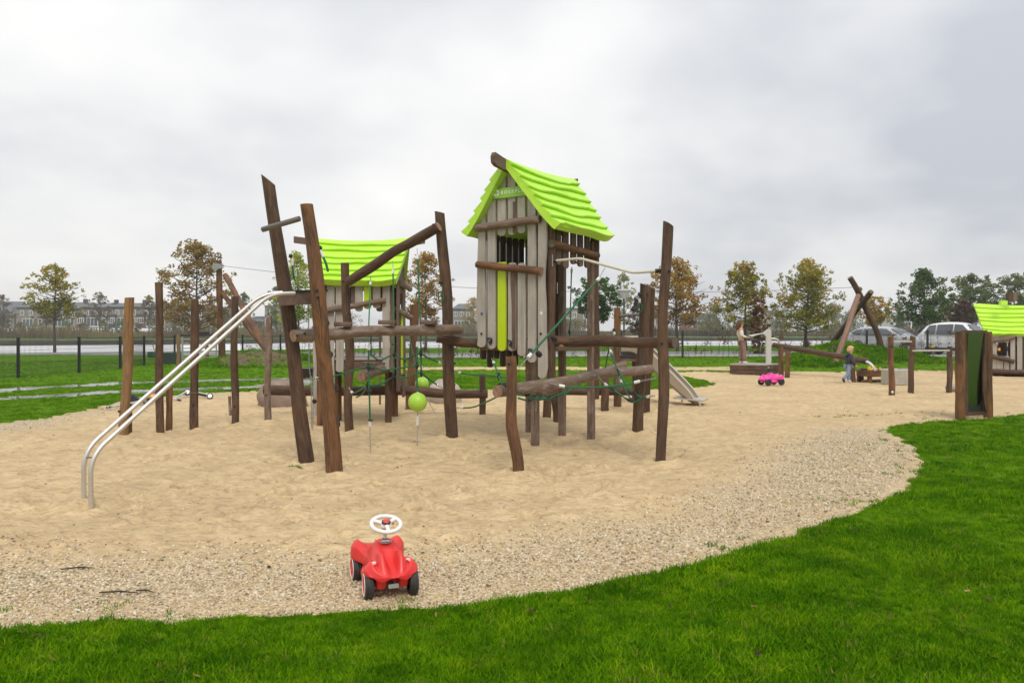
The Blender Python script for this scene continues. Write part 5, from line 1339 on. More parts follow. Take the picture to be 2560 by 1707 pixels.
# ------------------------------------------------------------------ ride-on toy cars
def toy_car(loc, fwd, s, label, body_m, wheel_m, rim_m, steer_m, btn_m, detail=True, group='ride-on toy cars', steer=0.0):
    """local frame: x to the right of the car, y forward, z up; s = scale"""
    o = thing('ride_on_car', loc, label, 'toy car', group)
    f = Vector((fwd[0], fwd[1], 0)).normalized(); rt = Vector((f.y, -f.x, 0)); up = Vector((0, 0, 1)); L = Vector(loc); F0 = f
    W = lambda x, y, z: L + (rt * x + F0 * y + up * z) * s
    def g(y, c, w): return math.exp(-((y - c) / w) ** 2)
    # upper shell as stacked cross sections from nose (y=.29) to tail (y=-.29)
    ys = [.292, .288, .275, .25, .22, .19, .16, .13, .10, .06, .02, -.02, -.06, -.10, -.14, -.18, -.22, -.255, -.28, -.292]
    def half(y):
        w = .098 + .060 * g(y, .195, .085) + .070 * g(y, -.18, .10)
        return w * (1 - ss(abs(y), .25, .30) * .42)
    def top(x, y, w):
        ax = abs(x); xf = ax / w
        hood = .196 + .010 * g(y, .15, .1)
        cowl = .105 * g(y, .015, .088) * math.exp(-(x / .085) ** 4)
        ridge = .056 * math.exp(-((ax - .058) / .021) ** 4) * g(y, .185, .058)
        gro = -.030 * math.exp(-(x / .026) ** 4) * g(y, .20, .085)
        ff = .012 * math.exp(-((ax - .122) / .030) ** 2) * g(y, .18, .08) - .024 * math.exp(-((ax - .088) / .014) ** 2) * g(y, .18, .08)
        fr_ = .072 * math.exp(-((ax - .135) / .045) ** 2) * g(y, -.15, .09)
        seat = -.028 * math.exp(-(x / .09) ** 2) * g(y, -.12, .07)
        tail = .022 * g(y, -.25, .05)
        nose = -.055 * float(ss(y, .215, .295)); tl = -.05 * float(ss(-y, .24, .295))
        return hood + cowl + ridge + gro + ff + fr_ + seat + tail + nose + tl - .030 * float(ss(xf, .72, 1.0))
    nx = 37; rows = []
    for y in ys:
        w = half(y); row = []
        for k in range(nx):
            x = -w + 2 * w * k / (nx - 1); row.append(W(x, y, top(x, y, w)))
        lo = .132 - .012 * g(y, .03, .12)
        e1 = [W(w * 1.015, y, lo + .018), W(w * .985, y, lo), W(w * .6, y, lo)]
        e2 = [W(-w * .6, y, lo), W(-w * .985, y, lo), W(-w * 1.015, y, lo + .018)]
        rows.append(row + e1 + e2)
    m = len(rows[0]); vs = [p for r_ in rows for p in r_]; fs = []
    for i in range(len(rows) - 1):
        for k in range(m):
            k2 = (k + 1) % m; fs.append((i * m + k, i * m + k2, (i + 1) * m + k2, (i + 1) * m + k))
    fs.append(tuple(range(m))[::-1]); fs.append(tuple((len(rows) - 1) * m + k for k in range(m)))
    mb = MB(); mb.add(vs, fs, 0, True)
    # lower tub between the wheels
    tub = []
    for (y, w, z0) in ((.165, .086, .075), (.155, .094, .062), (.10, .098, .058), (.05, .135, .058), (-.03, .140, .058), (-.08, .112, .060), (-.20, .098, .062), (-.27, .092, .085)):
        tub.append([W(-w, y, z0 + .015), W(-w * .92, y, z0), W(w * .92, y, z0), W(w, y, z0 + .015), W(w, y, .150), W(-w, y, .150)])
    vs = [p for r_ in tub for p in r_]; fs = []
    for i in range(len(tub) - 1):
        for k in range(6): fs.append((i * 6 + k, i * 6 + (k + 1) % 6, (i + 1) * 6 + (k + 1) % 6, (i + 1) * 6 + k))
    fs += [tuple(range(6))[::-1], tuple((len(tub) - 1) * 6 + k for k in range(6))]
    mb.add(vs, fs, 0, False)
    for sx in (-1, 1):
        rows_ = []
        for (z, hw_, y0, y1) in ((.062, .024, .20, .236), (.066, .030, .18, .246), (.10, .034, .13, .256), (.135, .037, .12, .268), (.160, .038, .12, .272)):
            cx_ = sx * .064; rows_.append([W(cx_ - hw_, y0, z), W(cx_ + hw_, y0, z), W(cx_ + hw_, y1 - .012, z), W(cx_ + hw_ * .6, y1, z), W(cx_ - hw_ * .6, y1, z), W(cx_ - hw_, y1 - .012, z)])
        vs = [p for r_ in rows_ for p in r_]; fs = []
        for i in range(len(rows_) - 1):
            for k in range(6): fs.append((i * 6 + k, i * 6 + (k + 1) % 6, (i + 1) * 6 + (k + 1) % 6, (i + 1) * 6 + k))
        fs += [tuple(range(6))[::-1], tuple((len(rows_) - 1) * 6 + k for k in range(6))]
        mb.add(vs, fs, 0, True)
    body = mb.build('body', [body_m], o)
    bm_ = body.modifiers.new('smooth', 'SUBSURF'); bm_.levels = 1; bm_.render_levels = 2
    for sx, wy, wr, wx in ((-1, .185, .080, .128), (1, .185, .080, .128), (-1, -.185, .078, .132), (1, -.185, .078, .132)):
        c = W(sx * wx, wy, wr); f = F0; ax = rt * sx; hw = .026 * s
        if wy > 0:
            f = F0 * math.cos(steer) + rt * math.sin(steer); r2 = rt * math.cos(steer) - F0 * math.sin(steer); c = W(0, wy, wr) + r2 * (sx * wx * s); ax = r2 * sx
        pr = [(.70, -.95), (.88, -1.0), (.985, -.8), (1.0, -.45), (.985, -.42), (.985, -.30), (1.0, -.27), (1.0, .27), (.985, .30), (.985, .42), (1.0, .45), (.985, .8), (.88, 1.0), (.72, .96)]
        vs = []; fs = []; n = 30
        for (q, h) in pr:
            for k in range(n):
                a = 2 * math.pi * k / n; vs.append(c + ax * (h * hw) + f * (math.cos(a) * q * wr * s) + up * (math.sin(a) * q * wr * s))
        for i in range(len(pr) - 1):
            for k in range(n): fs.append((i * n + k, i * n + (k + 1) % n, (i + 1) * n + (k + 1) % n, (i + 1) * n + k))
        mt = MB(); mt.add(vs, fs, 0, True); wh = mt.build('wheel', [wheel_m], o)
        if detail:
            mr = MB(); pr = [(.74, .98), (.66, .94), (.62, .55), (.30, .60), (.26, .95), (.10, 1.0), (0, 1.0)]
            vs = []; fs = []
            for (q, h) in pr:
                for k in range(n):
                    a = 2 * math.pi * k / n; vs.append(c + ax * (h * hw) + f * (math.cos(a) * q * wr * s) + up * (math.sin(a) * q * wr * s))
            for i in range(len(pr) - 1):
                for k in range(n): fs.append((i * n + k, i * n + (k + 1) % n, (i + 1) * n + (k + 1) % n, (i + 1) * n + k))
            mr.add(vs, fs, 0, True)
            for k in range(5):
                a = k * 2 * math.pi / 5; d_ = f * math.cos(a) + up * math.sin(a)
                mr.bar(c + ax * (.66 * hw) + d_ * (.26 * wr * s), c + ax * (.70 * hw) + d_ * (.64 * wr * s), .016 * s, .012 * s, 0, up=ax)
            mr.build('rim', [rim_m], wh)
            mw = MB(); mw.tube([c + ax * hw * .985 + (f * math.cos(a) + up * math.sin(a)) * (.775 * wr * s) for a in [k * math.pi / 15 for k in range(30)]], .0035 * s, 6, 0, closed=True); mw.build('rim_ring', [WHITEP if rim_m is RED else rim_m], wh)
    f = F0
    # steering column and wheel
    b = W(0, .030, .292); axis = (up * 1.0 + f * .36).normalized(); hub = b + axis * (.105 * s)
    mb = MB(); mb.tube([b - axis * .02 * s, b + axis * .012 * s, b + axis * .03 * s, b + axis * .07 * s, b + axis * .098 * s], [.012 * s, .012 * s, .011 * s, .019 * s, .032 * s], 16, 0); mb.build('steering_column', [steer_m], o)
    if detail:
        mb = MB(); mb.tube([b + axis * (.004 * s), b + axis * (.013 * s)], .0125 * s, 14, 0); mb.build('collar', [BLACK], o)
        pn = (up + f * .35).normalized(); pc = W(0, .058, .287); px_ = rt; py_ = pn.cross(px_).normalized()
        mb = MB(); mb.poly([pc + px_ * (math.cos(a) * .034 * s) + py_ * (math.sin(a) * .021 * s) for a in [k * math.pi / 12 for k in range(24)]], pn, .006 * s, 0)
        pq = mb.build('plaque', [plain('plaque_silver', (.55, .54, .52), .4, .3, nz=(.2, .2, .2), nscale=90)], o)
        mb = MB(); mb.tube([pc + pn * .004 * s + px_ * (math.cos(a) * .029 * s) + py_ * (math.sin(a) * .017 * s) for a in [k * math.pi / 12 for k in range(24)]], .0016 * s, 5, 0, closed=True); mb.build('plaque_ring', [BLACK], pq)
    e1 = rt; e2 = axis.cross(e1).normalized(); Rw = .086 * s
    mb = MB(); mb.tube([hub + e1 * (math.cos(a) * Rw) + e2 * (math.sin(a) * Rw) for a in [k * math.pi / 20 for k in range(40)]], .0125 * s, 12, 0, closed=True)
    for a in (R(90), R(215), R(325)):
        d_ = e1 * math.cos(a) + e2 * math.sin(a); q = axis.cross(d_)
        mb.tube([hub + d_ * .012 * s, hub + d_ * .045 * s, hub + d_ * (Rw - .004 * s)], [.017 * s, .0115 * s, .013 * s], 8, 0)
    mb.sphere(hub, .028 * s, 16, 8, 0, (1, 1, .55), Matrix((e1, e2, axis)).transposed())
    st = mb.build('steering_wheel', [steer_m], o)
    mb = MB(); mb.tube([hub + axis * .010 * s, hub + axis * .018 * s, hub + axis * .020 * s], [.027 * s, .027 * s, .022 * s], 20, 0); mb.build('horn_ring', [BLACK], st)
    mb = MB(); mb.sphere(hub + axis * .018 * s, .0215 * s, 18, 8, 0, (1, 1, .45), Matrix((e1, e2, axis)).transposed()); mb.build('horn_button', [btn_m], st)
    if detail:
        for sx in (-1, 1):
            y = .208; x = sx * .104; pn = (up + f * .45 + rt * sx * .25).normalized()
            pc = W(x, y, top(x, y, half(y)) + .0035); a1 = pn.cross(f).normalized(); a2 = pn.cross(a1)
            rs = random.Random(3 + sx); mb = MB(); mb.poly([pc + a1 * (math.cos(a) * .019 * s * rs.uniform(.75, 1.1)) + a2 * (math.sin(a) * .015 * s * rs.uniform(.75, 1.1)) for a in [k * math.pi / 8 for k in range(16)]], pn, .003, 0); mb.build('headlight_sticker', [STICK], o)
        mb = MB(); mb.box(W(0, .262, .082), (.060 * s, .012 * s, .024 * s), Matrix((rt, f, up)).transposed(), 0, 2, .002); mb.box(W(0, .215, .080), (.03 * s, .10 * s, .012 * s), Matrix((rt, f, up)).transposed(), 0, 2, .002)
        mb.build('tow_plate', [plain('tow_plate_grey', (.34, .38, .35), .5, .3, nz=(.2, .22, .2), nscale=30)], o)
    return o
fl, frt, rl = G(921, 1491), G(1031, 1482), G(894, 1446)
mid = (fl + frt) / 2; fw = Vector((.365, -.931)); ctr_ = Vector((mid.x, mid.y, 0)) - Vector((fw.x, fw.y, 0)) * .185 * .98
tz = sz(ctr_.x, ctr_.y)
toy_car(Vector((ctr_.x, ctr_.y, tz - .004)), fw, .98, 'scuffed red ride-on toy car with a white steering wheel on the gravel in front', RED, TYRE, RED, WHITEP, REDB, steer=R(4))
pk = G0(1928, 965)
PINKB = plain('black_plastic', (.02, .02, .022), .4)
toy_car(pk, (-.93, -.36), 1.16, 'bright pink ride-on toy car with a black steering wheel in front of the pump platform', PINK, PINKB, PINKB, PINKB, YEL)

# ------------------------------------------------------------------ slide
sl = thing('slide', G0(1700, 1012), 'beige plastic slide coming down to the right behind the double post', 'slide')
a, b = V(1594, 884, 16.6), V(1726, 996, 16.15); e_ = V(1742, 1001, 16.1)
path = catmull([a + Vector((-.25, .08, .02)), a, a.lerp(b, .3), a.lerp(b, .6), a.lerp(b, .92), e_.lerp(b, .6) + Vector((0, 0, .005)), e_], 6)
dirh = (e_ - a); dirh.z = 0; dirh.normalize(); sidev = Vector((-dirh.y, dirh.x, 0))
if sidev.y > 0: sidev = -sidev
hw = .24; prof = [(-hw - .03, .31), (-hw, .32), (-hw + .015, .06), (-hw * .6, .0), (0, -.01), (hw * .6, .0), (hw - .015, .06), (hw, .32), (hw + .03, .31), (hw + .02, .03), (hw * .65, -.06), (-hw * .65, -.06), (-hw - .02, .03)]
rows = []
for i, p in enumerate(path):
    t = i / (len(path) - 1); k = 1 - .93 * max(0, (t - .25) / .75) ** 1.6
    rows.append([p + sidev * w + Vector((0, 0, z * (k if z > 0 else 1))) for w, z in prof])
m = len(prof); vs = [p for r_ in rows for p in r_]; fs = []
for i in range(len(rows) - 1):
    for k in range(m): fs.append((i * m + k, i * m + (k + 1) % m, (i + 1) * m + (k + 1) % m, (i + 1) * m + k))
fs += [tuple(range(m))[::-1], tuple((len(rows) - 1) * m + k for k in range(m))]
mb = MB(); mb.add(vs, fs, 0, False); mb.build('chute', [SLIDEM], sl)
for k, (sg) in enumerate((1, -1)):
    mb = MB(); mb.tube([r_[1 if sg < 0 else 7] + Vector((0, 0, .0)) for r_ in rows], .022, 8, 0); mb.build('edge_rail', [SLIDEM2], sl)
pl0, pl1 = V(1690, 992, 16.2), V(1764, 1000, 15.95); mb = MB(); mb.bar(pl0, pl1, .52, .028, 0); mb.build('run_out_plate', [STEEL], sl)
for px, py, x0, y0 in ((1705, 1013, 1705, 995), (1747, 1019, 1752, 999)):
    q = G(px, py); mb = MB(); mb.tube([sunk(q, .1), V(x0, y0, q.y)], .018, 8, 0); mb.build('leg', [STEEL], sl)
mb = MB(); mb.box(V(1563, 890, 16.6), (.55, .6, .05), None, 0, 2, .004); mb.build('platform', [BLACK], sl)
mb = MB(); mb.box(V(1563, 897, 16.6), (.50, .55, .09), None, 0, 2, .004); mb.build('platform_beam', [PLANK_BR], sl)
for px in (1546, 1586):
    mb = MB(); q = V(px, 960, 16.7); mb.box((q.x, q.y, .42), (.09, .09, 1.0), None, 0); mb.build('post', [W_DARK], sl)
mb = MB(); mb.box(V(1578, 868, 16.9), (.42, .03, .20), None, 0, 2, .004); mb.build('side_panel', [SLIDEM2], sl)

# ------------------------------------------------------------------ boulders, concrete block
def boulder(c, rx, ry, rz, seed, mat, label, flat=.0, name='boulder', power=2.3):
    o_ = MB(); rs = random.Random(seed); nu, nv = 30, 18; vs = []; fs = []
    ph = [rs.uniform(0, 6.28) for _ in range(8)]
    for i in range(nv + 1):
        th = math.pi * i / nv
        for k in range(nu):
            a = 2 * math.pi * k / nu; d = Vector((math.sin(th) * math.cos(a), math.sin(th) * math.sin(a), math.cos(th)))
            n_ = 1 + .07 * math.sin(3 * d.x + ph[0] + 2 * d.z) + .06 * math.sin(4 * d.y + ph[1]) + .04 * math.sin(7 * d.x + 5 * d.y + ph[2]) + .035 * math.sin(9 * d.z + 6 * d.x + ph[3]) + .015 * math.sin(19 * d.x + 17 * d.z + ph[4])
            q = 1 / (abs(d.x) ** power + abs(d.y) ** power + abs(d.z) ** power) ** (1 / power)
            vs.append(Vector(c) + Vector((d.x * rx, d.y * ry, d.z * rz)) * n_ * q)
    for i in range(nv):
        for k in range(nu): fs.append((i * nu + k, (i + 1) * nu + k, (i + 1) * nu + (k + 1) % nu, i * nu + (k + 1) % nu))
    o_.add(vs, fs, 0, True); ob = o_.build(name, [mat]); return tag(ob, label, 'boulder')
q = G(686, 1018); boulder(q + Vector((.05, .45, .06)), .52, .44, .46, 3, BOULD, 'large reddish brown boulder lying behind the slanted grey log post', power=2.0)
q = G(1108, 1010); boulder(q + Vector((0, .5, .12)), .36, .34, .32, 4, BOULD2, 'pale boulder lying behind the low log beside the tall bent post')
cb_ = thing('concrete_block', G0(2252, 958), 'pale concrete block beside the sand play table', 'block')
q = G(2252, 962); mb = MB(); mb.box(q + Vector((.02, .3, .20)), (.62, .55, .46), Matrix.Rotation(R(20), 3, 'Z'), 0, 2, .035); mb.build('block', [CONCR], cb_)
mb = MB(); mb.box(q + Vector((.16, .18, .44)), (.26, .16, .02), Matrix.Rotation(R(20), 3, 'Z'), 0); mb.build('metal_plate', [GALV], cb_)

# ------------------------------------------------------------------ water pump platform, trough and sand table
pp = thing('water_pump', G0(1890, 935), 'grey metal water pump with twin handles standing on a low brown timber deck', 'water pump')
pz_ = .36; d0 = G(1890, 938).y
cs = [V(1825, 915, d0 + .55), V(1915, 922, d0 + .02), V(1952, 916, d0 + .9), V(1862, 911, d0 + 1.6)]
cs = [Vector((p.x, p.y, pz_)) for p in cs]
cc = sum(cs, Vector()) / 4
mb = MB(); n_ = 6
for k in range(n_):
    a0, a1 = k / n_ + .004, (k + 1) / n_ - .004
    A0, A1 = cs[0].lerp(cs[3], a0), cs[0].lerp(cs[3], a1); B0, B1 = cs[1].lerp(cs[2], a0), cs[1].lerp(cs[2], a1)
    m1 = MB(); m1.poly([A0, B0, B1, A1], (0, 0, 1), .04, 0); m1.build('deck_board', [PLANK], pp)
for k, (i, j) in enumerate(((0, 1), (1, 2), (2, 3), (3, 0))):
    for z in (pz_ - .10, pz_ - .255):
        A0 = cc + (cs[i] - cc) * .985; B0 = cc + (cs[j] - cc) * .985; mb = MB(); mb.bar(A0 + Vector((0, 0, z - pz_)), B0 + Vector((0, 0, z - pz_)), .05, .145, 0, bev=.006); mb.build('side_beam', [W_DARK, W_DARK], pp)
for k in range(4):
    q = cc + (cs[k] - cc) * .9; mb = MB(); mb.box((q.x, q.y, .06), (.1, .1, .35), None, 0); mb.build('leg', [W_DARK], pp)
pb = V(1921, 912, d0 + .75); PUMPM = plain('pump_grey_paint', (.50, .49, .44), .42, nz=(.42, .41, .37), nscale=8)
mb = MB(); zt_ = CAMH - (822 - HZ) / F * pb.y
o_ = [(-.085, pz_), (.085, pz_), (.085, zt_ - .07), (.07, zt_ - .02), (.03, zt_), (-.02, zt_ - .005), (-.06, zt_ - .04), (-.17, zt_ - .13), (-.17, zt_ - .17), (-.085, zt_ - .26)]
mb.poly([Vector((pb.x + x, pb.y, z)) for x, z in o_], (0, 1, 0), .10, 0); mb.build('pump_post', [PUMPM], pp)
hA = V(1909, 833, pb.y); h1, h2 = V(1871, 839, pb.y - .15), V(1878, 841, pb.y + .12)
for p in (h1, h2):
    mb = MB(); mb.tube([Vector((hA.x, p.y * .6 + pb.y * .4, hA.z)), p], .016, 9, 0); mb.build('handle', [STEEL], pp)
mb = MB(); mb.tube([h1 - Vector((0, .05, 0)), h2 + Vector((0, .05, 0))], .017, 9, 0); mb.build('handle_grip', [GALV], pp)
mb = MB(); mb.tube(catmull([V(1926, 846, pb.y), V(1938, 847, pb.y), V(1946, 851, pb.y), V(1949, 862, pb.y)], 5), .030, 10, 0); mb.build('spout', [STEEL], pp)
tr = thing('log_trough', G0(1962, 944), 'long hollowed log trough carrying water down from the pump', 'water trough')
pole('trough', V(1934, 862, 27.3), V(2170, 903, 24.4), .088, .092, 301, [W_DARK, END_DARK], tr, seg=12, n=16, wob=.004, lump=.03)
for px, py, tx, ty in ((1953, 942, 1952, 867), (1967, 944, 1970, 880)):
    q = G0(px, py); pole('post', sunk(q), V(tx, ty, q.y),   .078, .074, px, [W_WARM, END_DARK], tr, seg=6, wob=.008)
mb = MB(); mb.bar(V(1950, 878, 26.4), V(1978, 877, 26.2), .1, .06, 0); mb.build('saddle', [W_DARK], tr)
q = G0(2132, 954); pole('post', sunk(q), V(2132, 900, q.y), .075, .075, 303, [W_WARM, END_DARK], tr, seg=4)
t_ = NT('running_water'); t_.set((.86, .87, .86), .12, spec=.8, Transmission_Weight=.35); WATERJ = t_.mat
wj = thing('water_jet', V(2188, 915, 24.0), 'stream of clear water pouring from the trough end onto the table', 'water')
mb = MB(); mb.tube(catmull([V(2165, 903, 24.4), V(2175, 908, 24.2), V(2184, 917, 24.0), V(2191, 926, 23.9)], 5), [.035, .04, .04, .035, .035, .035, .035, .035, .035, .03, .03, .03, .035, .04, .05, .06], 10, 0, lump=.15); mb.build('stream', [WATERJ], wj)
tb_ = thing('sand_table', G0(2195, 960), 'low brown timber sand table with yellow toys, under the trough', 'table')
tc = [V(2143, 931, 23.6), V(2172, 935, 22.9), V(2241, 932, 23.1), V(2238, 926, 24.3), V(2150, 925, 24.6)]; tzz = CAMH - (925 - HZ) / F * 24
tc = [Vector((p.x, p.y, tzz)) for p in tc]; c_ = sum(tc, Vector()) / 5
mb = MB(); mb.poly([p - Vector((0, 0, .09)) for p in tc], (0, 0, 1), .05, 0); mb.build('table_board', [PLANK_BR], tb_)
for i in range(5):
    mb = MB(); mb.bar(tc[i] - Vector((0, 0, .06)), tc[(i + 1) % 5] - Vector((0, 0, .06)), .05, .17, 0, bev=.005); mb.build('rim_beam', [W_WARM], tb_)
    q = c_ + (tc[i] - c_) * .9; mb = MB(); mb.box((q.x, q.y, (tzz - .1) / 2 - .02), (.10, .10, tzz), None, 0); mb.build('leg', [W_WARM], tb_)
for nm, px, py, m_, lab in (('toy_digger', 2176, 922, YEL, 'yellow toy digger lying on the sand table where the water lands'), ('toy_digger', 2202, 923, YEL, 'small yellow toy at the right side of the water stream')):
    q = V(px, py, 23.7); t0 = thing(nm, q, lab, 'toy'); mb = MB(); w_ = .10 if px < 2190 else .07
    mb.box(q + Vector((0, 0, -.01)), (w_ * 1.6, w_, w_ * .7), Matrix.Rotation(.4, 3, 'Z'), 0, 2, .012); mb.box(q + Vector((-.03, 0, w_ * .45)), (w_ * .7, w_ * .8, w_ * .6), Matrix.Rotation(.4, 3, 'Z'), 0, 2, .012); mb.build('cab', [m_], t0)
    mb = MB(); mb.bar(q + Vector((.05, 0, .02)), q + Vector((.13, -.02, .08)), .02, .02, 0); mb.bar(q + Vector((.13, -.02, .08)), q + Vector((.17, -.02, .0)), .05, .02, 0); mb.build('scoop', [BLACK if px > 2190 else m_], t0)

# ------------------------------------------------------------------ balance bars, distorting mirror
for px, py, tx, ty, s, lab in ((2229, 990, 2227, 842, 311, 'left post of the low horizontal bar set, with a white bolt cap near its foot'), (2275, 985, 2282, 841, 312, 'middle post of the low horizontal bar set, leaning slightly'), (2372, 983, 2375, 866, 313, 'shorter right post of the low horizontal bar set beside the mirror')):
    q = G0(px, py); o = thing('bar_post', q, lab, 'log post', 'posts of the low bars'); pole('log', sunk(q), V(tx, ty, q.y), .068, .062, s, [W_WARM if s == 311 else W_DARK, END_DARK], o, seg=8, tilt1=(-.25, 0, 0) if s == 312 else None)
    if s == 311:
        bb_ = bolt(o, V(2231, 980, q.y - .07), .03); bb_.data = bb_.data.copy(); bb_.data.materials[0] = WHITEB
        bolt(o, V(2231, 866, q.y - .07), .025)
    bolt(o, V(tx + 3, ty + 22, q.y - .07), .02)
for a, b, lab in ((V(2231, 854, 18.3), V(2278, 854, 18.7), 'upper horizontal steel bar between the left and middle posts'), (V(2282, 877, 18.75), V(2373, 876, 19.0), 'lower horizontal steel bar between the middle and right posts')):
    mb = MB(); mb.tube([a, b], .021, 10, 0); o = mb.build('steel_bar', [STEEL]); tag(o, lab, 'bar', 'steel bars between the posts')
mi = thing('play_mirror', G0(2435, 1045), 'dark distorting play mirror framed by two log posts at the grass edge', 'mirror')
mA, mB_ = G0(2401, 1047), G0(2471, 1043)
pole('post', sunk(mA), V(2400, 829, mA.y), .082, .080, 321, [W_WARM, END_DARK], mi, seg=8, wob=.005); pole('post', sunk(mB_), V(2468, 829, mB_.y), .072, .074, 322, [W_WARM, END_DARK], mi, seg=8, wob=.005)
z0, z1 = CAMH - (1034 - HZ) / F * 13.7, CAMH - (830 - HZ) / F * 13.7
xa, xb = V(2414, 900, 13.66), V(2459, 900, 13.78); ax_ = Vector((xb.x - xa.x, xb.y - xa.y, 0)); Wd = ax_.length; ax_.normalize(); nn = Vector((ax_.y, -ax_.x, 0))
for (p, q) in (((0, z0), (0, z1)), ((Wd, z0), (Wd, z1)), ((0, z0), (Wd, z0)), ((-.06, z1), (Wd + .06, z1))):
    mb = MB(); mb.bar(Vector((xa.x, xa.y, 0)) + ax_ * p[0] + Vector((0, 0, p[1])), Vector((xa.x, xa.y, 0)) + ax_ * q[0] + Vector((0, 0, q[1])), .06, .05, 0, up=nn); mb.build('frame_bar', [W_DARK], mi)
t_ = NT('mirror_steel_dark'); t_.set((.25, .255, .235), .2, 1.0); MIRR = t_.mat
mb = MB(); N1, N2 = 12, 30; vs = []; fs = []
for j in range(N2 + 1):
    for i in range(N1 + 1):
        u_, w_ = i / N1, j / N2; vs.append(Vector((xa.x, xa.y, 0)) + ax_ * (Wd * u_) + nn * (.012 + .008 * math.sin(math.pi * u_) + .07 * (w_ - .45)) + Vector((0, 0, z0 + (z1 - z0) * w_)))
for j in range(N2):
    for i in range(N1): fs.append((j * (N1 + 1) + i, j * (N1 + 1) + i + 1, (j + 1) * (N1 + 1) + i + 1, (j + 1) * (N1 + 1) + i))
mb.add(vs, fs, 0, True); mb.build('mirror_sheet', [MIRR], mi)
mb = MB(); mb.poly([Vector((xa.x, xa.y, 0)) + ax_ * (Wd * .5) - nn * .012 + ax_ * x + Vector((0, 0, z)) for x, z in ((-Wd / 2, z0), (Wd / 2, z0), (Wd / 2, z1), (-Wd / 2, z1))], nn, .012, 0); mb.build('back_board', [BLACK], mi)
mb = MB(); o_ = [(Wd * .62 + .30 * (abs(k / 10 - .5) * 2) ** 2.2 * (Wd * .9), z0 + (z1 - z0) * (.30 + .70 * k / 10)) for k in range(11)]
o_ = [(Wd + .0, z1), (Wd * .92, z1 - .02), (Wd * .86, z1 - .25), (Wd * .80, z1 - .55), (Wd * .78, z1 - .8), (Wd * .80, z0 + .35), (Wd * .88, z0 + .12), (Wd, z0 + .02)]
mb.poly([Vector((xa.x, xa.y, 0)) + ax_ * x + nn * .055 + Vector((0, 0, z)) for x, z in o_], nn, .03, 0, [(x, 0, z) for x, z in o_]); mb.build('reflected_post', [W_DARK], mi)  # solid dark strip shaped as a post's bent reflection in the mirror
q = G0(2381, 980); mb = MB(); mb.sphere(q + Vector((.0, 0, .10)), .13, 14, 8, 0, (1.3, 1, .8)); tag(mb.build('stone', [BOULD2]), 'small pale stone between the short bar post and the mirror', 'stone')
# ------------------------------------------------------------------ people
SKIN = plain('skin', (.56, .31, .21), .5)
def skin_body(name, nodes, edges, mat, parent, sub=2):
    """one continuous surface grown round a skeleton: nodes {key: (position, rx, ry)}"""
    keys = list(nodes); me = bpy.data.meshes.new(name)
    base = WL[parent.name] if parent is not None else Vector()
    me.from_pydata([tuple(Vector(nodes[k][0]) - base) for k in keys], [(keys.index(a), keys.index(b)) for a, b in edges], [])
    me.skin_vertices.new() if hasattr(me.skin_vertices, 'new') else None
    o = bpy.data.objects.new(name, me); COL.objects.link(o); o.parent = parent; WL[o.name] = base
    m = o.modifiers.new('skin', 'SKIN'); m.use_smooth_shade = True
    if not me.skin_vertices:
        bmx = __import__('bmesh').new(); bmx.from_mesh(me); bmx.verts.layers.skin.verify(); bmx.to_mesh(me); bmx.free()
    for i, k in enumerate(keys):
        sv = me.skin_vertices[0].data[i]; sv.radius = (nodes[k][1], nodes[k][2]); sv.use_root = (i == 0)
    s = o.modifiers.new('subsurf', 'SUBSURF'); s.levels = sub; s.render_levels = sub
    me.materials.append(mat); return o
def person(loc, yaw, H, label, pose, clothes, hair_m, hair_kind):
    """local: x forward, y left, z up, unit = body height"""
    o = thing('person', loc, label, 'person')
    L = Vector(loc); f = Vector((math.cos(yaw), math.sin(yaw), 0)); l = Vector((-f.y, f.x, 0))
    W = lambda p: L + (f * p[0] + l * p[1] + Vector((0, 0, p[2]))) * H
    P = pose; r = lambda a, b=None: (a * H, (b or a) * H)
    n = {'pelvis': (W(P['pelvis']), *r(.075, .060))}; ed = []
    def link(a, b, p, q): n[b] = (W(p), *q); ed.append((a, b))
    link('pelvis', 'belly', P['belly'], r(.070, .055)); link('belly', 'chest', P['chest'], r(.085, .060)); link('chest', 'neck0', P['neck'], r(.032)); link('neck0', 'head0', P['head0'], r(.040))
    link('head0', 'head1', P['head1'], r(.062, .058)); link('head1', 'head2', P['head2'], r(.060, .058)); link('head2', 'head3', P['head3'], r(.034))
    for s in 'LR':
        A = P['arm' + s]; Lg = P['leg' + s]
        link('chest', 'sh' + s, A[0], r(.034)); link('sh' + s, 'el' + s, A[1], r(.026)); link('el' + s, 'wr' + s, A[2], r(.018)); link('wr' + s, 'pa' + s, A[3], r(.018, .011))
        d = (Vector(A[3]) - Vector(A[2])).normalized(); sd_ = Vector((0, 1, 0)); sd_ = (sd_ - d * sd_.dot(d)).normalized(); dn = d.cross(sd_)
        if dn.z > 0: dn = -dn
        for k in range(4):
            b0 = Vector(A[3]) + d * .012 + sd_ * (.010 * (k - 1.5)); ln = (.030, .035, .033, .026)[k]
            link('pa' + s, f'f{s}{k}', b0 + d * ln * .5 + dn * .004, r(.0058)); link(f'f{s}{k}', f'g{s}{k}', b0 + d * ln * .8 + dn * .018, r(.0050))
        sg = -1 if s == 'L' else 1
        link('pa' + s, 't' + s, Vector(A[3]) + sd_ * (-.024 * sg * -1) * -1 + d * .006 + dn * .008, r(.0065))
        link('pelvis', 'hi' + s, Lg[0], r(.054)); link('hi' + s, 'kn' + s, Lg[1], r(.036)); link('kn' + s, 'an' + s, Lg[2], r(.022)); link('an' + s, 'to' + s, Lg[3], r(.020, .016))
    skin_body('body', n, ed, SKIN, o, 2)
    for nm, keys, grow, mat in clothes:
        nn_ = {}; ee = []
        for k, (a, b, rr_, r2) in enumerate(keys):
            pass
    return o, W
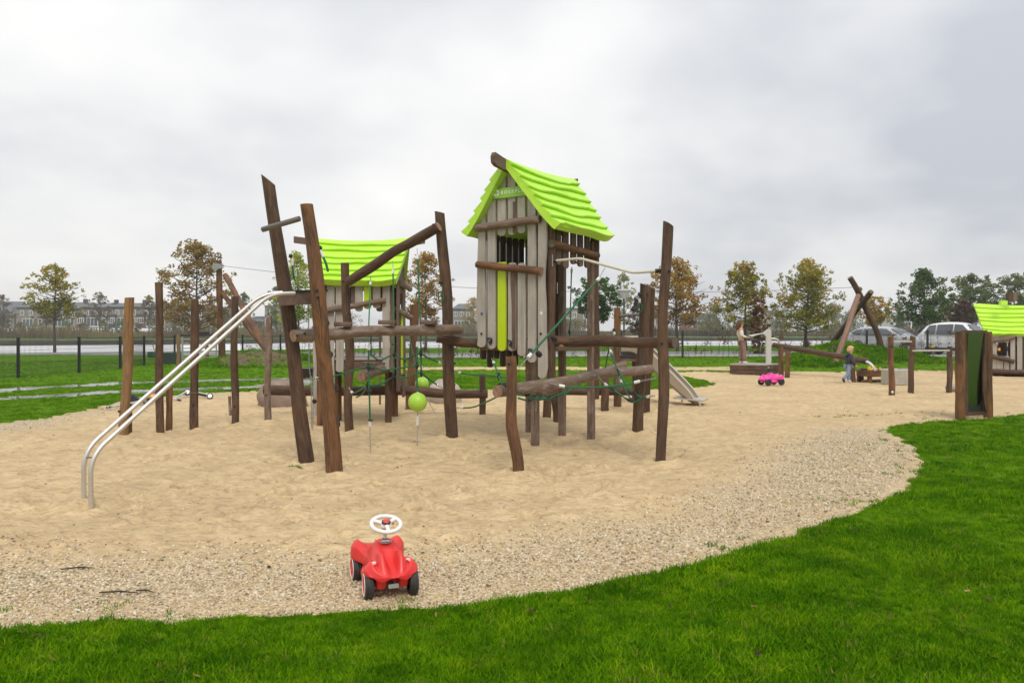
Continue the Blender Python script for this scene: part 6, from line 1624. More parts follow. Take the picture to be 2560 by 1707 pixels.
def cloth(o, name, W, H, nodes, edges, mat, sub=2):
    return skin_body(name, {k: (W(p), a * H, b * H) for k, (p, a, b) in nodes.items()}, edges, mat, o, sub)
def face(o, W, H, c, fw, up, sk, dark):
    fw = Vector(fw).normalized(); up = Vector(up); up = (up - fw * up.dot(fw)).normalized(); lf = up.cross(fw); c = Vector(c)
    mb = MB(); q = c + fw * .064 - up * .004; mb.tube([W(q + up * .018), W(q + fw * .010 - up * .006), W(q - up * .012)], [.005 * H, .009 * H, .006 * H], 7, 0); mb.build('nose', [sk], o)
    for s in (-1, 1):
        mb = MB(); mb.sphere(W(c + fw * .056 + up * .012 + lf * (.022 * s)), .0075 * H, 8, 6, 0); mb.build('eye', [dark], o)
        mb = MB(); mb.sphere(W(c - fw * .004 - up * .002 + lf * (.062 * s)), .017 * H, 9, 6, 0, (.6, .35, 1)); mb.build('ear', [sk], o)
    mb = MB(); q = c + fw * .057 - up * .032; mb.tube([W(q + lf * .016 - fw * .004), W(q), W(q - lf * .016 - fw * .004)], .0042 * H, 6, 0); mb.build('mouth', [plain('lips', (.45, .15, .12), .5)], o)
EYE = plain('eye_dark', (.02, .015, .012), .2)
def fabric(name, c, c2, sc_=30): return plain(name, c, .85, 0, .2, nz=c2, nscale=sc_, bump=.3, nstr=.7)
# girl at the pump
gH = 1.47; gq = V(1853, 908, d0 + .85); gL = Vector((gq.x, gq.y, pz_ + .015))
gx = lambda x, z: (x, 0, z)
gp_ = dict(pelvis=(.015, 0, .505), belly=(-.005, 0, .60), chest=(-.012, 0, .725), neck=(-.015, 0, .815), head0=(-.005, 0, .865), head1=(.000, 0, .905), head2=(-.018, 0, .945), head3=(-.035, 0, .972),
           armL=[(-.02, .095, .775), (-.045, .12, .655), (.075, .085, .625), (.135, .06, .622)], armR=[(-.02, -.095, .775), (-.03, -.13, .65), (.09, -.10, .61), (.15, -.085, .605)],
           legL=[(.015, .05, .49), (.035, .055, .27), (.0, .055, .055), (.065, .06, .02)], legR=[(.015, -.05, .49), (.055, -.055, .27), (.055, -.06, .055), (.12, -.065, .02)])
girl, Wg = person(gL, 0.0, gH, 'girl in a cream vest and brown trousers leaning back, holding the pump handles', gp_, [], None, 0)
VEST = fabric('vest_cream_fleece', (.62, .50, .34), (.50, .39, .25), 40); SLEEVE = fabric('sleeve_white_knit', (.66, .64, .62), (.52, .51, .50)); TROUS = fabric('trousers_brown', (.25, .155, .125), (.18, .11, .09)); HAIRB = fabric('hair_brown', (.10, .05, .028), (.16, .085, .045), 18)
SHOEW = plain('shoe_white', (.62, .60, .58), .5, nz=(.3, .3, .3), nscale=20)
cloth(girl, 'vest', Wg, gH, {'a': ((.005, 0, .535), .088, .070), 'b': ((-.008, 0, .64), .088, .072), 'c': ((-.016, 0, .745), .098, .078), 'd': ((-.014, 0, .815), .052, .050), 'l': ((-.02, .10, .785), .036, .045), 'r': ((-.02, -.10, .785), .036, .045)}, [('a', 'b'), ('b', 'c'), ('c', 'd'), ('c', 'l'), ('c', 'r')], VEST)
for s in 'LR':
    A = gp_['arm' + s]; cloth(girl, 'sleeve', Wg, gH, {'a': (A[0], .041, .041), 'b': (A[1], .036, .036), 'c': (A[2], .025, .025)}, [('a', 'b'), ('b', 'c')], SLEEVE)
cloth(girl, 'trousers', Wg, gH, {'p': ((.012, 0, .52), .084, .068), **{k + s: (gp_['leg' + s][i], w, w) for s in 'LR' for k, i, w in (('h', 0, .066), ('k', 1, .054), ('a', 2, .054))}}, [('p', 'hL'), ('hL', 'kL'), ('kL', 'aL'), ('p', 'hR'), ('hR', 'kR'), ('kR', 'aR')], TROUS)
for s in 'LR':
    a, b = Vector(gp_['leg' + s][2]), Vector(gp_['leg' + s][3]); mb = MB(); mb.tube([Wg(a + Vector((-.03, 0, -.03))), Wg(a + Vector((0, 0, -.025))), Wg((a + b) / 2 + Vector((0, 0, -.015))), Wg(b), Wg(b + Vector((.016, 0, -.002)))], [.018 * gH, .028 * gH, .026 * gH, .022 * gH, .010 * gH], 10, 0); mb.build('shoe', [SHOEW], girl)
mb = MB()
for c_, r_, q_ in (((-.030, 0, .925), .068, (1, .98, 1)), ((-.052, 0, .885), .060, (1, .95, 1.1)), ((-.080, 0, .845), .040, (1, .95, 1.2)), ((-.094, 0, .805), .028, (.9, .9, 1.3)), ((.004, .045, .930), .026, (1, .7, 1.2)), ((.004, -.045, .930), .026, (1, .7, 1.2))): mb.sphere(Wg(c_), r_ * gH, 16, 10, 0, q_)
mb.build('hair', [HAIRB], girl)
face(girl, Wg, gH, (-.006, 0, .915), (.86, 0, .50), (0, 0, 1), SKIN, EYE)
# toddler walking to the sand table
bH = 1.10; bq = G0(2120, 957)
bp = dict(pelvis=(.0, 0, .46), belly=(.02, 0, .545), chest=(.045, 0, .655), neck=(.06, 0, .74), head0=(.075, 0, .80), head1=(.078, 0, .865), head2=(.070, 0, .925), head3=(.06, 0, .955),
          armL=[(.045, .09, .71), (.06, .125, .57), (.135, .115, .46), (.165, .105, .425)], armR=[(.045, -.09, .71), (.05, -.13, .57), (.15, -.12, .465), (.185, -.11, .44)],
          legL=[(.0, .045, .43), (.045, .05, .24), (.03, .05, .055), (.095, .05, .022)], legR=[(.0, -.045, .43), (-.02, -.05, .24), (-.15, -.05, .10), (-.115, -.05, .035)])
boy, Wb = person(bq, 0.0, bH, 'blond toddler in a dark hooded jacket and jeans walking to the sand table', bp, [], None, 0)
JACK = fabric('jacket_dark_grey', (.050, .050, .062), (.032, .033, .045)); HOOD = fabric('hood_navy', (.012, .022, .045), (.02, .03, .05)); JEANS = fabric('jeans_blue', (.22, .30, .40), (.13, .19, .28)); HAIRY = fabric('hair_blond', (.55, .40, .21), (.44, .29, .13), 16); SHOEB = plain('boot_dark', (.02, .03, .04), .6)
cloth(boy, 'jacket', Wb, bH, {'a': ((.0, 0, .435), .095, .086), 'b': ((.02, 0, .545), .098, .088), 'c': ((.042, 0, .665), .104, .084), 'd': ((.058, 0, .745), .055, .052), 'sl': ((.045, .10, .70), .045, .045), 'el': (bp['armL'][1], .042, .042), 'wl': (bp['armL'][2], .033, .033), 'sr': ((.045, -.10, .70), .045, .045), 'er': (bp['armR'][1], .042, .042), 'wr': (bp['armR'][2], .033, .033)},
      [('b', 'a'), ('b', 'c'), ('c', 'd'), ('c', 'sl'), ('sl', 'el'), ('el', 'wl'), ('c', 'sr'), ('sr', 'er'), ('er', 'wr')], JACK)
cloth(boy, 'hood', Wb, bH, {'a': ((.075, .0, .755), .062, .036), 'b': ((-.03, 0, .715), .070, .040), 'c': ((-.065, 0, .66), .048, .03)}, [('a', 'b'), ('b', 'c')], HOOD)
cloth(boy, 'jeans', Wb, bH, {'p': ((.0, 0, .445), .082, .072), **{k + s: (bp['leg' + s][i], w, w) for s in 'LR' for k, i, w in (('h', 0, .062), ('k', 1, .050), ('a', 2, .040))}}, [('p', 'hL'), ('hL', 'kL'), ('kL', 'aL'), ('p', 'hR'), ('hR', 'kR'), ('kR', 'aR')], JEANS)
for s in 'LR':
    a, b = Vector(bp['leg' + s][2]), Vector(bp['leg' + s][3]); mb = MB(); mb.tube([Wb(a + Vector((-.02, 0, -.01))), Wb(a), Wb((a + b) / 2), Wb(b), Wb(b + Vector((.018, 0, -.002)))], [.022 * bH, .034 * bH, .034 * bH, .028 * bH, .012 * bH], 10, 0); mb.build('boot', [SHOEB if s == 'R' else SHOEW], boy)
mb = MB()
for c_, r_, q_ in (((.062, 0, .897), .078, (1, .96, .92)), ((.038, 0, .855), .066, (1, 1, .95)), ((.115, 0, .930), .036, (1, 1.35, .7))): mb.sphere(Wb(c_), r_ * bH, 18, 12, 0, q_)
mb.build('hair', [HAIRY], boy)
face(boy, Wb, bH, (.080, 0, .862), (.95, 0, -.25), (0, 0, 1), SKIN, EYE)

# ------------------------------------------------------------------ parked cars
def paint(name, c, dirt):
    t = NT(name); p = t.pos(); n = t.noise(t.obj(), 2.5, 4, .6)
    t.set(t.mix(t.rampf(n, .4, .75, 0, .3), c, dirt), .28, 0, .5, Coat_Weight=.6, Coat_Roughness=.08); return t.mat
GLASS = plain('car_glass', (.055, .065, .07), .06, 0, .9)
CARTYRE = plain('car_tyre', (.02, .02, .02), .8); ALLOY = plain('alloy_rim', (.45, .45, .46), .35, .7); CARBLACK = plain('car_black_trim', (.02, .02, .022), .5); LAMPG = plain('headlamp_glass', (.55, .57, .58), .1, 0, .8); PLATE = plain('number_plate_yellow', (.70, .48, .05), .5); CREDL = plain('tail_lamp_red', (.35, .02, .02), .3)
def car(loc, fwd, label, pm, Ln=4.35, Wd_=1.80, Ht=1.62):
    o = thing('parked_car', loc, label, 'car', 'cars parked behind the fence'); L = Vector(loc); f = Vector((*fwd, 0)).normalized(); l = Vector((-f.y, f.x, 0)); up = Vector((0, 0, 1))
    Wc = lambda x, y, z: L + f * x + l * y + up * z
    h = Ln / 2
    # (x, belt half width, belt z, roof z, roof half width, sill z)
    st = [(h, .55, .62, .66, .50, .30), (h - .06, .74, .70, .76, .66, .24), (h - .35, .84, .80, .88, .74, .22), (h - .95, .89, .92, .99, .76, .22), (h - 1.30, .90, .97, 1.08, .72, .22), (h - 1.75, .90, .99, Ht - .14, .62, .22), (h - 2.15, .90, 1.0, Ht - .02, .61, .22), (h - 2.75, .90, 1.01, Ht, .61, .22),
          (h - 3.40, .89, 1.03, Ht - .04, .60, .22), (h - 3.85, .87, 1.05, Ht - .16, .58, .24), (h - 4.15, .84, 1.04, 1.14, .60, .28), (h - 4.30, .78, .95, 1.0, .60, .32), (-h, .70, .72, .80, .58, .34)]
    rows = []
    for (x, bw, bz, rz_, rw, sz_) in st:
        rows.append([Wc(x, y, z) for y, z in ((0, sz_), (bw * .9, sz_), (bw * .985, sz_ + .08), (bw, .55 if bz > .6 else bz * .8), (bw * .97, bz), (rw + .03, rz_ - .06 if rz_ - bz > .2 else (bz + rz_) / 2), (rw * .9, rz_ - .01), (rw * .5, rz_ + .012), (0, rz_ + .02))])
    m = len(rows[0]); full = [r_ + [Wc((p - L).dot(f), -(p - L).dot(l), (p - L).z) for p in r_[-2:0:-1]] for r_ in rows]; M = len(full[0])
    vs = [p for r_ in full for p in r_]; fs = []
    for i in range(len(full) - 1):
        for k in range(M): fs.append((i * M + k, (i + 1) * M + k, (i + 1) * M + (k + 1) % M, i * M + (k + 1) % M))
    fs += [tuple(range(M)), tuple((len(full) - 1) * M + k for k in range(M))[::-1]]
    mb = MB(); mb.add(vs, fs, 0, True); body = mb.build('body', [pm], o); sm = body.modifiers.new('smooth', 'SUBSURF'); sm.levels = 1; sm.render_levels = 1
    def pane(pts, nm='window', mat=None):
        c = sum((Vector(p) for p in pts), Vector()) / len(pts); n = (Vector(pts[1]) - Vector(pts[0])).cross(Vector(pts[2]) - Vector(pts[0])).normalized()
        if n.dot(c - Wc(0, 0, .9)) < 0: n = -n
        mb = MB(); mb.poly([Vector(p) + n * .012 for p in pts], n, .02, 0); return mb.build(nm, [mat or GLASS], o)
    ws = [(h - 1.28, .70, 1.06), (h - 1.80, .60, Ht - .13)]
    pane([Wc(h - 1.22, -.72, 1.05), Wc(h - 1.22, .72, 1.05), Wc(h - 1.80, .56, Ht - .13), Wc(h - 1.80, -.56, Ht - .13)], 'windscreen')
    pane([Wc(-h + .18, -.62, 1.10), Wc(-h + .18, .62, 1.10), Wc(-h + .50, .52, Ht - .2), Wc(-h + .50, -.52, Ht - .2)], 'rear_window')
    for s in (1, -1):
        yb, yt = .885 * s, .66 * s
        pane([Wc(h - 1.45, yb, 1.04), Wc(h - 2.35, yb, 1.06), Wc(h - 2.35, yt, Ht - .12), Wc(h - 1.98, yt, Ht - .15)])
        pane([Wc(h - 2.42, yb, 1.06), Wc(h - 3.20, yb, 1.08), Wc(h - 3.20, yt, Ht - .14), Wc(h - 2.42, yt, Ht - .12)])
        pane([Wc(h - 3.27, yb, 1.08), Wc(h - 3.82, yb * .975, 1.12), Wc(h - 3.62, yt, Ht - .19), Wc(h - 3.27, yt, Ht - .15)])
        for x in (h - .85, -h + .80):
            c = Wc(x, .80 * s, .33); wt = MB(); wt.tube([c - l * s * .10, c + l * s * .085, c + l * s * .105], [.33, .33, .30], 24, 0); w_ = wt.build('wheel', [CARTYRE], o)
            wr_ = MB(); wr_.tube([c + l * s * .09, c + l * s * .112], [.215, .205], 20, 0)
            w2 = wr_.build('rim', [ALLOY], w_)
            ar = MB(); ar.tube([c + l * s * .055 + f * (math.cos(a) * .385) + up * (math.sin(a) * .385) for a in [k * math.pi / 10 - .25 for k in range(13)]], .045, 8, 0); ar.build('wheel_arch', [CARBLACK], o)
        mb = MB(); mb.bar(Wc(h - 1.25, s * .885, .30), Wc(-h + 1.2, s * .885, .30), .06, .14, 0); mb.build('sill', [CARBLACK], o)
        mb = MB(); mb.sphere(Wc(h - 1.50, s * 1.0, 1.05), .11, 10, 7, 0, (.7, .9, .75)); mb.build('wing_mirror', [pm], o)
        mb = MB(); mb.sphere(Wc(h - .20, s * .68, .72), .17, 12, 8, 0, (.9, .75, .55)); mb.build('headlight', [LAMPG], o)
        mb = MB(); mb.sphere(Wc(-h + .10, s * .66, .90), .15, 10, 7, 0, (.5, .6, 1.0)); mb.build('tail_light', [CREDL], o)
    mb = MB(); mb.box(Wc(h - .03, 0, .36), (.14, 1.25, .22), Matrix((f, l, up)).transposed(), 0, 2, .04); mb.build('grille', [CARBLACK], o)
    mb = MB(); mb.box(Wc(h + .04, 0, .47), (.02, .52, .11), Matrix((f, l, up)).transposed(), 0); mb.build('number_plate', [PLATE], o)
    return o
zr_ = .22
q = V(2232, 893, 42.0); car(Vector((q.x, q.y + .3, zr_)), (.62, -.78), 'silver grey car parked behind the fence beside the grassy mound', paint('paint_silver', (.42, .43, .44), (.16, .155, .15)), 4.25, 1.78, 1.50)
q = V(2405, 893, 42.0); car(Vector((q.x, q.y, zr_)), (.66, -.75), 'white high roofed car parked behind the fence near the small hut', paint('paint_white', (.74, .74, .74), (.45, .44, .43)), 4.5, 1.86, 1.72)
# ------------------------------------------------------------------ fence round the ground, gate
def fence(pts, label, H=1.27, post_w=.062, spacing=2.55, skip_first=False, first_n=None):
    o = thing('fence', (*pts[0], ground_z(*pts[0])), label, 'fence', 'black wire fence round the playground')
    # resample into bays
    P = [Vector((*p, 0)) for p in pts]; L = [0]
    for i in range(1, len(P)): L.append(L[-1] + (P[i] - P[i - 1]).length)
    n = max(1, round(L[-1] / spacing)); q = []
    for k in range(n + 1):
        s = L[-1] * k / n
        for i in range(1, len(P)):
            if L[i] >= s - 1e-6: t = (s - L[i - 1]) / (L[i] - L[i - 1]); q.append(P[i - 1].lerp(P[i], t)); break
    for k, p in enumerate(q):
        p.z = ground_z(p.x, p.y)
        mb = MB(); mb.box((p.x, p.y, p.z + H / 2 - .1), (post_w, post_w, H + .22), None, 0, 2, .006); mb.box((p.x, p.y, p.z + H + .012), (post_w + .02, post_w + .02, .02), None, 0); mb.build('post', [FENCE_M], o)
    for k in range(n):
        a, b = q[k], q[k + 1]; mb = MB(); d = (b - a); ln = d.length; m = int(ln / .055)
        u = d.normalized(); w = .0046
        for i in range(1, m):
            p = a + d * (i / m); z0, z1 = p.z + .04, p.z + H - .02
            v = [p + u * w, p - u * w + Vector((-u.y, u.x, 0)) * w, p - u * w - Vector((-u.y, u.x, 0)) * w]
            mb.add([Vector((t.x, t.y, z0)) for t in v] + [Vector((t.x, t.y, z1)) for t in v], [(0, 1, 4, 3), (1, 2, 5, 4), (2, 0, 3, 5)], 0)
        for z in (.06, .26, .46, .66, .86, 1.06, H - .03):
            mb.bar(a + Vector((0, 0, z)), b + Vector((0, 0, z)), .010, .008, 0)
        mb.build('mesh_panel', [FENCE_M], o, kind='stuff')
    return o
LFT = [(-15.7, 19.5), (-15.65, 25.6), (-15.3, 28.0), (-15.25, 31.0), (-15.8, 35.0), (-15.6, 37.0)]
fence(LFT, 'black wire mesh fence running away along the left side of the lawn', 1.25, .075, 2.9)
BCK = [(-12.9, 38.3), (-11.6, 41.5), (-8.7, 43.6), (-1.7, 38.8), (4, 37.4), (9.5, 36.9), (16, 36.8), (24, 36.9), (36, 37.2)]
fence(BCK, 'long black wire mesh fence along the back in front of the road', 1.27, .075, 2.75)
gt = thing('field_gate', (-14.3, 37.5, 0), 'galvanised bar gate between wooden posts at the left end of the back fence', 'gate')
for px, ty, by, w in ((446, 836, 919, .16), (518, 836, 908, .16)):
    q = G(px, by); mb = MB(); mb.log(sunk(q, .2), V(px, ty, q.y), w / 2, w / 2, seed=px); mb.build('post', [WOODF, WOODF], gt)
dA, dB = 35.4, 36.6
a0, b0 = V(456, 842, dA), V(541, 842, dB); a1, b1 = V(456, 912, dA), V(541, 906, dB)
mb = MB(); mb.tube([a0, a1], .045, 8, 0); mb.tube([b0, b1], .035, 8, 0); mb.build('stile', [GALV], gt)
for k in range(7):
    t = .10 + .80 * (k / 6) ** .85; mb = MB(); mb.tube([a0.lerp(a1, t), b0.lerp(b1, t)], .020, 7, 0); mb.build('bar', [GALV], gt)
mb = MB(); mb.bar(V(438, 839, dA), V(548, 837, dB + .1), .10, .07, 0); mb.bar(V(497, 833, dA + .4), V(522, 832, dA + .7), .12, .10, 0); mb.build('top_rail', [plain('charred_beam', (.025, .022, .02), .8)], gt)
for i, (px, py) in enumerate(((383, 886),)):
    q = V(px, py, 35.0); b = thing('waste_bin', q, 'small green bin hung on the left fence near the gate', 'bin'); mb = MB(); mb.box(q, (.42, .3, .26), None, 0, 2, .04); mb.build('bin', [plain('bin_green', (.015, .09, .05), .5)], b)
    mb = MB(); mb.tube([q + Vector((.1, 0, .05)), q + Vector((-.05, 0, .5)), q + Vector((.12, 0, .62))], .018, 6, 0); mb.build('strap', [plain('strap_yellow', (.4, .25, .05), .6)], b)
mb = MB(); mb.box(V(423, 896, 35.6), (1.15, .06, .52), None, 0); tag(mb.build('board', [plain('dark_green_panel', (.02, .04, .028), .7)]), 'dark green board leaning on the fence left of the field gate', 'board')
# low plinth board of the back fence
for i in range(len(BCK) - 1):
    pass

# ------------------------------------------------------------------ zip line
zl = thing('zip_line_start', G(553, 906), 'timber zip line start mast with crossing braces on the bare earth mound', 'zip line')
q = G(556, 906); pole('post', sunk(q), V(547, 652, 37.3), .155, .135, 401, [W_WARM, END_DARK], zl, seg=10, via=[(.45, (-.05, 0, 0))])
pole('brace', V(563, 688, 37.0), V(673, 888, 33.2), .120, .135, 402, [W_WARM, END_DARK], zl, seg=10)
pole('brace', V(543, 716, 37.6), V(700, 920, 34.6), .105, .12, 403, [W_WARM, END_DARK], zl, seg=10)
mb = MB(); p = V(540, 667, 37.1); mb.tube([p - Vector((0, .05, 0)), p + Vector((0, .05, 0))], .17, 18, 0); mb.box(p + Vector((.12, 0, .02)), (.3, .12, .22), None, 0); mb.build('pulley_plate', [GALV], zl)
ze_ = thing('zip_line_end', G(2100, 905), 'tripod of crossed log poles holding the zip line cable on the grassy mound', 'zip line')
pole('leg', G(2083, 912) + Vector((0, 0, -.2)), V(2146, 738, 32.4), .115, .105, 411, [W_ROSE, END_DARK], ze_, seg=10)
pole('leg', V(2206, 880, 33.6), V(2125, 694, 33.0), .125, .115, 412, [W_DARK, END_DARK], ze_, seg=12, bend=(.12, 0, .05), wob=.03)
pole('leg', V(2074, 866, 35.2), V(2178, 729, 32.6), .115, .11, 413, [W_DARK, END_DARK], ze_, seg=10)
pole('leg', V(2146, 726, 33.2), V(2152, 721, 33.2), .10, .09, 414, [W_ROSE, END_DARK], ze_, seg=3)
cab = thing('zip_line_cable', V(1300, 721, 36), 'thin steel zip line cable sagging across the whole playground', 'cable')
A_, B_ = V(552, 664, 37.2), V(2136, 718, 32.8)
mb = MB(); pts = []
for k in range(41):
    t = k / 40; p = A_.lerp(B_, t); p.z -= 4 * t * (1 - t) * .62; pts.append(p)
mb.tube(pts, .011, 6, 0); mb.build('cable', [STEELD], cab)
mb = MB(); p = pts[4]; mb.sphere(p, .035, 8, 6, 0); mb.build('clip', [GALV], cab)

# ------------------------------------------------------------------ street lamp
lp = thing('street_lamp', Vector((6.85, 48.4, .2)), 'slim street lamp with a white cone head behind the double post', 'street lamp')
q = V(1560, 733, 48.4); mb = MB(); mb.tube([Vector((q.x, q.y, .1)), Vector((q.x, q.y, q.z - .3))], [.06, .045], 10, 0); mb.build('pole', [plain('lamp_pole_grey', (.05, .055, .05), .5)], lp)
mb = MB(); mb.tube([q + Vector((0, 0, -.32)), q + Vector((0, 0, -.1)), q + Vector((0, 0, .16))], [.10, .24, .44], 18, 0); mb.build('lamp_shade', [plain('lamp_shade_white', (.75, .74, .71), .4)], lp)
mb = MB(); mb.tube([q + Vector((0, 0, .16)), q + Vector((0, 0, .22)), q + Vector((0, 0, .25))], [.46, .44, .2], 18, 0); mb.build('lamp_cap', [plain('lamp_cap_grey', (.45, .45, .45), .5)], lp)

# ------------------------------------------------------------------ scooters left lying by the grass edge, jacket
SCW = plain('scooter_silver', (.62, .62, .62), .35, .5); SCD = plain('scooter_deck_black', (.022, .022, .025), .6)
def scooter(p0, p1, p2, bar_d, deck_h, label, seed):
    """lying on its side: p0 handlebar end, p1 steering head, p2 rear wheel"""
    o = thing('kick_scooter', p1, label, 'scooter', 'kick scooters lying on the ground')
    mb = MB(); mb.tube([p0, p1], .019, 9, 0); mb.build('stem', [SCW], o)
    a = p0 + bar_d * -.22; b = p0 + bar_d * .22; mb = MB(); mb.tube([a, b], .015, 8, 0); mb.build('handlebar', [SCW], o)
    for e, s in ((a, 1), (b, -1)):
        mb = MB(); mb.tube([e, e + bar_d * .11 * s], .021, 8, 0); mb.build('grip', [BLACK], o)
    d = (p2 - p1).normalized(); mb = MB(); mb.bar(p1 + d * .12, p2 - d * .05, .035, deck_h, 0, up=Vector((0, 0, 1)), bev=.01); mb.build('deck', [SCW], o); m2 = MB(); m2.bar(p1 + d * .16 + Vector((0, -.022, .0)), p2 - d * .12 + Vector((0, -.022, 0)), .012, deck_h * .66, 0, up=Vector((0, 0, 1))); m2.build('grip_pad', [SCD], o)
    for c, r_ in ((p1 + d * .02 - Vector((0, 0, .02)), .075), (p2, .065)):
        w = MB(); ax = Vector((.2, -.9, .45)).normalized(); w.tube([c - ax * .018, c + ax * .018], r_, 18, 0); wh = w.build('wheel', [BLACK], o)
        w = MB(); w.tube([c - ax * .021, c + ax * .021], r_ * .62, 14, 0); w.build('rim', [SCW], wh)
    return o
g1 = lambda px, py, h: G0(px, py) + Vector((0, 0, h))
scooter(g1(272, 1025, .05), g1(368, 1012, .10), g1(322, 1010, .10), Vector((.55, -.8, .1)).normalized(), .10, 'silver kick scooter with a black deck lying behind the pale tan post', 1)
scooter(g1(436, 1001, .04), g1(467, 992, .13), g1(525, 997, .06), Vector((.8, -.5, -.1)).normalized(), .08, 'silver kick scooter lying flat beside the log post with the peeled ring', 2)
kd = thing('balance_bike', g1(345, 1006, .1), 'black plastic balance bike seat and frame lying on the grass edge', 'bike')
q = g1(336, 1012, 0); ol = [(-.10, .0), (-.09, .13), (-.05, .17), (.0, .16), (.05, .10), (.16, .085), (.26, .09), (.27, .05), (.12, .03), (.07, .0), (.0, .05), (-.04, .0)]
mb = MB(); mb.poly([q + Vector((x * 1.3, 0, z + .05)) for x, z in ol], (0, 1, 0), .09, 0); mb.build('frame', [SCD], kd)
q = g1(376, 1009, .0); mb = MB(); mb.tube([q + Vector((math.cos(a) * .13, 0, .02 + math.sin(a) * .13)) for a in [k * math.pi / 10 for k in range(11)]], .035, 8, 0); mb.build('mudguard', [YEL], kd)
q = g1(384, 1004, .0)
jk = MB(); jk.sphere(q + Vector((0, 0, .08)), .13, 14, 9, 0, (1.2, .8, .8)); jk.sphere(q + Vector((.09, .02, .16)), .09, 12, 8, 0, (1.1, .9, .8)); jk.v = [tuple(c + .02 * math.sin(40 * v[(i + 1) % 3]) for i, c in enumerate(v)) for v in jk.v]
tag(jk.build('jacket', [fabric('jacket_pink', (.75, .12, .30), (.8, .4, .55), 9)]), 'crumpled pink jacket lying beside the scooters at the grass edge', 'jacket')
# twigs and leaf litter on the gravel
TW = plain('twig_bark', (.045, .03, .02), .8)
for i, (px, py, L_, a_) in enumerate(((195, 1428, .20, .15), (300, 1488, .24, -.05), (362, 1484, .12, -.25))):
    q = G0(px, py) + Vector((0, 0, .012)); d = Vector((math.cos(a_), math.sin(a_), 0)); mb = MB(); mb.tube([q - d * L_ / 2, q + Vector((0, .01, .006)), q + d * L_ / 2], [.004, .005, .002], 6, 0); mb.tube([q, q + d * .04 + Vector((0, .03, .01))], [.003, .001], 5, 0)
    tag(mb.build('twig', [TW]), ('short dark twig lying highest on the gravel at the left', 'longer thin twig lying on the gravel near the lawn edge', 'small twig beside the longer twig on the gravel')[i], 'twig', 'twigs on the gravel')

# ------------------------------------------------------------------ trees
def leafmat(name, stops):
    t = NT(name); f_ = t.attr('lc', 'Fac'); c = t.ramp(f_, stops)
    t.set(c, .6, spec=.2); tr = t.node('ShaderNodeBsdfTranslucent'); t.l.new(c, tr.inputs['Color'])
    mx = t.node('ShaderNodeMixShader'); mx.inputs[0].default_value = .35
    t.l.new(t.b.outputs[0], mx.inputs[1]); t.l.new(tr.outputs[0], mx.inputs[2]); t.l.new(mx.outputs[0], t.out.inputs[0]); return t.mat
LM = dict(
    oakgreen=leafmat('leaves_oak_green', [(0, (0.103, 0.163, 0.016)), (.4, (0.229, 0.312, 0.024)), (.7, (0.456, 0.504, 0.041)), (1, (0.616, 0.464, 0.047))]),
    oakbrown=leafmat('leaves_oak_brown', [(0, (0.124, 0.087, 0.024)), (.35, (0.264, 0.163, 0.041)), (.65, (0.369, 0.240, 0.047)), (1, (0.351, 0.345, 0.054))]),
    orange=leafmat('leaves_orange_brown', [(0, (0.140, 0.081, 0.019)), (.4, (0.334, 0.182, 0.034)), (.75, (0.474, 0.288, 0.041)), (1, (0.351, 0.365, 0.054))]),
    olive=leafmat('leaves_olive_gold', [(0, (0.088, 0.105, 0.014)), (.4, (0.237, 0.230, 0.020)), (.75, (0.404, 0.327, 0.030)), (1, (0.491, 0.268, 0.034))]),
    green=leafmat('leaves_green', [(0, (0.030, 0.061, 0.016)), (.5, (0.068, 0.128, 0.027)), (.85, (0.121, 0.189, 0.041)), (1, (0.216, 0.216, 0.054))]),
    dark=leafmat('leaves_dark_green', [(0, (0.028, 0.067, 0.015)), (.6, (0.069, 0.138, 0.024)), (1, (0.143, 0.216, 0.037))]),
    yellow=leafmat('leaves_yellow', [(0, (0.176, 0.115, 0.020)), (.5, (0.405, 0.257, 0.034)), (1, (0.567, 0.378, 0.054))]),
    birch=leafmat('leaves_birch_pale', [(0, (0.162, 0.176, 0.074)), (.5, (0.270, 0.284, 0.121)), (1, (0.405, 0.365, 0.135))]),
    beech=leafmat('leaves_beech_rust', [(0, (0.074, 0.027, 0.014)), (.5, (0.176, 0.065, 0.024)), (1, (0.284, 0.115, 0.035))]),
    purple=leafmat('leaves_purple_brown', [(0, (0.061, 0.035, 0.030)), (.6, (0.121, 0.068, 0.054)), (1, (0.176, 0.101, 0.061))]),
    haze=leafmat('leaves_far_mixed', [(0, (0.091, 0.107, 0.033)), (.5, (0.192, 0.186, 0.047)), (1, (0.345, 0.255, 0.067))]),
    farbrown=leafmat('leaves_far_brown', [(0, (0.101, 0.078, 0.046)), (.5, (0.169, 0.128, 0.068)), (1, (0.230, 0.189, 0.081))]),
    fargreen=leafmat('leaves_far_green', [(0, (0.061, 0.099, 0.042)), (.5, (0.121, 0.167, 0.056)), (1, (0.203, 0.235, 0.075))]))
BARK = plain('bark_grey_brown', (.075, .058, .045), .85, nz=(.13, .11, .09), nscale=6, nstr=.7)
BARKB = plain('bark_birch', (.42, .40, .36), .8, nz=(.1, .09, .08), nscale=5, nstr=.8)
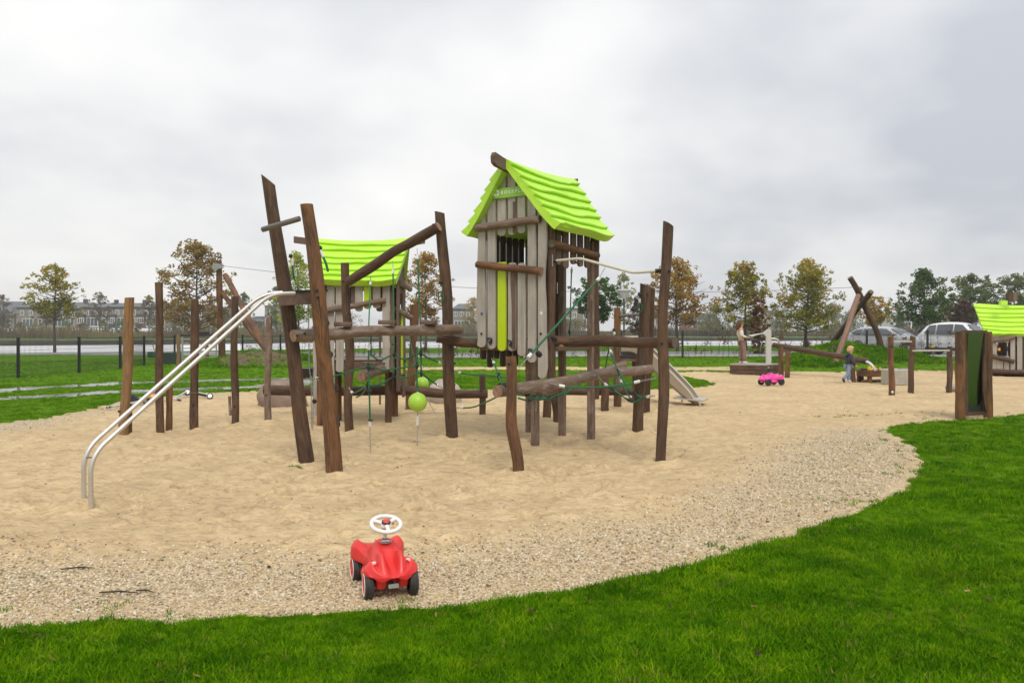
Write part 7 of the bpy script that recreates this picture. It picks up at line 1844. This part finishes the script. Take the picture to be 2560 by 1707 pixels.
def leaf_cloud(centres, n, size, rs, squash=.8):
    """little leaf-sized faces scattered round clump centres (position, radius, shade)"""
    tot = sum(c[1] ** 2 for c in centres); vs = []; fs = []; lc = []
    for (p, rad, sh) in centres:
        k = max(4, int(n * rad ** 2 / tot))
        for _ in range(k):
            d = Vector((rs.gauss(0, 1), rs.gauss(0, 1), rs.gauss(0, 1) * squash)); ln = d.length
            d = d * (rad * (rs.random() ** .4) / max(ln, 1e-6)) ; c = p + d
            a = Vector((rs.gauss(0, 1), rs.gauss(0, 1), rs.gauss(0, .6))).normalized(); b = a.cross(Vector((rs.gauss(0, 1), rs.gauss(0, 1), rs.gauss(0, 1)))).normalized(); s = size * rs.uniform(.6, 1.3)
            i = len(vs); vs += [c - a * s * .55, c + b * s * .30, c + a * s * .55, c - b * s * .30]; fs.append((i, i + 1, i + 2, i + 3)); lc.append(min(1, max(0, sh + rs.gauss(0, .16))))
    return vs, fs, lc
def tree(base, top_z, cw, crown_z, mat, label, seed, name='tree', n=3800, leaf=.16, trunk_r=.11, shape='oak', bark=None, lean=0, cat='tree', group='trees behind the fence', tiers=7, fill=.55):
    rs = random.Random(seed); o = thing(name, base, label, cat, group); cw *= 1.22; n = int(n * 1.4)
    B = Vector(base); Hh = top_z - B.z; mb = MB()
    tp = [B + Vector((lean * t * t + .06 * math.sin(t * 5 + seed), .05 * math.sin(t * 4 + seed * 2), Hh * .93 * t - (.3 if t == 0 else 0))) for t in [k / 8 for k in range(9)]]
    mb.tube(tp, [trunk_r * (1 - .88 * k / 8) * (1.25 if k == 0 else 1) for k in range(9)], 8, 0)
    cen = []
    cz = crown_z - B.z
    for k in range(tiers * 6):
        t = (k + rs.random()) / (tiers * 6); z = cz + (Hh - cz) * (t ** .95) * .93
        if shape == 'oak': w = cw * (math.sin(math.pi * min(1, .16 + .84 * t)) ** .75) * (1.0 - .25 * t)
        elif shape == 'cone': w = cw * (1 - t) ** .75 * (.35 + .65 * min(1, t * 6)) + .12 * cw
        elif shape == 'round': w = cw * math.sqrt(max(.03, 1 - (2 * t - 1) ** 2))
        elif shape == 'column': w = cw * (.92 - .25 * abs(2 * t - 1) ** 4)
        else: w = cw * (math.sin(math.pi * (.1 + .85 * t)) ** .6)
        a = k * 2.399 + rs.uniform(-.4, .4); q0 = B + Vector((lean * (z / Hh) ** 2, 0, z - w * .28)); ext = w * rs.uniform(.72, 1.06)
        tip = B + Vector((lean * (z / Hh) ** 2 + math.cos(a) * ext, math.sin(a) * ext, z + w * rs.uniform(-.05, .16)))
        md = q0.lerp(tip, .5) + Vector((0, 0, -.06 * w)); mb.tube([q0, md, tip], [trunk_r * .38 * (1 - .6 * t), trunk_r * .22, trunk_r * .06], 5, 0)
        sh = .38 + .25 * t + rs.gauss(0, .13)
        rr0 = cw * .185
        for j, u_ in enumerate((.38, .68, .95)):
            if rs.random() > fill + .25 * (j > 0): continue
            pp_ = q0.lerp(tip, u_) + Vector((rs.gauss(0, .1), rs.gauss(0, .1), rs.gauss(0, .06))) * cw; cen.append((pp_, rr0 * rs.uniform(.55, 1.25) * (1.05 - .2 * j), sh + rs.gauss(0, .08)))
        if rs.random() < .5: cen.append((tip + Vector((math.cos(a), math.sin(a), .3)) * cw * .12, rr0 * .4, sh + .1))
    cen.append((B + Vector((lean, 0, Hh * .96)), cw * .13, .7))
    mb.build('trunk', [bark or BARK], o)
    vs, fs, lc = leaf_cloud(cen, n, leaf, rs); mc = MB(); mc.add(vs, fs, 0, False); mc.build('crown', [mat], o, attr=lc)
    return o
def at(px, py, d=None):
    if d is None: return G(px, py)
    p = V(px, py, d); return Vector((p.x, p.y, ground_z(p.x, p.y)))
def zz(py, d): return CAMH - (py - HZ) / F * d
TR = [  # x, depth, top y, half width px, crown bottom y, kind, shape, label
    (137, 56, 662, 68, 790, 'olive', 'oak', 'sparse golden green oak standing alone at the far left by the water', 2600, .17),
    (490, 57, 602, 88, 812, 'oakbrown', 'oak', 'big brownish autumn oak behind the left row of posts', 6500, .17),
    (745, 56, 628, 62, 800, 'oakgreen', 'oak', 'green brown oak half hidden behind the two leaning posts', 3600, .17),
    (1063, 55, 628, 64, 795, 'orange', 'oak', 'orange brown oak between the rope net and the tall bent post', 4200, .16),
    (1492, 50, 688, 54, 795, 'dark', 'round', 'dark green round tree seen through the open side of the tower', 4800, .15),
    (1692, 50, 645, 78, 800, 'orange', 'oak', 'orange brown oak just right of the tall tower side post', 4200, .16),
    (1866, 52, 650, 66, 815, 'olive', 'cone', 'olive gold pointed oak behind the girl at the pump', 4800, .16),
    (2016, 52, 646, 84, 815, 'olive', 'oak', 'wide olive gold oak between the pump and the log tripod', 6200, .16),
    (2190, 75, 738, 36, 815, 'yellow', 'round', 'small yellow green tree behind the log tripod', 2200, .2),
    (2310, 62, 674, 68, 800, 'green', 'oak', 'green spreading tree above the parked silver car', 5200, .18),
    (2430, 78, 686, 58, 800, 'fargreen', 'round', 'dark grey green tree behind the white parked car', 4600, .22),
    (2535, 80, 684, 66, 800, 'fargreen', 'round', 'dense dark green tree at the right edge above the small hut', 5200, .22),
    (1562, 74, 680, 38, 800, 'birch', 'oak', 'pale thin birch behind the white lamp head', 2100, .15),
    (1588, 49, 738, 24, 830, 'purple', 'cone', 'small purple brown tree just right of the street lamp', 1500, .11),
    (1899, 44.5, 738, 24, 884, 'beech', 'column', 'rust brown columnar beech behind the girl', 3000, .10),
    (2404, 60, 748, 36, 822, 'purple', 'round', 'rounded purple brown shrub tree behind the white car', 2400, .15),
    (2020, 46, 850, 10, 886, 'beech', 'column', 'low rust brown shrub round the foot of the wide olive oak', 500, .09),
]
for i, (px, d, ty, hwp, cy, kind, shp, lab, n, lf) in enumerate(TR):
    b = at(px, 850, d); k = d / F
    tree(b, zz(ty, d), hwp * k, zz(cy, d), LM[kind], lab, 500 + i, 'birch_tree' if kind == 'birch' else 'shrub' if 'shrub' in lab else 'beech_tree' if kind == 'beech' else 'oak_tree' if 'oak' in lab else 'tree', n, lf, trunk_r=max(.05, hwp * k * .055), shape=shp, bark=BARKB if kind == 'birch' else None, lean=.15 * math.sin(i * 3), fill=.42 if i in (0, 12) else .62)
TB = [  # beyond the canal
    (250, 172, 729, 30, 800, 'farbrown', 'sparse pale tree across the canal in front of the grey roofed houses', 900), (373, 170, 737, 24, 806, 'farbrown', 'thin sparse tree across the canal left of the tallest dark post', 700), (116, 168, 752, 34, 806, 'farbrown', 'low brown tree across the canal left of the lone oak', 1000),
    (8, 175, 735, 30, 812, 'farbrown', 'half seen brown tree across the canal at the left edge', 900), (610, 165, 730, 24, 806, 'fargreen', 'small green tree across the canal behind the crossing braces', 800), (690, 165, 712, 30, 806, 'fargreen', 'green tree across the canal just left of the tallest leaning post', 1200),
    (1185, 210, 742, 34, 815, 'yellow', 'yellow tree across the canal left of the tower planks', 1500), (1215, 190, 790, 36, 822, 'haze', 'brown bush like tree below the yellow tree', 1300), (1640, 190, 768, 60, 822, 'farbrown', 'hazy brown tree across the canal left of the red roofed house', 1500),
    (1790, 185, 762, 52, 822, 'haze', 'hazy olive tree across the canal right of the red roofed house', 2200), (1940, 190, 775, 46, 824, 'haze', 'hazy brown tree across the canal between the two gold oaks', 1700), (2080, 190, 760, 44, 824, 'haze', 'hazy olive tree across the canal behind the pale tripod leg', 1700),
    (2120, 200, 780, 40, 824, 'fargreen', 'hazy green tree across the canal between the tripod legs', 1500), (2248, 150, 744, 22, 822, 'fargreen', 'slim grey green poplar in front of the white flats', 1200), (1330, 210, 796, 40, 822, 'haze', 'low hazy tree across the canal behind the tower planks', 1000), (2360, 180, 770, 60, 822, 'haze', 'hazy trees clump across the canal behind the parked cars', 2000), (2500, 170, 760, 70, 822, 'fargreen', 'hazy green trees clump across the canal at the right edge', 2200), (980, 190, 778, 30, 822, 'haze', 'hazy brown tree across the canal behind the play house', 1000), (560, 185, 770, 32, 815, 'farbrown', 'hazy brown tree across the canal right of the big oak', 1000), (1440, 200, 800, 40, 822, 'haze', 'low hazy bush tree across the canal in front of the flat roofed block', 900), (860, 190, 775, 44, 822, 'haze', 'hazy tree across the canal hidden behind the play house', 900)]
for i, (px, d, ty, hwp, cy, kind, lab, n) in enumerate(TB):
    b = at(px, 840, d); k = d / F
    tree(b, zz(ty, d), hwp * k, zz(cy, d), LM[kind], lab, 700 + i, 'tree', n, .38, trunk_r=.16, shape='column' if 'poplar' in lab else 'oak', group='trees across the canal', tiers=5, fill=.5)

BUSH_AT = ['at the left edge of the view', 'below the left end of the grey roofs', 'just left of the lone oak trunk', 'just right of the lone oak trunk', 'under the first red bay panel', 'between the lone oak and the pale tan post', 'directly behind the pale tan post', 'between the pale tan and tallest dark post', 'directly behind the tallest dark post', 'left of the big brown oak trunk', 'right of the big brown oak trunk', 'left of the zip line mast', 'behind the crossing zip line braces', 'right of the crossing zip line braces', 'behind the tallest leaning post', 'below the narrow house by the tower', 'seen through the open tower side', 'below the red brick house']
for i, (px, ty, hwp) in enumerate(((6, 800, 16), (52, 803, 12), (92, 806, 20), (168, 802, 16), (206, 806, 12), (262, 804, 14), (300, 800, 16), (345, 806, 14), (392, 798, 18), (440, 803, 18), (500, 800, 22), (548, 803, 18), (596, 798, 20), (640, 802, 22), (700, 800, 20), (1165, 803, 16), (1420, 805, 20), (1760, 806, 26))):
    d = 196; b = at(px, 840, d); k = d / F
    tree(b, zz(ty, d), hwp * k, b.z + .4, LM[('fargreen', 'farbrown', 'haze')[i % 3]], ('grey green', 'brown', 'olive')[i % 3] + ' garden bush across the canal ' + BUSH_AT[i], 900 + i, 'garden_bush', 420, .4, trunk_r=.08, shape='round', group='garden bushes across the canal', cat='bush', tiers=3, fill=.7)
# young beech hedge on the far side of the back fence, reeds beyond the canal
rs = random.Random(77); vs_, fs_, lc_ = [], [], []; st = MB()
Pb = [Vector((*p, 0)) for p in BCK]
for i in range(len(Pb) - 1):
    a, b = Pb[i], Pb[i + 1]; d = b - a; nrm = Vector((-d.y, d.x, 0)).normalized(); m = int(d.length / .22)
    for k in range(m):
        if rs.random() < .12: continue
        p = a + d * ((k + rs.random()) / m) + nrm * (.30 + rs.uniform(-.12, .12)); p.z = ground_z(p.x, p.y); h_ = rs.uniform(.55, 1.35) * (1.15 if p.x > 4 else .9); ln = Vector((rs.gauss(0, .12), rs.gauss(0, .05), 1)).normalized()
        st.tube([p, p + ln * h_ * .5, p + ln * h_ + Vector((rs.gauss(0, .06), 0, 0))], [.009, .007, .003], 5, 0)
        for j in range(3):
            q0 = p + ln * h_ * rs.uniform(.35, .9); st.tube([q0, q0 + Vector((rs.gauss(0, .16), rs.gauss(0, .1), .14))], [.005, .002], 4, 0)
        dens = rs.choice((4, 10, 20, 44)) if p.x > -6 else rs.choice((3, 8, 16))
        v, f_, l_ = leaf_cloud([(p + ln * h_ * rs.uniform(.25, .95), rs.uniform(.08, .2), rs.uniform(.2, .8)) for _ in range(2)], dens, .085, rs)
        o0 = len(vs_); vs_ += v; fs_ += [tuple(o0 + t for t in q) for q in f_]; lc_ += l_
hg = thing('hedge', (2, 38.6, .1), 'thin young beech hedge with rust brown leaves along the back fence', 'hedge')
st.build('stems', [BARK], hg, kind='stuff'); mb = MB(); mb.add(vs_, fs_, 0); mb.build('leaves', [LM['beech']], hg, attr=lc_, kind='stuff')
rs = random.Random(78); vs_, fs_, lc_ = [], [], []
for i in range(15000):
    x = rs.uniform(-150, 130); f0 = float(farbank(x)); y = f0 + rs.uniform(22, 34) + 4 * math.sin(x * .05); z = ground_z(x, y); h_ = rs.uniform(1.2, 2.6) * (.8 + .35 * math.sin(x * .21) * math.sin(x * .077)); w = rs.uniform(.05, .13); lx = rs.gauss(0, .25)
    o0 = len(vs_); vs_ += [(x - w, y, z), (x + w, y, z), (x + lx + w * .3, y, z + h_), (x + lx - w * .3, y, z + h_)]; fs_.append((o0, o0 + 1, o0 + 2, o0 + 3)); lc_.append(min(1, max(0, .5 + .3 * math.sin(x * .13 + y * .4) + rs.gauss(0, .2))))
mb = MB(); mb.add(vs_, fs_, 0); mb.build('reeds', [LM['farbrown']], None, attr=lc_, kind='stuff')

# ------------------------------------------------------------------ houses across the canal
BRICK = plain('brick_buff', (.235, .20, .17), .85, nz=(.18, .15, .125), nscale=1.2, nstr=.8); BRICKR = plain('brick_red', (.26, .10, .065), .85, nz=(.19, .075, .05), nscale=1.2, nstr=.8); BRICKG = plain('brick_grey_brown', (.23, .19, .155), .85, nz=(.17, .14, .115), nscale=1.2)
TILE = plain('roof_tile_grey', (.10, .105, .115), .6, nz=(.15, .155, .165), nscale=2, nstr=.8); TILED = plain('roof_tile_dark', (.045, .05, .058), .6, nz=(.08, .085, .09), nscale=2); RENDERW = plain('render_white', (.62, .62, .60), .8, nz=(.52, .52, .5), nscale=.6)
WINW = plain('window_frame_white', (.74, .73, .70), .5); PANE = plain('window_pane', (.055, .065, .075), .08, 0, .9); BAYR = plain('bay_panel_red', (.28, .05, .035), .6); BAYB = plain('bay_panel_blue', (.05, .065, .12), .6)
def win(o, cx_, y, z, w, h, nv=2, nh=1, frame=WINW):
    mb = MB(); mb.box((cx_, y - .04, z), (w, .10, h), None, 0); fr_ = mb.build('window', [frame], o)
    for i in range(nv):
        for j in range(nh):
            pw, ph_ = (w - .12 * (nv + 1)) / nv, (h - .12 * (nh + 1)) / nh
            mb = MB(); mb.box((cx_ - w / 2 + .12 + pw / 2 + i * (pw + .12), y - .075, z - h / 2 + .12 + ph_ / 2 + j * (ph_ + .12)), (pw, .06, ph_), None, 0); mb.build('pane', [PANE], fr_)
def row_house(x, y, z, W_=7.6, eave=6.0, ridge=8.6, D=9, wall=BRICK, roof=TILE, label='', bay=None, chim=True, flat=False, ground=True, group='houses across the canal', hip=False):
    o = thing('house', (x, y, z), label, 'house', group)
    mb = MB(); mb.box((x, y + D / 2, z + eave / 2), (W_, D, eave), None, 0); mb.build('wall', [wall], o)
    if flat:
        mb = MB(); mb.box((x, y + D / 2, z + eave + .12), (W_ + .3, D + .3, .28), None, 0); mb.build('roof', [roof], o)
    else:
        ov = .35; A = [(-W_ / 2, -ov), (W_ / 2, -ov), (W_ / 2, D + ov), (-W_ / 2, D + ov)]
        hp = 1.8 if hip else 0
        v = [Vector((x + a, y + b, z + eave)) for a, b in A] + [Vector((x - W_ / 2 + hp, y + D / 2, z + ridge)), Vector((x + W_ / 2 - hp, y + D / 2, z + ridge))]
        mb = MB(); mb.add(v, [(0, 1, 5, 4), (2, 3, 4, 5), (1, 2, 5), (3, 0, 4), (3, 2, 1, 0)], 0); rf_ = mb.build('roof', [roof], o)
        if chim:
            mb = MB(); mb.box((x + W_ * .42, y + D * .45, z + ridge + .1), (.9, .8, 1.5), None, 0); mb.build('chimney', [TILED], rf_)
        mb = MB(); mb.box((x, y - ov + .02, z + eave - .06), (W_, .16, .2), None, 0); mb.build('gutter', [TILED], o)
    for k in (-.30, -.02, .28): win(o, x + W_ * k, y, z + eave - 1.5, 1.0, 1.35, 2)
    win(o, x - W_ * .12, y, z + 1.6, 2.9, 2.3, 3)
    win(o, x + W_ * .27, y, z + 1.7, .95, 2.0, 1)
    if bay is not None:
        mb = MB(); bx = x - W_ * .44; mb.box((bx, y - .5, z + 1.6), (1.9, 1.0, 3.2), None, 0); b_ = mb.build('bay', [wall], o)
        mb = MB(); mb.box((bx, y - 1.02, z + .55), (1.8, .08, 1.1), None, 0); mb.build('bay_panel', [bay], b_)
        mb = MB(); mb.box((bx, y - .5, z + 3.3), (2.1, 1.2, .7), None, 0); mb.build('bay_roof', [TILED], b_)
        win(o, bx, y - 1.0, z + 1.95, 1.7, 1.4, 3)
    mb = MB(); mb.box((x + .4, y - .7, z + .35), (W_ * .75, .12, .24), None, 0); mb.build('terrace_edge', [RENDERW], o)
    return o
def house_at(px0, px1, d, top, eave, base, **k):
    x0, x1 = (px0 - CX) / F * d, (px1 - CX) / F * d; z = zz(base, d); return row_house((x0 + x1) / 2, d, z, x1 - x0, zz(eave, d) - z, zz(top, d) - z, **k)
house_at(-30, 36, 215, 752, 788, 822, label='buff house with a steep gable at the left edge across the canal', bay=BAYR, chim=False)
house_at(40, 118, 212, 754, 768, 822, label='buff brick row house with a hipped grey roof left of the lone oak', hip=True, chim=False)
house_at(118, 200, 210, 754, 772, 820, label='buff brick row house hidden behind the lone oak', bay=None)
house_at(202, 278, 210, 756, 768, 820, label='buff brick row house with a red bay panel right of the lone oak', bay=BAYR)
house_at(279, 350, 210, 756, 767, 820, label='buff brick row house with a dark blue bay panel behind the pale tan post', bay=BAYB)
house_at(351, 425, 208, 757, 768, 820, label='buff brick row house with hipped roof behind the tallest dark post', bay=BAYR, hip=True)
house_at(426, 520, 208, 760, 770, 820, label='buff brick row house behind the big brown oak', bay=None, chim=True)
house_at(521, 560, 206, 765, 770, 820, label='narrow grey brick house end right of the big brown oak', wall=BRICKG, chim=False)
house_at(625, 662, 230, 790, 806, 824, label='low house with a dark steep roof behind the crossing braces', roof=TILED, chim=False, wall=BRICKR)
house_at(662, 700, 215, 762, 766, 822, label='flat roofed buff block behind the tallest leaning post', flat=True, wall=BRICKG)
house_at(1128, 1182, 225, 758, 772, 826, label='narrow buff house with a grey roof between the bent post and the tower', wall=BRICKG, chim=False, hip=True)
house_at(1395, 1482, 205, 768, 772, 822, label='grey brown flat roofed block seen through the open side of the tower', flat=True, wall=BRICKG, chim=False)
house_at(1300, 1394, 207, 771, 775, 822, label='grey brown flat roofed block mostly hidden by the tower', flat=True, wall=BRICKG, chim=False)
house_at(1715, 1800, 215, 784, 806, 826, label='red brick house with a long dark roof right of the orange oak', roof=TILED, wall=BRICKR, chim=False)
house_at(1930, 1985, 240, 772, 778, 826, label='pale flat roofed block glimpsed between the two gold oaks', flat=True, wall=RENDERW, chim=False)
house_at(2235, 2275, 240, 780, 784, 826, label='white flat roofed block of flats right of the log tripod', flat=True, wall=RENDERW, chim=False)
house_at(2320, 2420, 230, 782, 786, 826, label='grey flat roofed block behind the parked cars', flat=True, wall=BRICKG, chim=False)
# ------------------------------------------------------------------ moist air over the polder
hz = NT('haze_air'); hz.n.remove(hz.b)
pv = hz.node('ShaderNodeVolumePrincipled'); pv.inputs['Color'].default_value = (.95, .96, .98, 1); pv.inputs['Density'].default_value = .0007; pv.inputs['Anisotropy'].default_value = .2
hz.l.new(pv.outputs[0], hz.out.inputs['Volume'])
mb = MB(); mb.box((0, 0, 5.6), (1900, 1900, 15.8), None, 0); tag(mb.build('haze', [hz.mat]), kind='stuff')
